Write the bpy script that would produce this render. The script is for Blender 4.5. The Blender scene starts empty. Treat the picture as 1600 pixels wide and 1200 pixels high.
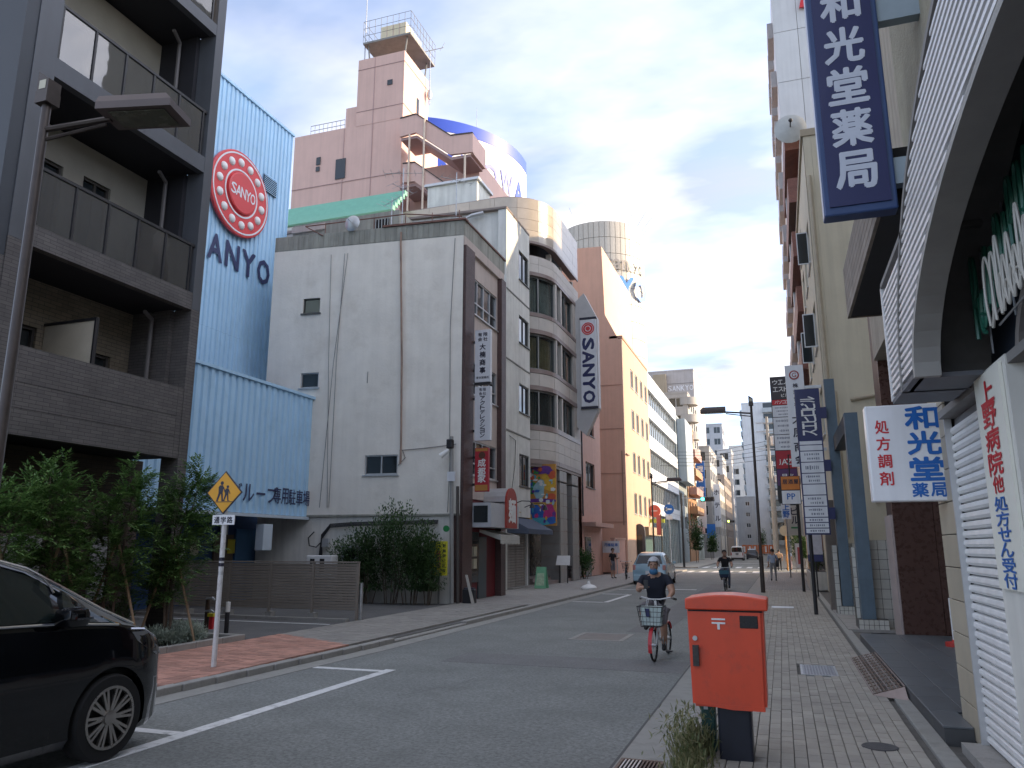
import bpy, bmesh, math, random
from mathutils import Vector, Matrix
rnd = random.Random(7)
sc = bpy.context.scene
# ------------------------------------------------------------------ camera
cd = bpy.data.cameras.new('camera'); cam = bpy.data.objects.new('camera', cd)
sc.collection.objects.link(cam); sc.camera = cam
cd.sensor_width = 36.0; cd.sensor_fit = 'HORIZONTAL'; cd.lens = 36.0 * 1200 / 1600
cd.clip_start = 0.1; cd.clip_end = 3000
cam.location = (0, 0, 1.7)
PIT, YAW = 11.9969, 18.9825
cam.rotation_euler = (math.radians(90 + PIT), 0, math.radians(YAW))
# ------------------------------------------------------------------ light
SUN_EL, SUN_AZ = 20.0, 72.0        # azimuth clockwise from +Y (the street direction)
w = bpy.data.worlds.new('World'); sc.world = w; w.use_nodes = True
nt = w.node_tree; nt.nodes.clear()
N = nt.nodes.new; L = nt.links.new
out = N('ShaderNodeOutputWorld'); bg = N('ShaderNodeBackground'); L(bg.outputs[0], out.inputs[0])
sky = N('ShaderNodeTexSky'); sky.sky_type = 'NISHITA'; sky.sun_disc = False
sky.sun_elevation = math.radians(SUN_EL); sky.sun_rotation = math.radians(SUN_AZ)
sky.air_density = 0.62; sky.dust_density = 0.25; sky.ozone_density = 1.2
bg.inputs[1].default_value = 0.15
tc = N('ShaderNodeTexCoord'); sep = N('ShaderNodeSeparateXYZ'); L(tc.outputs['Generated'], sep.inputs[0])
def wm(op, a, b=None):
    n = N('ShaderNodeMath'); n.operation = op
    for i, v in enumerate((a, b)):
        if v is None: continue
        if isinstance(v, (int, float)): n.inputs[i].default_value = v
        else: L(v, n.inputs[i])
    return n.outputs[0]
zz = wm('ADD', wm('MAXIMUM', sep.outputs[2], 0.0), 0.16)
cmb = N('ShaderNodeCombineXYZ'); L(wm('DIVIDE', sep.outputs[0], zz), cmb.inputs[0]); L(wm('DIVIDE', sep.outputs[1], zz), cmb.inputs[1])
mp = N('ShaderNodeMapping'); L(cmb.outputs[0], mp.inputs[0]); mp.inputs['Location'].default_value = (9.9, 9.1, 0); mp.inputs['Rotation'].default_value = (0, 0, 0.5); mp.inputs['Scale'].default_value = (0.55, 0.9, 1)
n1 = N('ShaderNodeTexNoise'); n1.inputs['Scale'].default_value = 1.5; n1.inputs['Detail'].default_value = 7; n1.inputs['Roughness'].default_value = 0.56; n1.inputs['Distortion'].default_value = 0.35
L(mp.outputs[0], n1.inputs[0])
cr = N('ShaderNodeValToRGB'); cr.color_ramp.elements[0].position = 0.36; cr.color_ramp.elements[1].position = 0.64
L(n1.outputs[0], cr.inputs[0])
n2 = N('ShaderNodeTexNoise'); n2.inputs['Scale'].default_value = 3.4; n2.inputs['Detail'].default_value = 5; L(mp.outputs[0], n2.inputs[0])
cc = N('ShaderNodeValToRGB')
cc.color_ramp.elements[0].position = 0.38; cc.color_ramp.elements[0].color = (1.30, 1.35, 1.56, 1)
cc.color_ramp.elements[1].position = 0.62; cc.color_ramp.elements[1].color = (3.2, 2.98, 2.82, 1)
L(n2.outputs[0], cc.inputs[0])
mx = N('ShaderNodeMix'); mx.data_type = 'RGBA'
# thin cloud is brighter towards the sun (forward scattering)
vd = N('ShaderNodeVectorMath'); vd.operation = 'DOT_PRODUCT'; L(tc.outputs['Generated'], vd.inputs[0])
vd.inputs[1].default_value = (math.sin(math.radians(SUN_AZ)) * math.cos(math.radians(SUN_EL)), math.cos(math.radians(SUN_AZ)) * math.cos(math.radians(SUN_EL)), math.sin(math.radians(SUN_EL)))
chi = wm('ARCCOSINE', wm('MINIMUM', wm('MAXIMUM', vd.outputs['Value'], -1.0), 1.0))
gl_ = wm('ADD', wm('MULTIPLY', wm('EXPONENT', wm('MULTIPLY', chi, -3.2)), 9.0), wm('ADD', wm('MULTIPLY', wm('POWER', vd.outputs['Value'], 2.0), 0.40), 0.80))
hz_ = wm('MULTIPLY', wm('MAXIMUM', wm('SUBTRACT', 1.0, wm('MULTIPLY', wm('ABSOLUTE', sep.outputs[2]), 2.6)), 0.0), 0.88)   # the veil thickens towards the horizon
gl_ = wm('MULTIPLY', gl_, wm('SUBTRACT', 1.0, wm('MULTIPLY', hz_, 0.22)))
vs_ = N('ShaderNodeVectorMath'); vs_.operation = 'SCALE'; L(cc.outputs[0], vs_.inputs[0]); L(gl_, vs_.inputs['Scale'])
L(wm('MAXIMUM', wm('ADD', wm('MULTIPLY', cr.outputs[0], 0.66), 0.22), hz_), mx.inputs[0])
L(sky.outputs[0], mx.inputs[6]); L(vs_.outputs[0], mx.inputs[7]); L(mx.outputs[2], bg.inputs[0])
sl = bpy.data.lights.new('sun', 'SUN'); sun = bpy.data.objects.new('sun', sl); sc.collection.objects.link(sun)
sl.energy = 2.0; sl.angle = math.radians(0.5); sl.color = (1.0, 0.73, 0.44)
sdir = Vector((math.sin(math.radians(SUN_AZ)) * math.cos(math.radians(SUN_EL)), math.cos(math.radians(SUN_AZ)) * math.cos(math.radians(SUN_EL)), math.sin(math.radians(SUN_EL))))
sun.rotation_euler = sdir.to_track_quat('Z', 'Y').to_euler()
vs = sc.view_settings; vs.view_transform = 'Standard'; vs.look = 'None'; vs.gamma = 1; vs.use_curve_mapping = False
vs.exposure = 2.0
sc.cycles.max_bounces = 8; sc.cycles.diffuse_bounces = 5; sc.cycles.glossy_bounces = 3; sc.cycles.transparent_max_bounces = 8
sc.cycles.use_denoising = True
# ------------------------------------------------------------------ materials
MATS = {}
def mat(name, col=(.5, .5, .5), rough=.7, metal=0.0, var=0.12, scale=3.0, bump=0.0, bscale=40.0, spec=0.5, streak=0.0, coat=0.0, rnd_amt=0.0, emit=0.0, dirt=None, grain=0.0):
    """one procedural material: colour broken up by noise, optional vertical streaks, grain relief, per-object variation"""
    if name in MATS: return MATS[name]
    m = bpy.data.materials.new(name); m.use_nodes = True; t = m.node_tree; b = t.nodes['Principled BSDF']
    n = t.nodes.new; l = t.links.new
    b.inputs['Roughness'].default_value = rough; b.inputs['Metallic'].default_value = metal
    b.inputs['Specular IOR Level'].default_value = spec; b.inputs['Coat Weight'].default_value = coat
    co = n('ShaderNodeTexCoord'); geo = n('ShaderNodeNewGeometry')
    c = (*col, 1); cur = None
    if var > 0:
        no = n('ShaderNodeTexNoise'); no.inputs['Scale'].default_value = scale; no.inputs['Detail'].default_value = 6; no.inputs['Roughness'].default_value = .62
        l(geo.outputs['Position'], no.inputs[0])
        mr = n('ShaderNodeMapRange'); mr.inputs[1].default_value = .3; mr.inputs[2].default_value = .7; mr.inputs[3].default_value = 1 - var; mr.inputs[4].default_value = 1 + var * .6
        l(no.outputs[0], mr.inputs[0]); cur = mr.outputs[0]
    def mul(a, bb):
        k = n('ShaderNodeMath'); k.operation = 'MULTIPLY'; l(a, k.inputs[0]); l(bb, k.inputs[1]); return k.outputs[0]
    if grain > 0:
        no = n('ShaderNodeTexNoise'); no.inputs['Scale'].default_value = 24; no.inputs['Detail'].default_value = 3; no.inputs['Roughness'].default_value = .8; l(geo.outputs['Position'], no.inputs[0])
        mr = n('ShaderNodeMapRange'); mr.inputs[1].default_value = .35; mr.inputs[2].default_value = .65; mr.inputs[3].default_value = 1 - grain; mr.inputs[4].default_value = 1 + grain; l(no.outputs[0], mr.inputs[0]); cur = mul(cur, mr.outputs[0]) if cur else mr.outputs[0]
    if streak > 0:
        mp = n('ShaderNodeMapping'); mp.inputs['Scale'].default_value = (2.3, 2.3, .12); l(geo.outputs['Position'], mp.inputs[0])
        no = n('ShaderNodeTexNoise'); no.inputs['Scale'].default_value = 2.2; no.inputs['Detail'].default_value = 5; l(mp.outputs[0], no.inputs[0])
        mr = n('ShaderNodeMapRange'); mr.inputs[1].default_value = .42; mr.inputs[2].default_value = .72; mr.inputs[3].default_value = 1.0; mr.inputs[4].default_value = 1 - streak
        l(no.outputs[0], mr.inputs[0]); cur = mul(cur, mr.outputs[0]) if cur else mr.outputs[0]
    if rnd_amt > 0:
        oi = n('ShaderNodeObjectInfo')
        mr = n('ShaderNodeMapRange'); mr.inputs[3].default_value = 1 - rnd_amt; mr.inputs[4].default_value = 1 + rnd_amt
        l(oi.outputs['Random'], mr.inputs[0])
        at = n('ShaderNodeMapRange'); at.inputs[3].default_value = 1 - rnd_amt; at.inputs[4].default_value = 1 + rnd_amt
        l(geo.outputs['Random Per Island'], at.inputs[0])
        v = mul(mr.outputs[0], at.outputs[0]); cur = mul(cur, v) if cur else v
    if cur:
        vm = n('ShaderNodeVectorMath'); vm.operation = 'SCALE'; vm.inputs[0].default_value = col; l(cur, vm.inputs['Scale']); csock = vm.outputs[0]
        if dirt:
            no = n('ShaderNodeTexNoise'); no.inputs['Scale'].default_value = dirt[1]; no.inputs['Detail'].default_value = 8; no.inputs['Roughness'].default_value = .7; l(geo.outputs['Position'], no.inputs[0])
            mr = n('ShaderNodeMapRange'); mr.inputs[1].default_value = .52; mr.inputs[2].default_value = .72; l(no.outputs[0], mr.inputs[0])
            k = n('ShaderNodeMath'); k.operation = 'MULTIPLY'; l(mr.outputs[0], k.inputs[0]); k.inputs[1].default_value = dirt[2]
            mm = n('ShaderNodeMix'); mm.data_type = 'RGBA'; l(k.outputs[0], mm.inputs[0]); l(csock, mm.inputs[6]); mm.inputs[7].default_value = (*dirt[0], 1); csock = mm.outputs[2]
        l(csock, b.inputs['Base Color'])
        if rough > .12:
            rr = n('ShaderNodeMapRange'); rr.inputs[3].default_value = max(.02, rough - .08); rr.inputs[4].default_value = min(1, rough + .08); rr.inputs[1].default_value = .7; rr.inputs[2].default_value = 1.2
            l(cur, rr.inputs[0]); l(rr.outputs[0], b.inputs['Roughness'])
    else: b.inputs['Base Color'].default_value = c
    if emit:
        b.inputs['Emission Color'].default_value = c; b.inputs['Emission Strength'].default_value = emit
    if bump > 0:
        no = n('ShaderNodeTexNoise'); no.inputs['Scale'].default_value = bscale; no.inputs['Detail'].default_value = 4; l(geo.outputs['Position'], no.inputs[0])
        bp = n('ShaderNodeBump'); bp.inputs['Strength'].default_value = min(1, bump); bp.inputs['Distance'].default_value = .02; l(no.outputs[0], bp.inputs['Height']); l(bp.outputs[0], b.inputs['Normal'])
    MATS[name] = m; return m
def brickmat(name, c1, c2, mortar, bw, bh, axis='Y', msz=.004, rough=.75, offset=.5, bump=.5, var=.15):
    """courses of tile or brick on a vertical wall (axis = horizontal world axis running along the wall)"""
    if name in MATS: return MATS[name]
    m = bpy.data.materials.new(name); m.use_nodes = True; t = m.node_tree; b = t.nodes['Principled BSDF']; n = t.nodes.new; l = t.links.new
    geo = n('ShaderNodeNewGeometry'); sp = n('ShaderNodeSeparateXYZ'); l(geo.outputs['Position'], sp.inputs[0])
    cb = n('ShaderNodeCombineXYZ')
    if axis == 'XY':
        ad = n('ShaderNodeMath'); ad.operation = 'ADD'; l(sp.outputs[0], ad.inputs[0]); l(sp.outputs[1], ad.inputs[1]); l(ad.outputs[0], cb.inputs[0]); l(sp.outputs[2], cb.inputs[1])
    elif axis == 'G': l(sp.outputs[0], cb.inputs[0]); l(sp.outputs[1], cb.inputs[1])
    else: l(sp.outputs[0 if axis == 'X' else 1], cb.inputs[0]); l(sp.outputs[2], cb.inputs[1])
    br = n('ShaderNodeTexBrick'); br.offset = offset; l(cb.outputs[0], br.inputs[0])
    br.inputs['Color1'].default_value = (*c1, 1); br.inputs['Color2'].default_value = (*c2, 1); br.inputs['Mortar'].default_value = (*mortar, 1)
    br.inputs['Scale'].default_value = 1; br.inputs['Mortar Size'].default_value = msz; br.inputs['Brick Width'].default_value = bw; br.inputs['Row Height'].default_value = bh; br.inputs['Mortar Smooth'].default_value = .3
    no = n('ShaderNodeTexNoise'); no.inputs['Scale'].default_value = 2.5; no.inputs['Detail'].default_value = 6; l(geo.outputs['Position'], no.inputs[0])
    mr = n('ShaderNodeMapRange'); mr.inputs[1].default_value = .3; mr.inputs[2].default_value = .7; mr.inputs[3].default_value = 1 - var; mr.inputs[4].default_value = 1 + var; l(no.outputs[0], mr.inputs[0])
    vm = n('ShaderNodeVectorMath'); vm.operation = 'SCALE'; l(br.outputs['Color'], vm.inputs[0]); l(mr.outputs[0], vm.inputs['Scale']); l(vm.outputs[0], b.inputs['Base Color'])
    b.inputs['Roughness'].default_value = rough
    bp = n('ShaderNodeBump'); bp.invert = True; bp.inputs['Strength'].default_value = bump; bp.inputs['Distance'].default_value = .012; l(br.outputs['Fac'], bp.inputs['Height']); l(bp.outputs[0], b.inputs['Normal'])
    MATS[name] = m; return m
def glassmat(name, tint=(.02, .03, .035), trans=0.0, rough=.03, refl=1.0):
    """window glass: dark reflective, or see-through where trans > 0; slightly wavy"""
    if name in MATS: return MATS[name]
    m = bpy.data.materials.new(name); m.use_nodes = True; t = m.node_tree; b = t.nodes['Principled BSDF']; n = t.nodes.new; l = t.links.new
    b.inputs['Base Color'].default_value = (*tint, 1); b.inputs['Roughness'].default_value = rough; b.inputs['Specular IOR Level'].default_value = .5 * refl; b.inputs['IOR'].default_value = 1.6
    geo = n('ShaderNodeNewGeometry'); no = n('ShaderNodeTexNoise'); no.inputs['Scale'].default_value = 1.3; l(geo.outputs['Position'], no.inputs[0])
    bp = n('ShaderNodeBump'); bp.inputs['Strength'].default_value = .06; bp.inputs['Distance'].default_value = .05; l(no.outputs[0], bp.inputs['Height']); l(bp.outputs[0], b.inputs['Normal'])
    if trans > 0:
        tr = n('ShaderNodeBsdfTransparent'); tr.inputs[0].default_value = (.88, .92, .92, 1); mxs = n('ShaderNodeMixShader'); mxs.inputs[0].default_value = trans
        l(b.outputs[0], mxs.inputs[1]); l(tr.outputs[0], mxs.inputs[2]); l(mxs.outputs[0], t.nodes['Material Output'].inputs[0])
    MATS[name] = m; return m
def leafmat(name, c1, c2):
    if name in MATS: return MATS[name]
    m = bpy.data.materials.new(name); m.use_nodes = True; t = m.node_tree; b = t.nodes['Principled BSDF']; n = t.nodes.new; l = t.links.new
    geo = n('ShaderNodeNewGeometry'); mm = n('ShaderNodeMix'); mm.data_type = 'RGBA'; l(geo.outputs['Random Per Island'], mm.inputs[0])
    mm.inputs[6].default_value = (*c1, 1); mm.inputs[7].default_value = (*c2, 1); l(mm.outputs[2], b.inputs['Base Color']); b.inputs['Roughness'].default_value = .45
    tl = n('ShaderNodeBsdfTranslucent'); l(mm.outputs[2], tl.inputs[0]); ms = n('ShaderNodeMixShader'); ms.inputs[0].default_value = .3
    l(b.outputs[0], ms.inputs[1]); l(tl.outputs[0], ms.inputs[2]); l(ms.outputs[0], t.nodes['Material Output'].inputs[0])
    MATS[name] = m; return m
# ------------------------------------------------------------------ mesh helpers
COL = sc.collection
ORG = {}
class MB:
    def __init__(s): s.v = []; s.f = []; s.m = []; s.mi = 0
    def add(s, vs, fs):
        o = len(s.v); s.v += [tuple(p) for p in vs]; s.f += [tuple(i + o for i in f) for f in fs]; s.m += [s.mi] * len(fs); return s
    def box(s, x0, x1, y0, y1, z0, z1):
        return s.add([(x0, y0, z0), (x1, y0, z0), (x1, y1, z0), (x0, y1, z0), (x0, y0, z1), (x1, y0, z1), (x1, y1, z1), (x0, y1, z1)],
                     [(0, 3, 2, 1), (4, 5, 6, 7), (0, 1, 5, 4), (1, 2, 6, 5), (2, 3, 7, 6), (3, 0, 4, 7)])
    def bbox(s, x0, x1, y0, y1, z0, z1, r=.01):
        """box with chamfered edges"""
        b = bmesh.new(); bmesh.ops.create_cube(b, size=1)
        for v in b.verts: v.co = ((x0 + x1) / 2 + v.co.x * (x1 - x0), (y0 + y1) / 2 + v.co.y * (y1 - y0), (z0 + z1) / 2 + v.co.z * (z1 - z0))
        bmesh.ops.bevel(b, geom=b.edges[:], offset=r, segments=2, affect='EDGES', profile=.5)
        b.verts.index_update(); s.add([v.co[:] for v in b.verts], [[v.index for v in f.verts] for f in b.faces]); b.free(); return s
    def prism(s, poly, z0, z1):
        n = len(poly)
        a = sum(poly[i][0] * poly[(i + 1) % n][1] - poly[(i + 1) % n][0] * poly[i][1] for i in range(n))
        if a < 0: poly = poly[::-1]
        return s.add([(x, y, z0) for x, y in poly] + [(x, y, z1) for x, y in poly],
                     [tuple(range(n - 1, -1, -1)), tuple(range(n, 2 * n))] + [(i, (i + 1) % n, n + (i + 1) % n, n + i) for i in range(n)])
    def ext(s, pts, d):
        """polygon of 3D points extruded by vector d"""
        n = len(pts); d = Vector(d)
        return s.add([tuple(p) for p in pts] + [tuple(Vector(p) + d) for p in pts],
                     [tuple(range(n - 1, -1, -1)), tuple(range(n, 2 * n))] + [(i, (i + 1) % n, n + (i + 1) % n, n + i) for i in range(n)])
    def tube(s, pts, r, n=8, cap=True):
        """pipe along a path; r is a number or one radius per point"""
        pts = [Vector(p) for p in pts]; rs = r if isinstance(r, (list, tuple)) else [r] * len(pts)
        up = None; vs = []
        for i, p in enumerate(pts):
            t = (pts[min(i + 1, len(pts) - 1)] - pts[max(i - 1, 0)]).normalized()
            if up is None or abs(t.dot(up)) > .98: up = Vector((0, 0, 1)) if abs(t.z) < .9 else Vector((1, 0, 0))
            a = t.cross(up).normalized(); b = a.cross(t).normalized(); up = b
            for k in range(n):
                an = 2 * math.pi * k / n; vs.append(p + (a * math.cos(an) + b * math.sin(an)) * rs[i])
        fs = []
        for i in range(len(pts) - 1):
            for k in range(n):
                k2 = (k + 1) % n; fs.append((i * n + k, (i + 1) * n + k, (i + 1) * n + k2, i * n + k2))
        if cap: fs += [tuple(range(n)), tuple(range(len(pts) * n - 1, (len(pts) - 1) * n - 1, -1))]
        return s.add(vs, fs)
    def lathe(s, prof, c=(0, 0, 0), n=20, axis='Z', caps=True):
        vs = []; fs = []
        for r, h in prof:
            for k in range(n):
                a = 2 * math.pi * k / n; x, y = r * math.cos(a), r * math.sin(a)
                p = (x, y, h) if axis == 'Z' else ((h, x, y) if axis == 'X' else (y, h, x))
                vs.append((c[0] + p[0], c[1] + p[1], c[2] + p[2]))
        for i in range(len(prof) - 1):
            for k in range(n):
                k2 = (k + 1) % n; fs.append((i * n + k, i * n + k2, (i + 1) * n + k2, (i + 1) * n + k))
        if caps: fs += [tuple(range(n - 1, -1, -1)), tuple(range((len(prof) - 1) * n, len(prof) * n))]
        return s.add(vs, fs)
    def ball(s, c, r, n=10):
        rx = r if isinstance(r, (tuple, list)) else (r, r, r); vs = []; fs = []
        m = n // 2 + 1
        for i in range(m + 1):
            th = math.pi * i / m
            for k in range(n):
                a = 2 * math.pi * k / n; vs.append((c[0] + rx[0] * math.sin(th) * math.cos(a), c[1] + rx[1] * math.sin(th) * math.sin(a), c[2] + rx[2] * math.cos(th)))
        for i in range(m):
            for k in range(n):
                k2 = (k + 1) % n; fs.append((i * n + k, (i + 1) * n + k, (i + 1) * n + k2, i * n + k2))
        return s.add(vs, fs)
    def quad(s, a, b, c, d): return s.add([a, b, c, d], [(0, 1, 2, 3)])
    def xf(s, M): s.v = [tuple(M @ Vector(p)) for p in s.v]; return s
    def mesh(s, name, mt, smooth=False):
        me = bpy.data.meshes.new(name); me.from_pydata(s.v, [], s.f)
        ms = mt if isinstance(mt, (list, tuple)) else [mt]
        for m in ms: me.materials.append(m)
        if len(ms) > 1:
            for p, i in zip(me.polygons, s.m): p.material_index = i
        if smooth:
            me.polygons.foreach_set('use_smooth', [True] * len(me.polygons))
            if hasattr(me, 'set_sharp_from_angle'): me.set_sharp_from_angle(angle=math.radians(smooth if smooth > 1 else 40))
        me.update(); return me
    def build(s, name, mt, parent=None, smooth=False, local=False, label=None, cat=None, group=None, kind=None, fix=False):
        o = None
        if parent is not None and not local:
            ox, oy, oz = ORG[parent.name]; s.v = [(x - ox, y - oy, z - oz) for x, y, z in s.v]
        me = s.mesh(name, mt, smooth)
        if fix:
            b = bmesh.new(); b.from_mesh(me); bmesh.ops.recalc_face_normals(b, faces=b.faces[:]); b.to_mesh(me); b.free()
        o = bpy.data.objects.new(name, me); COL.objects.link(o)
        if parent is not None:
            o.parent = parent; ORG[o.name] = ORG[parent.name]
        else: ORG[o.name] = (0, 0, 0)
        return tag(o, label, cat, group, kind)
def tag(o, label=None, cat=None, group=None, kind=None):
    if label: o['label'] = label
    if cat: o['category'] = cat
    if group: o['group'] = group
    if kind: o['kind'] = kind
    return o
def thing(name, label, cat, loc=(0, 0, 0), group=None, rz=0.0):
    o = bpy.data.objects.new(name, None); o.empty_display_size = .2; COL.objects.link(o); o.location = loc; o.rotation_euler = (0, 0, rz)
    ORG[o.name] = tuple(loc); return tag(o, label, cat, group)
def kids(o): return [c for c in bpy.data.objects if c.parent == o]
def dup(o, loc, rz=None, label=None, group=None, parent=None, CH={}):
    """copy of a thing with copies of its parts and sub-parts"""
    c = o.copy(); COL.objects.link(c)
    if parent is None:
        c.location = loc
        if rz is not None: c.rotation_euler = (0, 0, rz)
        if label: c['label'] = label
        if group: c['group'] = group
    else: c.parent = parent
    for ch in kids(o): dup(ch, None, parent=c)
    return c
def inst(o, loc, rot=None, scale=None):
    """a sibling piece sharing the mesh of o (same parent)"""
    c = o.copy(); COL.objects.link(c); c.location = loc
    if rot: c.rotation_euler = rot
    if scale: c.scale = scale
    return c
# text -> mesh verts, laid on a plane: origin, u (reading direction) and v (up) unit vectors
_tc = bpy.data.curves.new('scratch', 'FONT'); _to = bpy.data.objects.new('scratch', _tc)
_GC = {}
def glyph(ch, bold):
    k = (ch, bold)
    if k not in _GC:
        _tc.body = ch; _tc.size = 1.0; _tc.offset = bold; _tc.resolution_u = 2; _tc.extrude = 0.0
        _to.data = _tc; COL.objects.link(_to); dg = bpy.context.evaluated_depsgraph_get(); dg.update()
        me = bpy.data.meshes.new_from_object(_to.evaluated_get(dg)); COL.objects.unlink(_to)
        vs = [v.co[:] for v in me.vertices]; fs = [tuple(p.vertices) for p in me.polygons]; bpy.data.meshes.remove(me)
        if vs:
            xs = [v[0] for v in vs]; ys = [v[1] for v in vs]; bb = (min(xs), max(xs), min(ys), max(ys))
        else: bb = (0, .3, 0, .5)
        _GC[k] = (vs, fs, bb)
    return _GC[k]
def put(mb, ch, cx, cy, w, h, frame, bold=.012, keep=False):
    """one character fitted into a w x h cell centred at (cx, cy) of the plane frame = (origin, u, v, normal offset); heavier strokes by overlaying shifted outlines"""
    vs, fs, bb = glyph(ch, 0.0)
    if not vs: return
    o, u, v, nn = frame; o = Vector(o); u = Vector(u); v = Vector(v); nrm = u.cross(v)
    sx = w / (bb[1] - bb[0] + 1e-6); sy = h / (bb[3] - bb[2] + 1e-6)
    if keep or (bb[3] - bb[2]) < .35 or (bb[1] - bb[0]) < .3: sx = sy = min(w, h) / .95
    mxx, mxy = (bb[0] + bb[1]) / 2, (bb[2] + bb[3]) / 2
    sh = [(0, 0)] if bold < .01 else [(-1, 0), (1, 0), (0, -1), (0, 1), (.7, .7), (-.7, .7)] if bold < .05 else [(math.cos(a * .785), math.sin(a * .785)) for a in range(8)] + [(0, 0)]
    b = bold * min(w, h) * .8
    for k, (ax, ay) in enumerate(sh):
        e = nn + k * .0004
        mb.add([o + u * (cx + (p[0] - mxx) * sx + ax * b) + v * (cy + (p[1] - mxy) * sy + ay * b) + nrm * e for p in vs], fs)
def vtext(mb, s, x, ytop, size, pitch, frame, bold=.012, sx=1.0):
    for i, ch in enumerate(s): put(mb, ch, x, ytop - (i + .5) * pitch, size * sx, size, frame, bold)
def htext(mb, s, x, y, size, pitch, frame, bold=.012, sy=1.0):
    for i, ch in enumerate(s): put(mb, ch, x + (i + .5) * pitch, y, size, size * sy, frame, bold)
def wall(p0, p1, z0, z1, holes, depth=.18, mb=None):
    """wall face from p0 to p1 (outside on the right-hand side walking p0 to p1), with recessed openings (u0,u1,z0,z1)"""
    mb = mb or MB(); p0 = Vector((*p0, 0)); p1 = Vector((*p1, 0)); Ln = (p1 - p0).length; u = (p1 - p0) / Ln; n = Vector((u.y, -u.x, 0))
    us = sorted({0, Ln, *[h[0] for h in holes], *[h[1] for h in holes]}); zs = sorted({z0, z1, *[h[2] for h in holes], *[h[3] for h in holes]})
    P = lambda a, z, d=0: tuple(p0 + u * a - n * d + Vector((0, 0, z)))
    for i in range(len(us) - 1):
        for j in range(len(zs) - 1):
            a, b, c, d = us[i], us[i + 1], zs[j], zs[j + 1]; mu, mz = (a + b) / 2, (c + d) / 2
            if any(h[0] < mu < h[1] and h[2] < mz < h[3] for h in holes): continue
            mb.quad(P(a, c), P(b, c), P(b, d), P(a, d))
    for a, b, c, d in holes:
        mb.quad(P(a, c), P(a, c, depth), P(b, c, depth), P(b, c)); mb.quad(P(a, d, depth), P(a, d), P(b, d), P(b, d, depth))
        mb.quad(P(a, c, depth), P(a, c), P(a, d), P(a, d, depth)); mb.quad(P(b, c), P(b, c, depth), P(b, d, depth), P(b, d))
    return mb
def window(parent, p0, p1, hole, depth=.12, fm=None, gm=None, nx=2, nz=1, fw=.05, sill=True, name='window', back=None, zsplit=None):
    """window set into an opening of wall p0-p1: frame part with pane sub-parts"""
    p0 = Vector((*p0, 0)); p1 = Vector((*p1, 0)); u = (p1 - p0).normalized(); n = Vector((u.y, -u.x, 0)); a, b, c, d = hole
    def bx(mb, a0, a1, c0, c1, d0, d1):
        pts = [p0 + u * x - n * y + Vector((0, 0, z)) for z in (c0, c1) for x, y in ((a0, d0), (a1, d0), (a1, d1), (a0, d1))]
        mb.add(pts, [(0, 3, 2, 1), (4, 5, 6, 7), (0, 1, 5, 4), (1, 2, 6, 5), (2, 3, 7, 6), (3, 0, 4, 7)])
    e = .004
    f = MB(); d0, d1 = depth - .05, depth + .03
    bx(f, a + e, b - e, c + e, c + fw, d0, d1); bx(f, a + e, b - e, d - fw, d - e, d0, d1); bx(f, a + e, a + fw, c + fw, d - fw, d0, d1); bx(f, b - fw, b - e, c + fw, d - fw, d0, d1)
    xs = [a + fw + (b - a - 2 * fw) * i / nx for i in range(nx + 1)]
    zs = [c + fw, *([c + (d - c) * q for q in zsplit] if zsplit else [c + (d - c) * i / nz for i in range(1, nz)]), d - fw]
    for x in xs[1:-1]: bx(f, x - fw / 2, x + fw / 2, c + fw, d - fw, d0 + .004, d1 - .004)
    for z in zs[1:-1]: bx(f, a + fw, b - fw, z - fw / 2, z + fw / 2, d0 + .008, d1 - .008)
    if sill: bx(f, a - .05, b + .05, c - .05, c - .004, -.06, depth)
    fo = f.build(name, fm, parent)
    for i in range(nx):
        for j in range(len(zs) - 1):
            g = MB(); dd = depth + .012 * (i % 2)
            bx(g, xs[i] + .01, xs[i + 1] - .01, zs[j] + .01, zs[j + 1] - .01, dd - .006, dd + .002); g.build('pane', gm, fo)
    if back is not None:
        k = MB(); bx(k, a, b, c, d, depth + .1, depth + .12); k.build('blind', back, fo)
    return fo
# ------------------------------------------------------------------ palette
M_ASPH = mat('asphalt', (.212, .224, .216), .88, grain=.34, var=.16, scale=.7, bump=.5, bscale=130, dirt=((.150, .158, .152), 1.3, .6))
M_ASPH2 = mat('old_asphalt', (.115, .115, .115), .9, var=.22, scale=1.2, bump=.5, bscale=120, dirt=((.17, .16, .15), 2.2, .5))
M_GUT = mat('gutter_concrete', (.31, .31, .29), .9, var=.2, scale=2.5, bump=.3, bscale=80, dirt=((.11, .11, .10), 2.5, .6))
M_KERB = mat('kerb_concrete', (.33, .32, .30), .9, var=.25, scale=3, bump=.3, bscale=70, dirt=((.12, .12, .11), 3, .7))
M_PAINT = mat('road_paint', (.70, .71, .71), .7, var=.12, scale=6, bump=.25, bscale=150, dirt=((.30, .30, .30), 9, .9))
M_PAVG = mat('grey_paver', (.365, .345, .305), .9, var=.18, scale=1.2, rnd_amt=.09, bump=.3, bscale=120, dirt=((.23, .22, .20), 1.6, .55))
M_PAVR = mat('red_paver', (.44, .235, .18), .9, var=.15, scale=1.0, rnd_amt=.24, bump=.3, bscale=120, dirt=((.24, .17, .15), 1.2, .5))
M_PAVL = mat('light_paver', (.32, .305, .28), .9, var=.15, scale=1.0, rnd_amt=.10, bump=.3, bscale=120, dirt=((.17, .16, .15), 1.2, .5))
M_SAND = mat('joint_sand', (.12, .118, .11), .95, var=.3, scale=9)
M_DARK = mat('dark_void', (.012, .012, .014), .8, var=0)
M_BLACK = mat('black_metal', (.020, .020, .023), .45, var=.15, scale=5)
M_BRONZE = mat('bronze_steel', (.060, .048, .043), .42, metal=.35, var=.25, scale=7)
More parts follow.
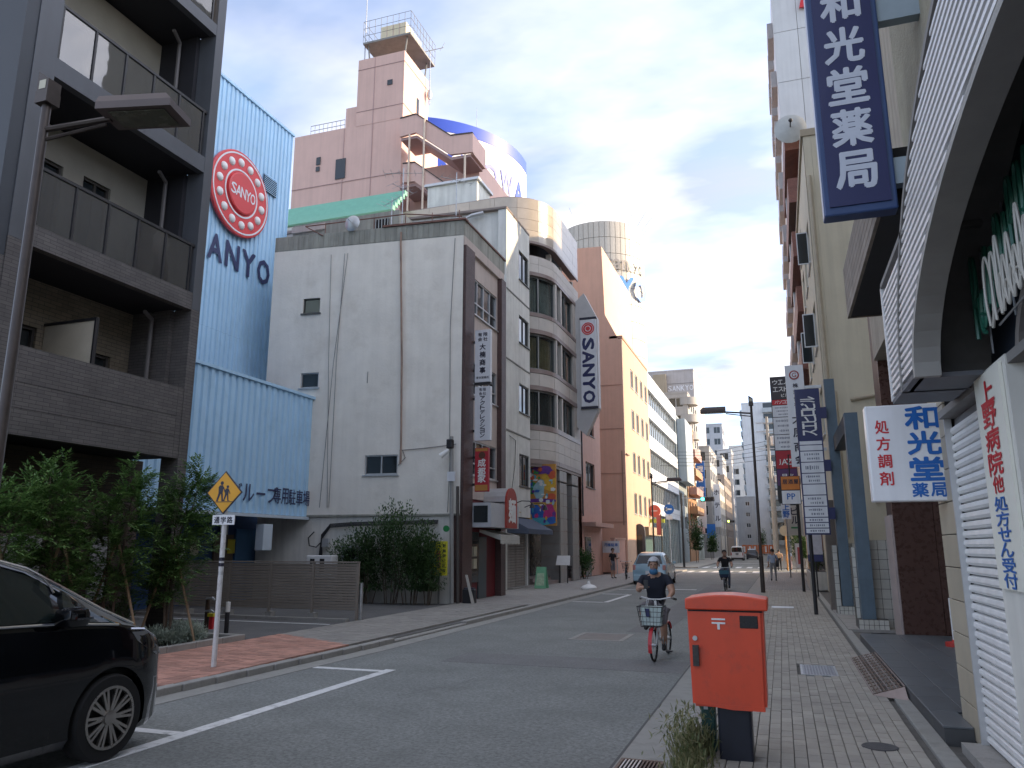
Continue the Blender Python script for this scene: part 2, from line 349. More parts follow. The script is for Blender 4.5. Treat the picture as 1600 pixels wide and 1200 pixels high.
M_STEEL = mat('galvanised_steel', (.50, .51, .52), .4, metal=.8, var=.2, scale=9)
M_ALU = mat('aluminium_frame', (.55, .56, .57), .4, metal=.5, var=.08, scale=6)
M_WHITE = mat('white_paint', (.78, .78, .77), .5, var=.07, scale=4)
M_SIGNW = mat('sign_white', (.74, .76, .80), .35, var=.05, scale=3, coat=.2, streak=.1)
M_NAVY = mat('sign_navy', (.018, .024, .105), .35, var=.08, scale=3, coat=.2)
M_INK = mat('sign_ink', (.02, .02, .04), .5, var=0)
M_RED = mat('sign_red', (.58, .025, .035), .45, var=0)
M_BLUE = mat('sign_blue', (.012, .13, .46), .45, var=0)
M_GLASS = glassmat('window_glass', (.025, .032, .036))
M_GLASSC = glassmat('clear_window_glass', (.03, .04, .04), trans=.72)
M_CURT = mat('curtain_cloth', (.40, .42, .38), .9, var=.2, scale=4)
M_CURTY = mat('ochre_curtain', (.38, .29, .13), .9, var=.2, scale=4)
M_WOOD = mat('stake_wood', (.30, .21, .13), .85, var=.3, scale=12)
# ------------------------------------------------------------------ ground, road, pavements
RZ = -0.09
g = MB(); g.box(-700, 700, -300, 1600, -3.0, RZ - .012); g.build('ground', M_ASPH2, kind='structure')
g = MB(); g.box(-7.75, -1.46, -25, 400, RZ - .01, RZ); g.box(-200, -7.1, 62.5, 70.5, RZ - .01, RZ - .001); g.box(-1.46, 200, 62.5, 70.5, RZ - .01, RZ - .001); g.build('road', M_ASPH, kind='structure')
g = MB(); g.box(-1.46, -1.0, -25, 62.4, RZ - .01, RZ + .006); g.build('gutter', M_GUT, kind='structure')
KX = lambda y: -7.11 - max(0, 13 - y) * .04
g = MB(); g.prism([(-8.6, -25), (-8.2, -25), (KX(4) + .34, 4), (-6.77, 13), (-6.77, 62.4), (-7.15, 62.4), (-7.15, 13), (KX(4) - .05, 4)], RZ - .01, RZ + .006); gl = g.build('gutter', M_GUT, kind='structure')
# kerbs as single stones of 0.6 m
def kerb(x0, x1, ya, yb, low=()):
    st = thing('kerb', 'row of grey concrete kerb stones', None, ((x0 + x1) / 2, ya, RZ)); st['kind'] = 'structure'
    y = ya; pr = None
    while y < yb:
        m = MB(); d_ = (KX(y + .3) + 7.11) if x0 < -5 else 0; m.bbox(x0 + d_, x1 + d_, y + .006, y + .594, RZ - .05, (-.045 if any(a < y < b for a, b in low) else .004), .014)
        m.build('kerb_stone', M_KERB, st); y += .6
    return st
kerb(-7.27, -7.11, 4.2, 42, low=((13.4, 16.8),))
kerb(-.995, -.86, 5.6, 30)
g = MB(); g.box(-7.27, -7.11, 42, 62.4, RZ - .05, .004); g.box(-.995, -.86, 30, 57, RZ - .05, .004); g.box(-7.27, -7.11, 71, 300, RZ - .05, .004); g.box(-.995, -.86, 71, 300, RZ - .05, .004); g.build('far_kerb', M_KERB, kind='structure')
# pavement beds
LB = [(-7.27, -25), (-7.27, 62.4), (-14, 62.4), (-14, 17), (-9.72, 17), (-9.72, -25)]
m = MB(); m.prism([(-8.8, -25), (KX(4) - .16, 4), (-7.27, 13), (-7.27, 62.4), (-10.95, 62.4), (-10.95, 26), (-9.72, 22), (-9.72, -25)], RZ - .08, -.035); pl = m.build('left_pavement', M_SAND, kind='structure')
m = MB(); m.box(-.86, 1.62, -25, 57, RZ - .08, -.035); prt = m.build('right_pavement', M_SAND, kind='structure')
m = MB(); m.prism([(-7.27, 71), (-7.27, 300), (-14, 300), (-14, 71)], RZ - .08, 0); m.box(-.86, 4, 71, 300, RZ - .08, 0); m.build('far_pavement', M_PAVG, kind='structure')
ORG[pl.name] = (0, 0, 0); ORG[prt.name] = (0, 0, 0)
def pavers(parent, x0, x1, y0, y1, pw, pl_, mt, singles_before, xcut=None, gap=.0028, lean=0.0):
    """stretcher-bond pavers; those with y < singles_before are separate parts, the rest one mesh"""
    shared = MB(); shared.bbox(-pw / 2 + gap, pw / 2 - gap, -pl_ / 2 + gap, pl_ / 2 - gap, -.05, 0, .006); me = shared.mesh('paver', mt)
    far = MB(); nx = int((x1 - x0) / pw); cnt = 0
    for i in range(nx):
        x = x0 + (i + .5) * pw; y = y0 + (pl_ / 2 if i % 2 else 0) - pl_ / 2
        while y < y1:
            y += pl_
            if xcut and not xcut(x, y): continue
            dz = rnd.uniform(-.0035, .0015); rx, ry = rnd.uniform(-.008, .008), rnd.uniform(-.014, .014)
            if y < singles_before and cnt < 300:
                o = bpy.data.objects.new('paver', me); COL.objects.link(o); o.parent = parent; o.location = (x, y, dz); o.rotation_euler = (rx, ry, 0); cnt += 1
            else:
                a, b = pw / 2 - gap, pl_ / 2 - gap
                far.add([(x + sx * a, y + sy * b, dz + ry * -sx * a + rx * sy * b) for sx, sy in ((-1, -1), (1, -1), (1, 1), (-1, 1))] + [(x + sx * (a + .002), y + sy * (b + .002), -.03) for sx, sy in ((-1, -1), (1, -1), (1, 1), (-1, 1))],
                        [(0, 1, 2, 3), (0, 4, 5, 1), (1, 5, 6, 2), (2, 6, 7, 3), (3, 7, 4, 0)])
    o = far.build('paving', mt, parent, local=True); o['kind'] = 'stuff'
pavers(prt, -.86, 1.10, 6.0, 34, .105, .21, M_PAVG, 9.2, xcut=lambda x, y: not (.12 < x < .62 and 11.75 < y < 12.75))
m = MB(); m.box(-.86, 1.10, 34.2, 57, -.034, -.002); m.build('paving_far', brickmat('far_paving', (.205, .195, .185), (.235, .225, .21), (.08, .08, .075), .21, .105, 'G'), kind='structure')
m = MB()
y = 5.0
while y < 57:
    m.bbox(1.105, 1.26, y + .004, y + .996, -.06, .002, .01); y += 1.0
m.build('edge_strip', M_GUT, prt, local=True)
NK = lambda x, y: x > KX(y) - .06 or x < KX(y) - .17
REDEND = lambda x, y:  y < 12.6 + (x + 7.27) * -.5
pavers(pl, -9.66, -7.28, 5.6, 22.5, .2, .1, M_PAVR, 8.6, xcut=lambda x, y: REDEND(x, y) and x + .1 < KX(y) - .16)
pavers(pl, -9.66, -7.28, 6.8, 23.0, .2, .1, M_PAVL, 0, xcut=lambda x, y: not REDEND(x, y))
m = MB(); m.prism([(-7.28, 23.05), (-7.28, 62.4), (-10.9, 62.4), (-10.9, 26), (-9.9, 23.05)], -.034, -.003); m.build('paving_far', brickmat('far_paving_light', (.30, .285, .265), (.33, .315, .29), (.14, .135, .13), .2, .1, 'G'), kind='structure')
m = MB(); m.prism([(-9.735, 12.7), (-9.735, 22.4), (-24, 22.4), (-24, 12.7)], -.08, -.012); m.build('car_park_asphalt', M_ASPH2, kind='structure')
# painted markings, 4 mm sheets
def paint(rects, label=None):
    m = MB()
    for x0, x1, y0, y1 in rects: m.box(x0, x1, y0, y1, RZ + .001, RZ + .005)
    m.build('road_marking', M_PAINT, kind='structure')
paint([(-5.72, -5.56, -2, 10.85)]); paint([(-6.85, -5.725, 10.62, 10.76)]); paint([(-6.9, -5.725, 6.50, 6.64)])
paint([(-5.74, -5.58, 26.0, 30.4)]); paint([(-6.95, -5.745, 25.9, 26.05)]); paint([(-6.95, -5.745, 30.5, 30.65)])
paint([(-5.7, -5.55, 34, 38.5)]); paint([(-5.54, -3.6, 34.6, 34.95)]); paint([(-6.9, -5.71, 33.8, 33.95)])
paint([(-7.0, -1.5, 57.6, 58.0)])
paint([(-6.9 + i * .95, -6.45 + i * .95, 59.0, 62.0) for i in range(6)]); paint([(-6.9 + i * .95, -6.45 + i * .95, 72.0, 76.0) for i in range(6)])
paint([(-13, -7.4, 64.5, 65.0)]); paint([(-.9, 6, 60.0, 60.6)]); paint([(-7, -1.4, 92, 92.6)])
# patched manhole in the road
t = thing('road_manhole', 'square service cover with pale concrete rim sunk in the road surface', 'manhole', (-3.6, 16.1, RZ))
m = MB()
for a in ((-4.15, -3.05, 15.45, 15.55), (-4.15, -3.05, 16.65, 16.75), (-4.15, -4.05, 15.55, 16.65), (-3.15, -3.05, 15.55, 16.65)): m.box(*a, RZ - .004, RZ + .006)
m.build('rim', M_KERB, t); m = MB(); m.box(-4.04, -3.16, 15.56, 16.64, RZ - .004, RZ + .003); m.build('cover', mat('iron_cover', (.20, .18, .165), .7, var=.25, scale=7, bump=.5, bscale=60), t)
# pavement hatch with chequer plate
t = thing('pavement_hatch', 'rectangular steel hatch plate set in the right pavement near the shop slab', 'hatch', (.37, 12.25, 0))
m = MB()
for a in ((.13, .61, 11.77, 11.80), (.13, .61, 12.70, 12.73), (.13, .16, 11.8, 12.7), (.58, .61, 11.8, 12.7)): m.box(*a, -.03, .003)
m.build('frame', M_STEEL, t)
m = MB(); m.box(.163, .577, 11.803, 12.697, -.03, -.002)
for i in range(10):
    for j in range(22): m.box(.18 + i * .039, .203 + i * .039, 11.82 + j * .039, 11.843 + j * .039, -.002, .002)
m.build('plate', mat('hatch_steel', (.34, .35, .38), .45, metal=.6, var=.25, scale=9), t)
t = thing('round_valve_cover', 'small dark oval iron lid in the right pavement nearest the camera', 'valve cover', (.69, 7.85, 0))
m = MB(); m.lathe([(.15, -.02), (.15, .002), (.14, .006), (.11, .004), (.0, .004)], (.69, 7.85, 0), 24); m.build('lid', mat('valve_iron', (.045, .047, .052), .6, var=.3, scale=14, bump=.6, bscale=60), t)
# second hatch further along
t = thing('pavement_hatch', 'pale steel lid further along the right pavement beside the lamp post', 'hatch', (-.1, 24.4, 0))
m = MB(); m.box(-.4, .2, 24.1, 24.7, -.03, .004); m.build('plate', M_STEEL, t)
# gutter grate, each bar a part
t = thing('gutter_grate', 'rusty steel drain grate of slanting bars in the concrete gutter', 'drain grate', (-1.2, 6.45, RZ))
gx0, gx1, gy0, gy1 = -1.42, -1.06, 6.42, 7.02
m = MB(); m.box(gx0 + .01, gx1 - .01, gy0 + .01, gy1 - .01, RZ + .0065, RZ + .008); m.build('pit', M_DARK, t)
RUST = mat('rusty_steel', (.22, .16, .13), .75, metal=.3, var=.35, scale=22); m = MB()
for a in ((gx0, gx1, gy0, gy0 + .025), (gx0, gx1, gy1 - .025, gy1), (gx0, gx0 + .025, gy0 + .025, gy1 - .025), (gx1 - .025, gx1, gy0 + .025, gy1 - .025)): m.box(*a, RZ + .005, RZ + .028)
m.build('frame', RUST, t)
for i in range(10):
    m = MB(); x = gx0 + .043 + i * .031; m.box(x - .006, x + .006, gy0 + .026, gy1 - .026, RZ + .009, RZ + .026); m.build('bar', M_STEEL if i < 5 else RUST, t)
# car-park kerb line
g = MB(); g.prism([(-9.72, 16.35), (-9.72, 16.5), (-12.2, 16.55), (-16, 16.6), (-16, 16.45), (-12.2, 16.4)], -.012, .06); g.build('car_park_kerb', M_KERB, kind='structure')
g = MB(); g.prism([(-9.8, 15.75), (-9.8, 15.83), (-16, 15.95), (-16, 15.87)], -.011, -.007); g.build('car_park_line', M_PAINT, kind='structure')

# repaired trench and cracks in the carriageway
M_PATCH = mat('asphalt_patch', (.185, .186, .187), .9, grain=.2, var=.12, scale=2, bump=.5, bscale=130)
m = MB(); m.prism([(-5.3, 11.9), (-1.5, 11.9), (-1.5, 13.1), (-5.3, 13.0)], RZ + .001, RZ + .003); m.build('asphalt_patch', M_PATCH, kind='structure')
m = MB(); m.prism([(-3.3, 17.2), (-2.5, 17.2), (-2.6, 40), (-3.4, 40)], RZ + .001, RZ + .003); m.build('asphalt_patch', M_PATCH, kind='structure')
rc = random.Random(11); m = MB()
for x0, y0, n_, dx in ((-4.6, 9.0, 10, .10), (-3.9, 14.2, 8, .2)):
    p = (x0, y0)
    for i in range(n_):
        q = (p[0] + dx + rc.uniform(-.09, .09), p[1] + rc.uniform(.12, .34)); w_ = rc.uniform(.002, .005); m.add([(p[0] - w_, p[1], RZ + .0035), (p[0] + w_, p[1], RZ + .0035), (q[0] + w_, q[1], RZ + .0035), (q[0] - w_, q[1], RZ + .0035)], [(0, 1, 2, 3)]); p = q
m.build('tar_crack', mat('crack_tar', (.09, .09, .092), .8, var=.2), kind='structure')
m = MB(); m.box(-1.475, -1.452, -5, 62, RZ + .0065, RZ + .0085); m.build('gutter_joint', MATS['crack_tar'], kind='structure')
# ================================================================== LEFT SIDE: dark apartment block
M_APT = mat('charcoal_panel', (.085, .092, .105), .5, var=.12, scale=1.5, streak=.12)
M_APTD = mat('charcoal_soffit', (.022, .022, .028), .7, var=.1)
M_APTT = brickmat('dark_wall_tile', (.118, .108, .104), (.090, .083, .082), (.035, .033, .033), .24, .062, 'XY', .004, .7)
M_APTB = brickmat('tan_balcony_tile', (.245, .205, .150), (.200, .165, .120), (.09, .08, .065), .24, .075, 'XY', .005, .75)
M_APTG = brickmat('brown_ground_tile', (.095, .068, .052), (.075, .055, .045), (.03, .027, .025), .24, .075, 'XY', .005, .75)
M_PLAS = mat('beige_plaster', (.40, .37, .31), .85, var=.08, scale=2)
M_SMOKE = glassmat('smoked_balustrade_glass', (.035, .037, .045), trans=.22, rough=.02, refl=2.0)
ap = thing('apartment_block', 'charcoal apartment block with smoked glass balconies at the left edge', 'apartment building', (-11, 8, 0))
AX = -11.0
m = MB(); m.box(-22, -12.62, 8.02, 12.2, 0, 22); m.build('core', M_APTT, ap)
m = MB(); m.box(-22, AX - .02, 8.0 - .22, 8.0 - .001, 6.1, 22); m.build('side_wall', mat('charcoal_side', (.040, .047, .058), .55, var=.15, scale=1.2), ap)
m = MB(); m.box(-22, AX - .02, 7.78, 7.999, 0, 6.095); m.build('side_wall', M_APTT, ap)
# columns
for z0, z1, mt in ((0, 6.43, M_APTT), (6.435, 22, M_APT)):
    m = MB(); m.box(-11.42, AX, 8.003, 8.40, z0, z1); m.build('column', mt, ap)
    m = MB(); m.box(-11.42, AX, 12.0, 12.24, z0, z1); m.build('column', mt, ap)
# slabs / fascias
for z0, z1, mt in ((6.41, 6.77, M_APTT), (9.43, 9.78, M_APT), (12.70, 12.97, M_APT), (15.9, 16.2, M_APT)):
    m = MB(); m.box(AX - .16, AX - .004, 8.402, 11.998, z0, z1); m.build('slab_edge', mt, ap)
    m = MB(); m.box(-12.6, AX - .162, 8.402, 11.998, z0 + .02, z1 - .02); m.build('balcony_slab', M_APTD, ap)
# tiled parapet in three bands with open joints
for z0, z1 in ((3.39, 3.80), (3.808, 4.20), (4.208, 4.785)):
    m = MB(); m.box(AX - .16, AX - .006, 8.402, 11.85, z0, z1); m.build('parapet', M_APTT, ap)
m = MB(); m.box(AX - .16, AX - .012, 11.86, 11.998, 3.39, 4.785); m.build('parapet', M_APTT, ap)
m = MB(); m.box(-12.6, AX - .162, 8.402, 11.998, 3.40, 3.62); m.build('balcony_slab', M_APTD, ap)
# return walls at the right end of each balcony
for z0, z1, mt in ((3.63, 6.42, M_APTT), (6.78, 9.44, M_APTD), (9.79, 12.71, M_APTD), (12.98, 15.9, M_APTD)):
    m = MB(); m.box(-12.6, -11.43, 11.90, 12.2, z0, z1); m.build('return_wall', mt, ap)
# back walls with windows
GW = mat('window_frame_bronze', (.10, .092, .085), .45, metal=.4, var=.1)
for z0, z1, mt, ws in ((3.63, 6.41, M_APTB, [(.55, 1.40, 3.9, 5.55), (2.35, 3.05, 3.7, 5.4)]), (6.78, 9.43, M_PLAS, [(.3, 1.5, 6.85, 8.75), (1.95, 2.6, 6.85, 8.8)]),
                       (9.79, 12.7, M_PLAS, [(.4, 1.7, 9.85, 11.8)]), (12.98, 15.9, M_PLAS, [(.4, 1.7, 13.0, 15.0)])):
    P0, P1 = (-12.4, 8.402), (-12.4, 11.9)
    wall(P0, P1, z0, z1, ws, .12).build('back_wall', mt, ap)
    for h in ws: window(ap, P0, P1, h, .1, GW, M_GLASS, nx=2, fw=.05, sill=False)
m = MB(); m.box(-12.38, -11.2, 9.93, 9.97, 3.75, 5.62); pt = m.build('partition_screen', mat('cream_screen', (.55, .50, .40), .7, var=.08), ap)
m = MB(); m.box(-12.39, -11.19, 9.915, 9.985, 5.622, 5.67); m.box(-11.198, -11.16, 9.915, 9.985, 3.75, 5.67); m.build('screen_frame', M_BLACK, pt)
ac = MB(); ac.bbox(-12.35, -12.05, 11.05, 11.75, 3.9, 4.95 + .12, .03); ac.build('air_conditioner_unit', M_WHITE, ap)
# balustrades
for zb, zt, xr in ((6.80, 7.76, AX - .08), (9.81, 10.80, AX - .08), (13.0, 13.95, AX - .08), (16.22, 17.1, AX - .08)):
    r = MB(); r.box(xr - .03, xr + .03, 8.402, 11.998, zt, zt + .055); ra = r.build('handrail', M_BLACK, ap)
    for i in range(6):
        y = 8.46 + i * (11.9 - 8.46) / 5; r = MB(); r.box(xr - .025, xr + .025, y - .022, y + .022, zb - .03, zt - .001); r.build('post', M_BLACK, ra)
        if i < 5:
            y2 = 8.46 + (i + 1) * (11.9 - 8.46) / 5; r = MB(); r.box(xr - .006, xr + .006, y + .026, y2 - .026, zb, zt - .01); r.build('glass_panel', M_SMOKE, ra)
for z0, z1 in ((3.63, 6.2), (6.78, 9.2), (9.79, 12.5), (12.98, 15.7)):
    m = MB(); m.tube([(-11.75, 11.75, z0), (-11.75, 11.75, z1 - .12), (-11.72, 11.72, z1), (-11.6, 11.4, z1 + .06)], .04, 8); m.build('drain_pipe', mat('grey_pipe', (.16, .15, .15), .5, var=.1), ap, smooth=True)
# ground floor set back under the balcony
m = MB(); m.box(-12.6, -12.05, 8.402, 12.2, 0, 3.385); m.build('ground_floor_wall', M_APTG, ap)
for y0, y1 in ((9.35, 10.1), (11.15, 11.55)):
    m = MB(); m.box(-12.04, -12.0, y0, y1, .75, 1.9); m.build('door_panel', mat('pale_door', (.42, .42, .43), .6, var=.08), ap)
m = MB(); m.box(-12.042, -11.99, 10.55, 10.85, 1.1, 1.95); m.build('intercom_panel', M_BRONZE, ap)
# ================================================================== blue corrugated building
M_BLU = mat('blue_sheet_metal', (.42, .64, .84), .5, var=.06, scale=1.2, streak=.09, spec=.35, dirt=((.30, .46, .60), .9, .5))
M_BLUD = mat('dark_blue_paint', (.035, .085, .20), .6, var=.15, scale=3)
bl = thing('car_park_building', 'pale blue corrugated metal building with round red emblem and parking below', 'building', (-15, 20, 0))
def corrugated(x, y0, y1, z0, z1, pitch, depth, sgn=1):
    m = MB(); pts = []; y = y0
    while y < y1 - 1e-6:
        for f, d in ((0, 0), (.30, 0), (.42, 1), (.88, 1)): pts.append((x + sgn * d * depth, min(y + f * pitch, y1)))
        y += pitch
    pts.append((x, y1))
    for a, b in zip(pts[:-1], pts[1:]): m.quad((a[0], a[1], z0), (b[0], b[1], z0), (b[0], b[1], z1), (a[0], a[1], z1))
    return m
m = corrugated(-15.07, 13.2, 23.15, 2.7, 6.70, .29, .06); m.build('corrugated_cladding', M_BLU, bl)
m = MB(); m.box(-15.1, -14.93, 12.6, 13.19, 2.62, 6.70); m.build('corner_trim', M_BLU, bl)
m = MB(); m.box(-15.6, -14.96, 12.6, 23.2, 6.705, 6.80); m.build('flashing', M_BLU, bl)
m = MB(); m.box(-15.1, -14.97, 13.2, 23.19, 2.60, 2.69); m.build('bottom_trim', mat('pale_trim', (.52, .60, .68), .5, var=.06), bl)
m = MB(); m.box(-22, -15.12, 12.6, 22.2, 2.75, 6.69); m.build('core', M_BLUD, bl)
m = MB(); m.box(-15.35, -15.12, 22.2, 23.12, 2.75, 6.69); m.build('end_return', M_BLU, bl)
for z0, z1 in ((6.82, 9.06), (9.064, 18.36)):
    m = corrugated(-18.07, 14.5, 24.5, z0, z1, .235, .05); m.build('corrugated_cladding', M_BLU, bl)
m = MB(); m.box(-30, -18.08, 12.6, 22.3, 6.82, 18.3); m.build('core', M_BLUD, bl)
m = MB(); m.box(-18.3, -18.09, 22.3, 24.48, 6.82, 18.3); m.build('end_return', M_BLU, bl)
m = MB(); m.box(-18.4, -17.97, 12.6, 24.55, 18.365, 18.46); m.build('flashing', M_BLU, bl)
# louvre vent: slats as parts
vt = MB(); vt.box(-18.0, -17.99, 22.78, 23.62, 15.2, 15.86); vt = vt.build('vent', M_DARK, bl)
m0 = MB(); m0.box(-17.985, -17.93, 22.76, 23.64, -.012, .012); me = None
for i in range(10):
    s_ = MB(); z = 15.2 + i * .073; s_.ext([(-17.985, 22.78, z + .05), (-17.94, 22.78, z), (-17.94, 22.78, z + .014), (-17.985, 22.78, z + .062)], (0, .84, 0)); s_.build('slat', M_BLU, vt)
# round emblem: disc, rings, 14 balls, lettering
M_EMB = mat('emblem_red', (.62, .045, .05), .45, var=.06, coat=.2)
lc = (-17.93, 21.37, 14.32); LR = 1.60
def disc(mb, c, r0, r1, x0, x1, n=48):
    a = MB(); vs = []; 
    for x, r in ((x0, r0), (x0, r1), (x1, r1), (x1, r0)):
        for k in range(n): vs.append((x, c[1] + r * math.cos(2 * math.pi * k / n), c[2] + r * math.sin(2 * math.pi * k / n)))
    fs = []
    for j in range(4):
        for k in range(n):
            k2 = (k + 1) % n; fs.append((j * n + k, j * n + k2, ((j + 1) % 4) * n + k2, ((j + 1) % 4) * n + k))
    mb.add(vs, fs); return mb
em = MB(); em.lathe([(LR, 0), (LR, .10), (LR - .03, .12), (.02, .12)], lc, 56, 'X'); em = em.build('emblem_disc', M_EMB, bl)
disc(MB(), lc, LR - .14, LR - .085, .115 + lc[0], .135 + lc[0]).build('ring', M_SIGNW, em); disc(MB(), lc, .84, .90, .115 + lc[0], .14 + lc[0]).build('ring', M_SIGNW, em)
disc(MB(), (0, lc[1], lc[2]), .76, .80, .10 + lc[0], .125 + lc[0]).build('ring', M_RED, em)
mm = MB(); mm.lathe([(.78, .12), (.76, .2), (.72, .22), (.02, .22)], lc, 40, 'X'); mm.build('hub', M_EMB, em)
for k in range(14):
    a = 2 * math.pi * (k + .5) / 14 + .11; mm = MB(); mm.ball((lc[0] + .1, lc[1] + 1.18 * math.cos(a), lc[2] + 1.18 * math.sin(a)), (.12, .165, .165), 12); mm.build('ball', M_WHITE, em, smooth=60)
FR = lambda x, n=0.0: ((x, 0, 0), (0, 1, 0), (0, 0, 1), n)
tx = MB(); htext(tx, 'SANYO', lc[1] - .66, lc[2], .27, .264, FR(lc[0] + .225), .03, 1.5); tx.build('lettering', M_SIGNW, em)
def ltx(mb): # give flat letters a little depth
    return mb
tx = MB(); 
for i, ch in enumerate('SANYO'): put(tx, ch, 19.6 + i * .89, 11.95, .70, .92, FR(-17.985), .055)
v0 = list(tx.v); 
tx.build('lettering', mat('letter_navy', (.035, .045, .12), .5, var=.05), bl)
tx = MB(); ink = MATS['letter_navy']
for i, ch in enumerate('三洋グループ'): put(tx, ch, 17.6 + i * .58, 3.30, .5, .5, FR(-14.985), .02)
for i, ch in enumerate('専用駐車場'): put(tx, ch, 20.75 + i * .40, 3.30, .37, .5, FR(-14.985), .02)
tx.build('lettering', ink, bl)
# open ground level with posters, doors, brace
m = MB(); m.box(-22, -17.2, 12.6, 23.9, -.05, 2.75); m.build('rear_wall', M_BLUD, bl)
m = MB(); m.box(-15.45, -15.15, 22.75, 23.05, -.05, 2.60); m.build('post', M_BLUD, bl)
m = MB(); m.tube([(-16.3, 22.9, 1.1), (-15.35, 22.9, 2.55)], .06, 6); m.build('brace', mat('mid_blue_paint', (.09, .22, .42), .6, var=.1), bl)
m = MB(); m.box(-17.19, -17.12, 20.6, 21.5, -.05, 2.1); m.build('door', mat('brown_door', (.16, .12, .09), .6, var=.15), bl)
m = MB(); m.box(-17.19, -17.1, 21.6, 22.6, -.05, 2.3); m.build('door', MATS['mid_blue_paint'], bl)
for y, z, hh, mt in ((18.3, 1.45, .5, 'c'), (18.9, 1.35, .62, 'w'), (19.5, 1.45, .5, 'c'), (20.8, 2.1, .5, 'w'), (21.2, 1.5, .45, 'y')):
    m = MB(); m.box(-17.115, -17.10, y, y + .36, z, z + hh); m.build('poster', {'c': mat('cream_paper', (.55, .52, .40), .8), 'w': M_WHITE, 'y': mat('yellow_paper', (.65, .55, .06), .7)}[mt], bl)
m = MB(); m.bbox(-15.3, -15.0, 20.2, 20.65, 1.6, 2.4, .02); m.build('meter_box', MATS['pale_trim'], bl)
# ================================================================== white-walled building
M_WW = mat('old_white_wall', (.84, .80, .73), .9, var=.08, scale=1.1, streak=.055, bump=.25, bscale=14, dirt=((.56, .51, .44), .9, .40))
M_RUSTC = mat('rust_brown_cap', (.20, .10, .08), .7, var=.3, scale=6)
M_CONC = mat('weathered_concrete', (.36, .36, .32), .9, var=.2, scale=1.5, streak=.35, bump=.3, bscale=20)
M_BTILE = brickmat('maroon_tile', (.105, .058, .052), (.085, .048, .045), (.045, .03, .03), .1, .055, 'XY', .004, .5)
M_PINKP = mat('pink_panel', (.56, .48, .44), .8, var=.08, scale=2, streak=.12)
wb = thing('white_building', 'old white rendered building with stained blank side wall and maroon tiled pillars', 'building', (-9.8, 23.2, 0))
A0, A1 = Vector((-16.9, 22.33)), Vector((-9.72, 23.10)); Ln = (A1 - A0).length
uw = lambda d: Ln - d            # measured from the street corner
SW = [(uw(5.96), uw(5.30), 9.86, 10.42), (uw(5.89), uw(5.20), 7.14, 7.68), (uw(3.35), uw(2.17), 4.06, 4.72)]
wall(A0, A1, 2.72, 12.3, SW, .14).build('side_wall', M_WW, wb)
MW = mat('window_frame_dark', (.09, .09, .085), .5, var=.1)
window(wb, A0, A1, SW[0], .09, MW, M_GLASS, 1, 1, .04, True); window(wb, A0, A1, SW[1], .09, M_ALU, M_GLASS, 1, 1, .04, True); window(wb, A0, A1, SW[2], .08, M_ALU, M_GLASS, 2, 1, .045, True)
un = (A1 - A0).normalized(); nn_ = Vector((un.y, -un.x))
def onw(d, z, off=0.0):
    p = A1 - un * d + nn_ * off; return (p.x, p.y, z)
B0, B1 = A0 - nn_ * .05, A1 - nn_ * .05
wall(B0, B1, -.05, 2.715, [], .1).build('base_wall', mat('base_render', (.74, .725, .68), .9, var=.14, scale=1.4, streak=.2, bump=.25, bscale=14), wb)
bk = [(-9.95, 23.3), (-16.9, 22.6), (-16.9, 27), (-9.95, 27.2)]
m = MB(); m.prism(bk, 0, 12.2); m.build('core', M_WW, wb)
m = MB(); m.ext([onw(0, 12.3, .0), onw(Ln, 12.3), onw(Ln, 12.86), onw(0, 12.86)], (0, .16, 0)); m.build('parapet', M_CONC, wb, fix=True)
for i in range(34):
    m = MB(); d = .1 + i * .2; m.ext([onw(d, 12.33, .012), onw(d + .16, 12.33, .012), onw(d + .16, 12.84, .012), onw(d, 12.84, .012)], (0, .03, 0))
    m.build('parapet_board', M_CONC, wb, fix=True)
m = MB(); m.ext([onw(-.08, 12.862, .06), onw(3.0, 12.862, .06), onw(3.0, 12.93, .06), onw(-.08, 12.93, .06)], (0, .3, 0)); m.build('cap', M_RUSTC, wb, fix=True)
m = MB(); m.box(-9.94, -9.70, 23.15, 27.3, 12.3, 12.86); m.build('parapet', M_CONC, wb); m = MB(); m.box(-9.96, -9.66, 23.35, 27.35, 12.862, 12.93); m.build('cap', M_RUSTC, wb)
m = MB(); m.box(-17.6, -12.9, 24.3, 27, 12.2, 14.25); ph = m.build('roof_house', M_CONC, wb)
m = MB(); m.box(-13.9, -13.3, 24.27, 24.299, 13.2, 13.95); wi = m.build('window', M_DARK, ph)
for i in range(5):
    m = MB(); m.box(-13.86 + i * .13, -13.84 + i * .13, 24.24, 24.268, 13.2, 13.95); m.build('bar', M_ALU, wi)
m = MB(); m.box(-17.6, -16.1, 24.22, 24.3, 13.9, 14.15); m.build('ledge', M_PINKP, ph)
# rain pipes and cables on the side wall
m = MB(); m.tube([onw(2.29, 12.6, .06), onw(2.29, 12.2, .06), onw(2.12, 8, .06), onw(2.05, 4.95, .06), onw(2.05, 4.4, .08)], .035, 7); m.build('drain_pipe', mat('rusty_pipe', (.34, .24, .19), .8, var=.35, scale=2), wb, smooth=True)
for pts in ([(.3, 12.2), (.42, 9), (.36, 4.4), (.4, 2.8)], [(2.0, 4.85), (1.9, 4.6), (2.15, 4.35)], [(2.1, 4.85), (1.2, 4.9), (.15, 5.0)], [(3.35, 7.6), (3.36, 7.2)]):
    m = MB(); m.tube([onw(a, b, .03) for a, b in pts], .013, 5); m.build('cable', mat('grey_cable', (.22, .21, .21), .7, var=.2), wb)
for a, b in ((4.42, 4.56), (4.95, 4.62), (4.30, 4.9)):
    m = MB(); m.tube([onw(a, 12.0, .03), onw(a + (b - a) * .5 + .05, 8, .035), onw(b, 3.0, .03)], .010, 5); m.build('cable', MATS['grey_cable'], wb)
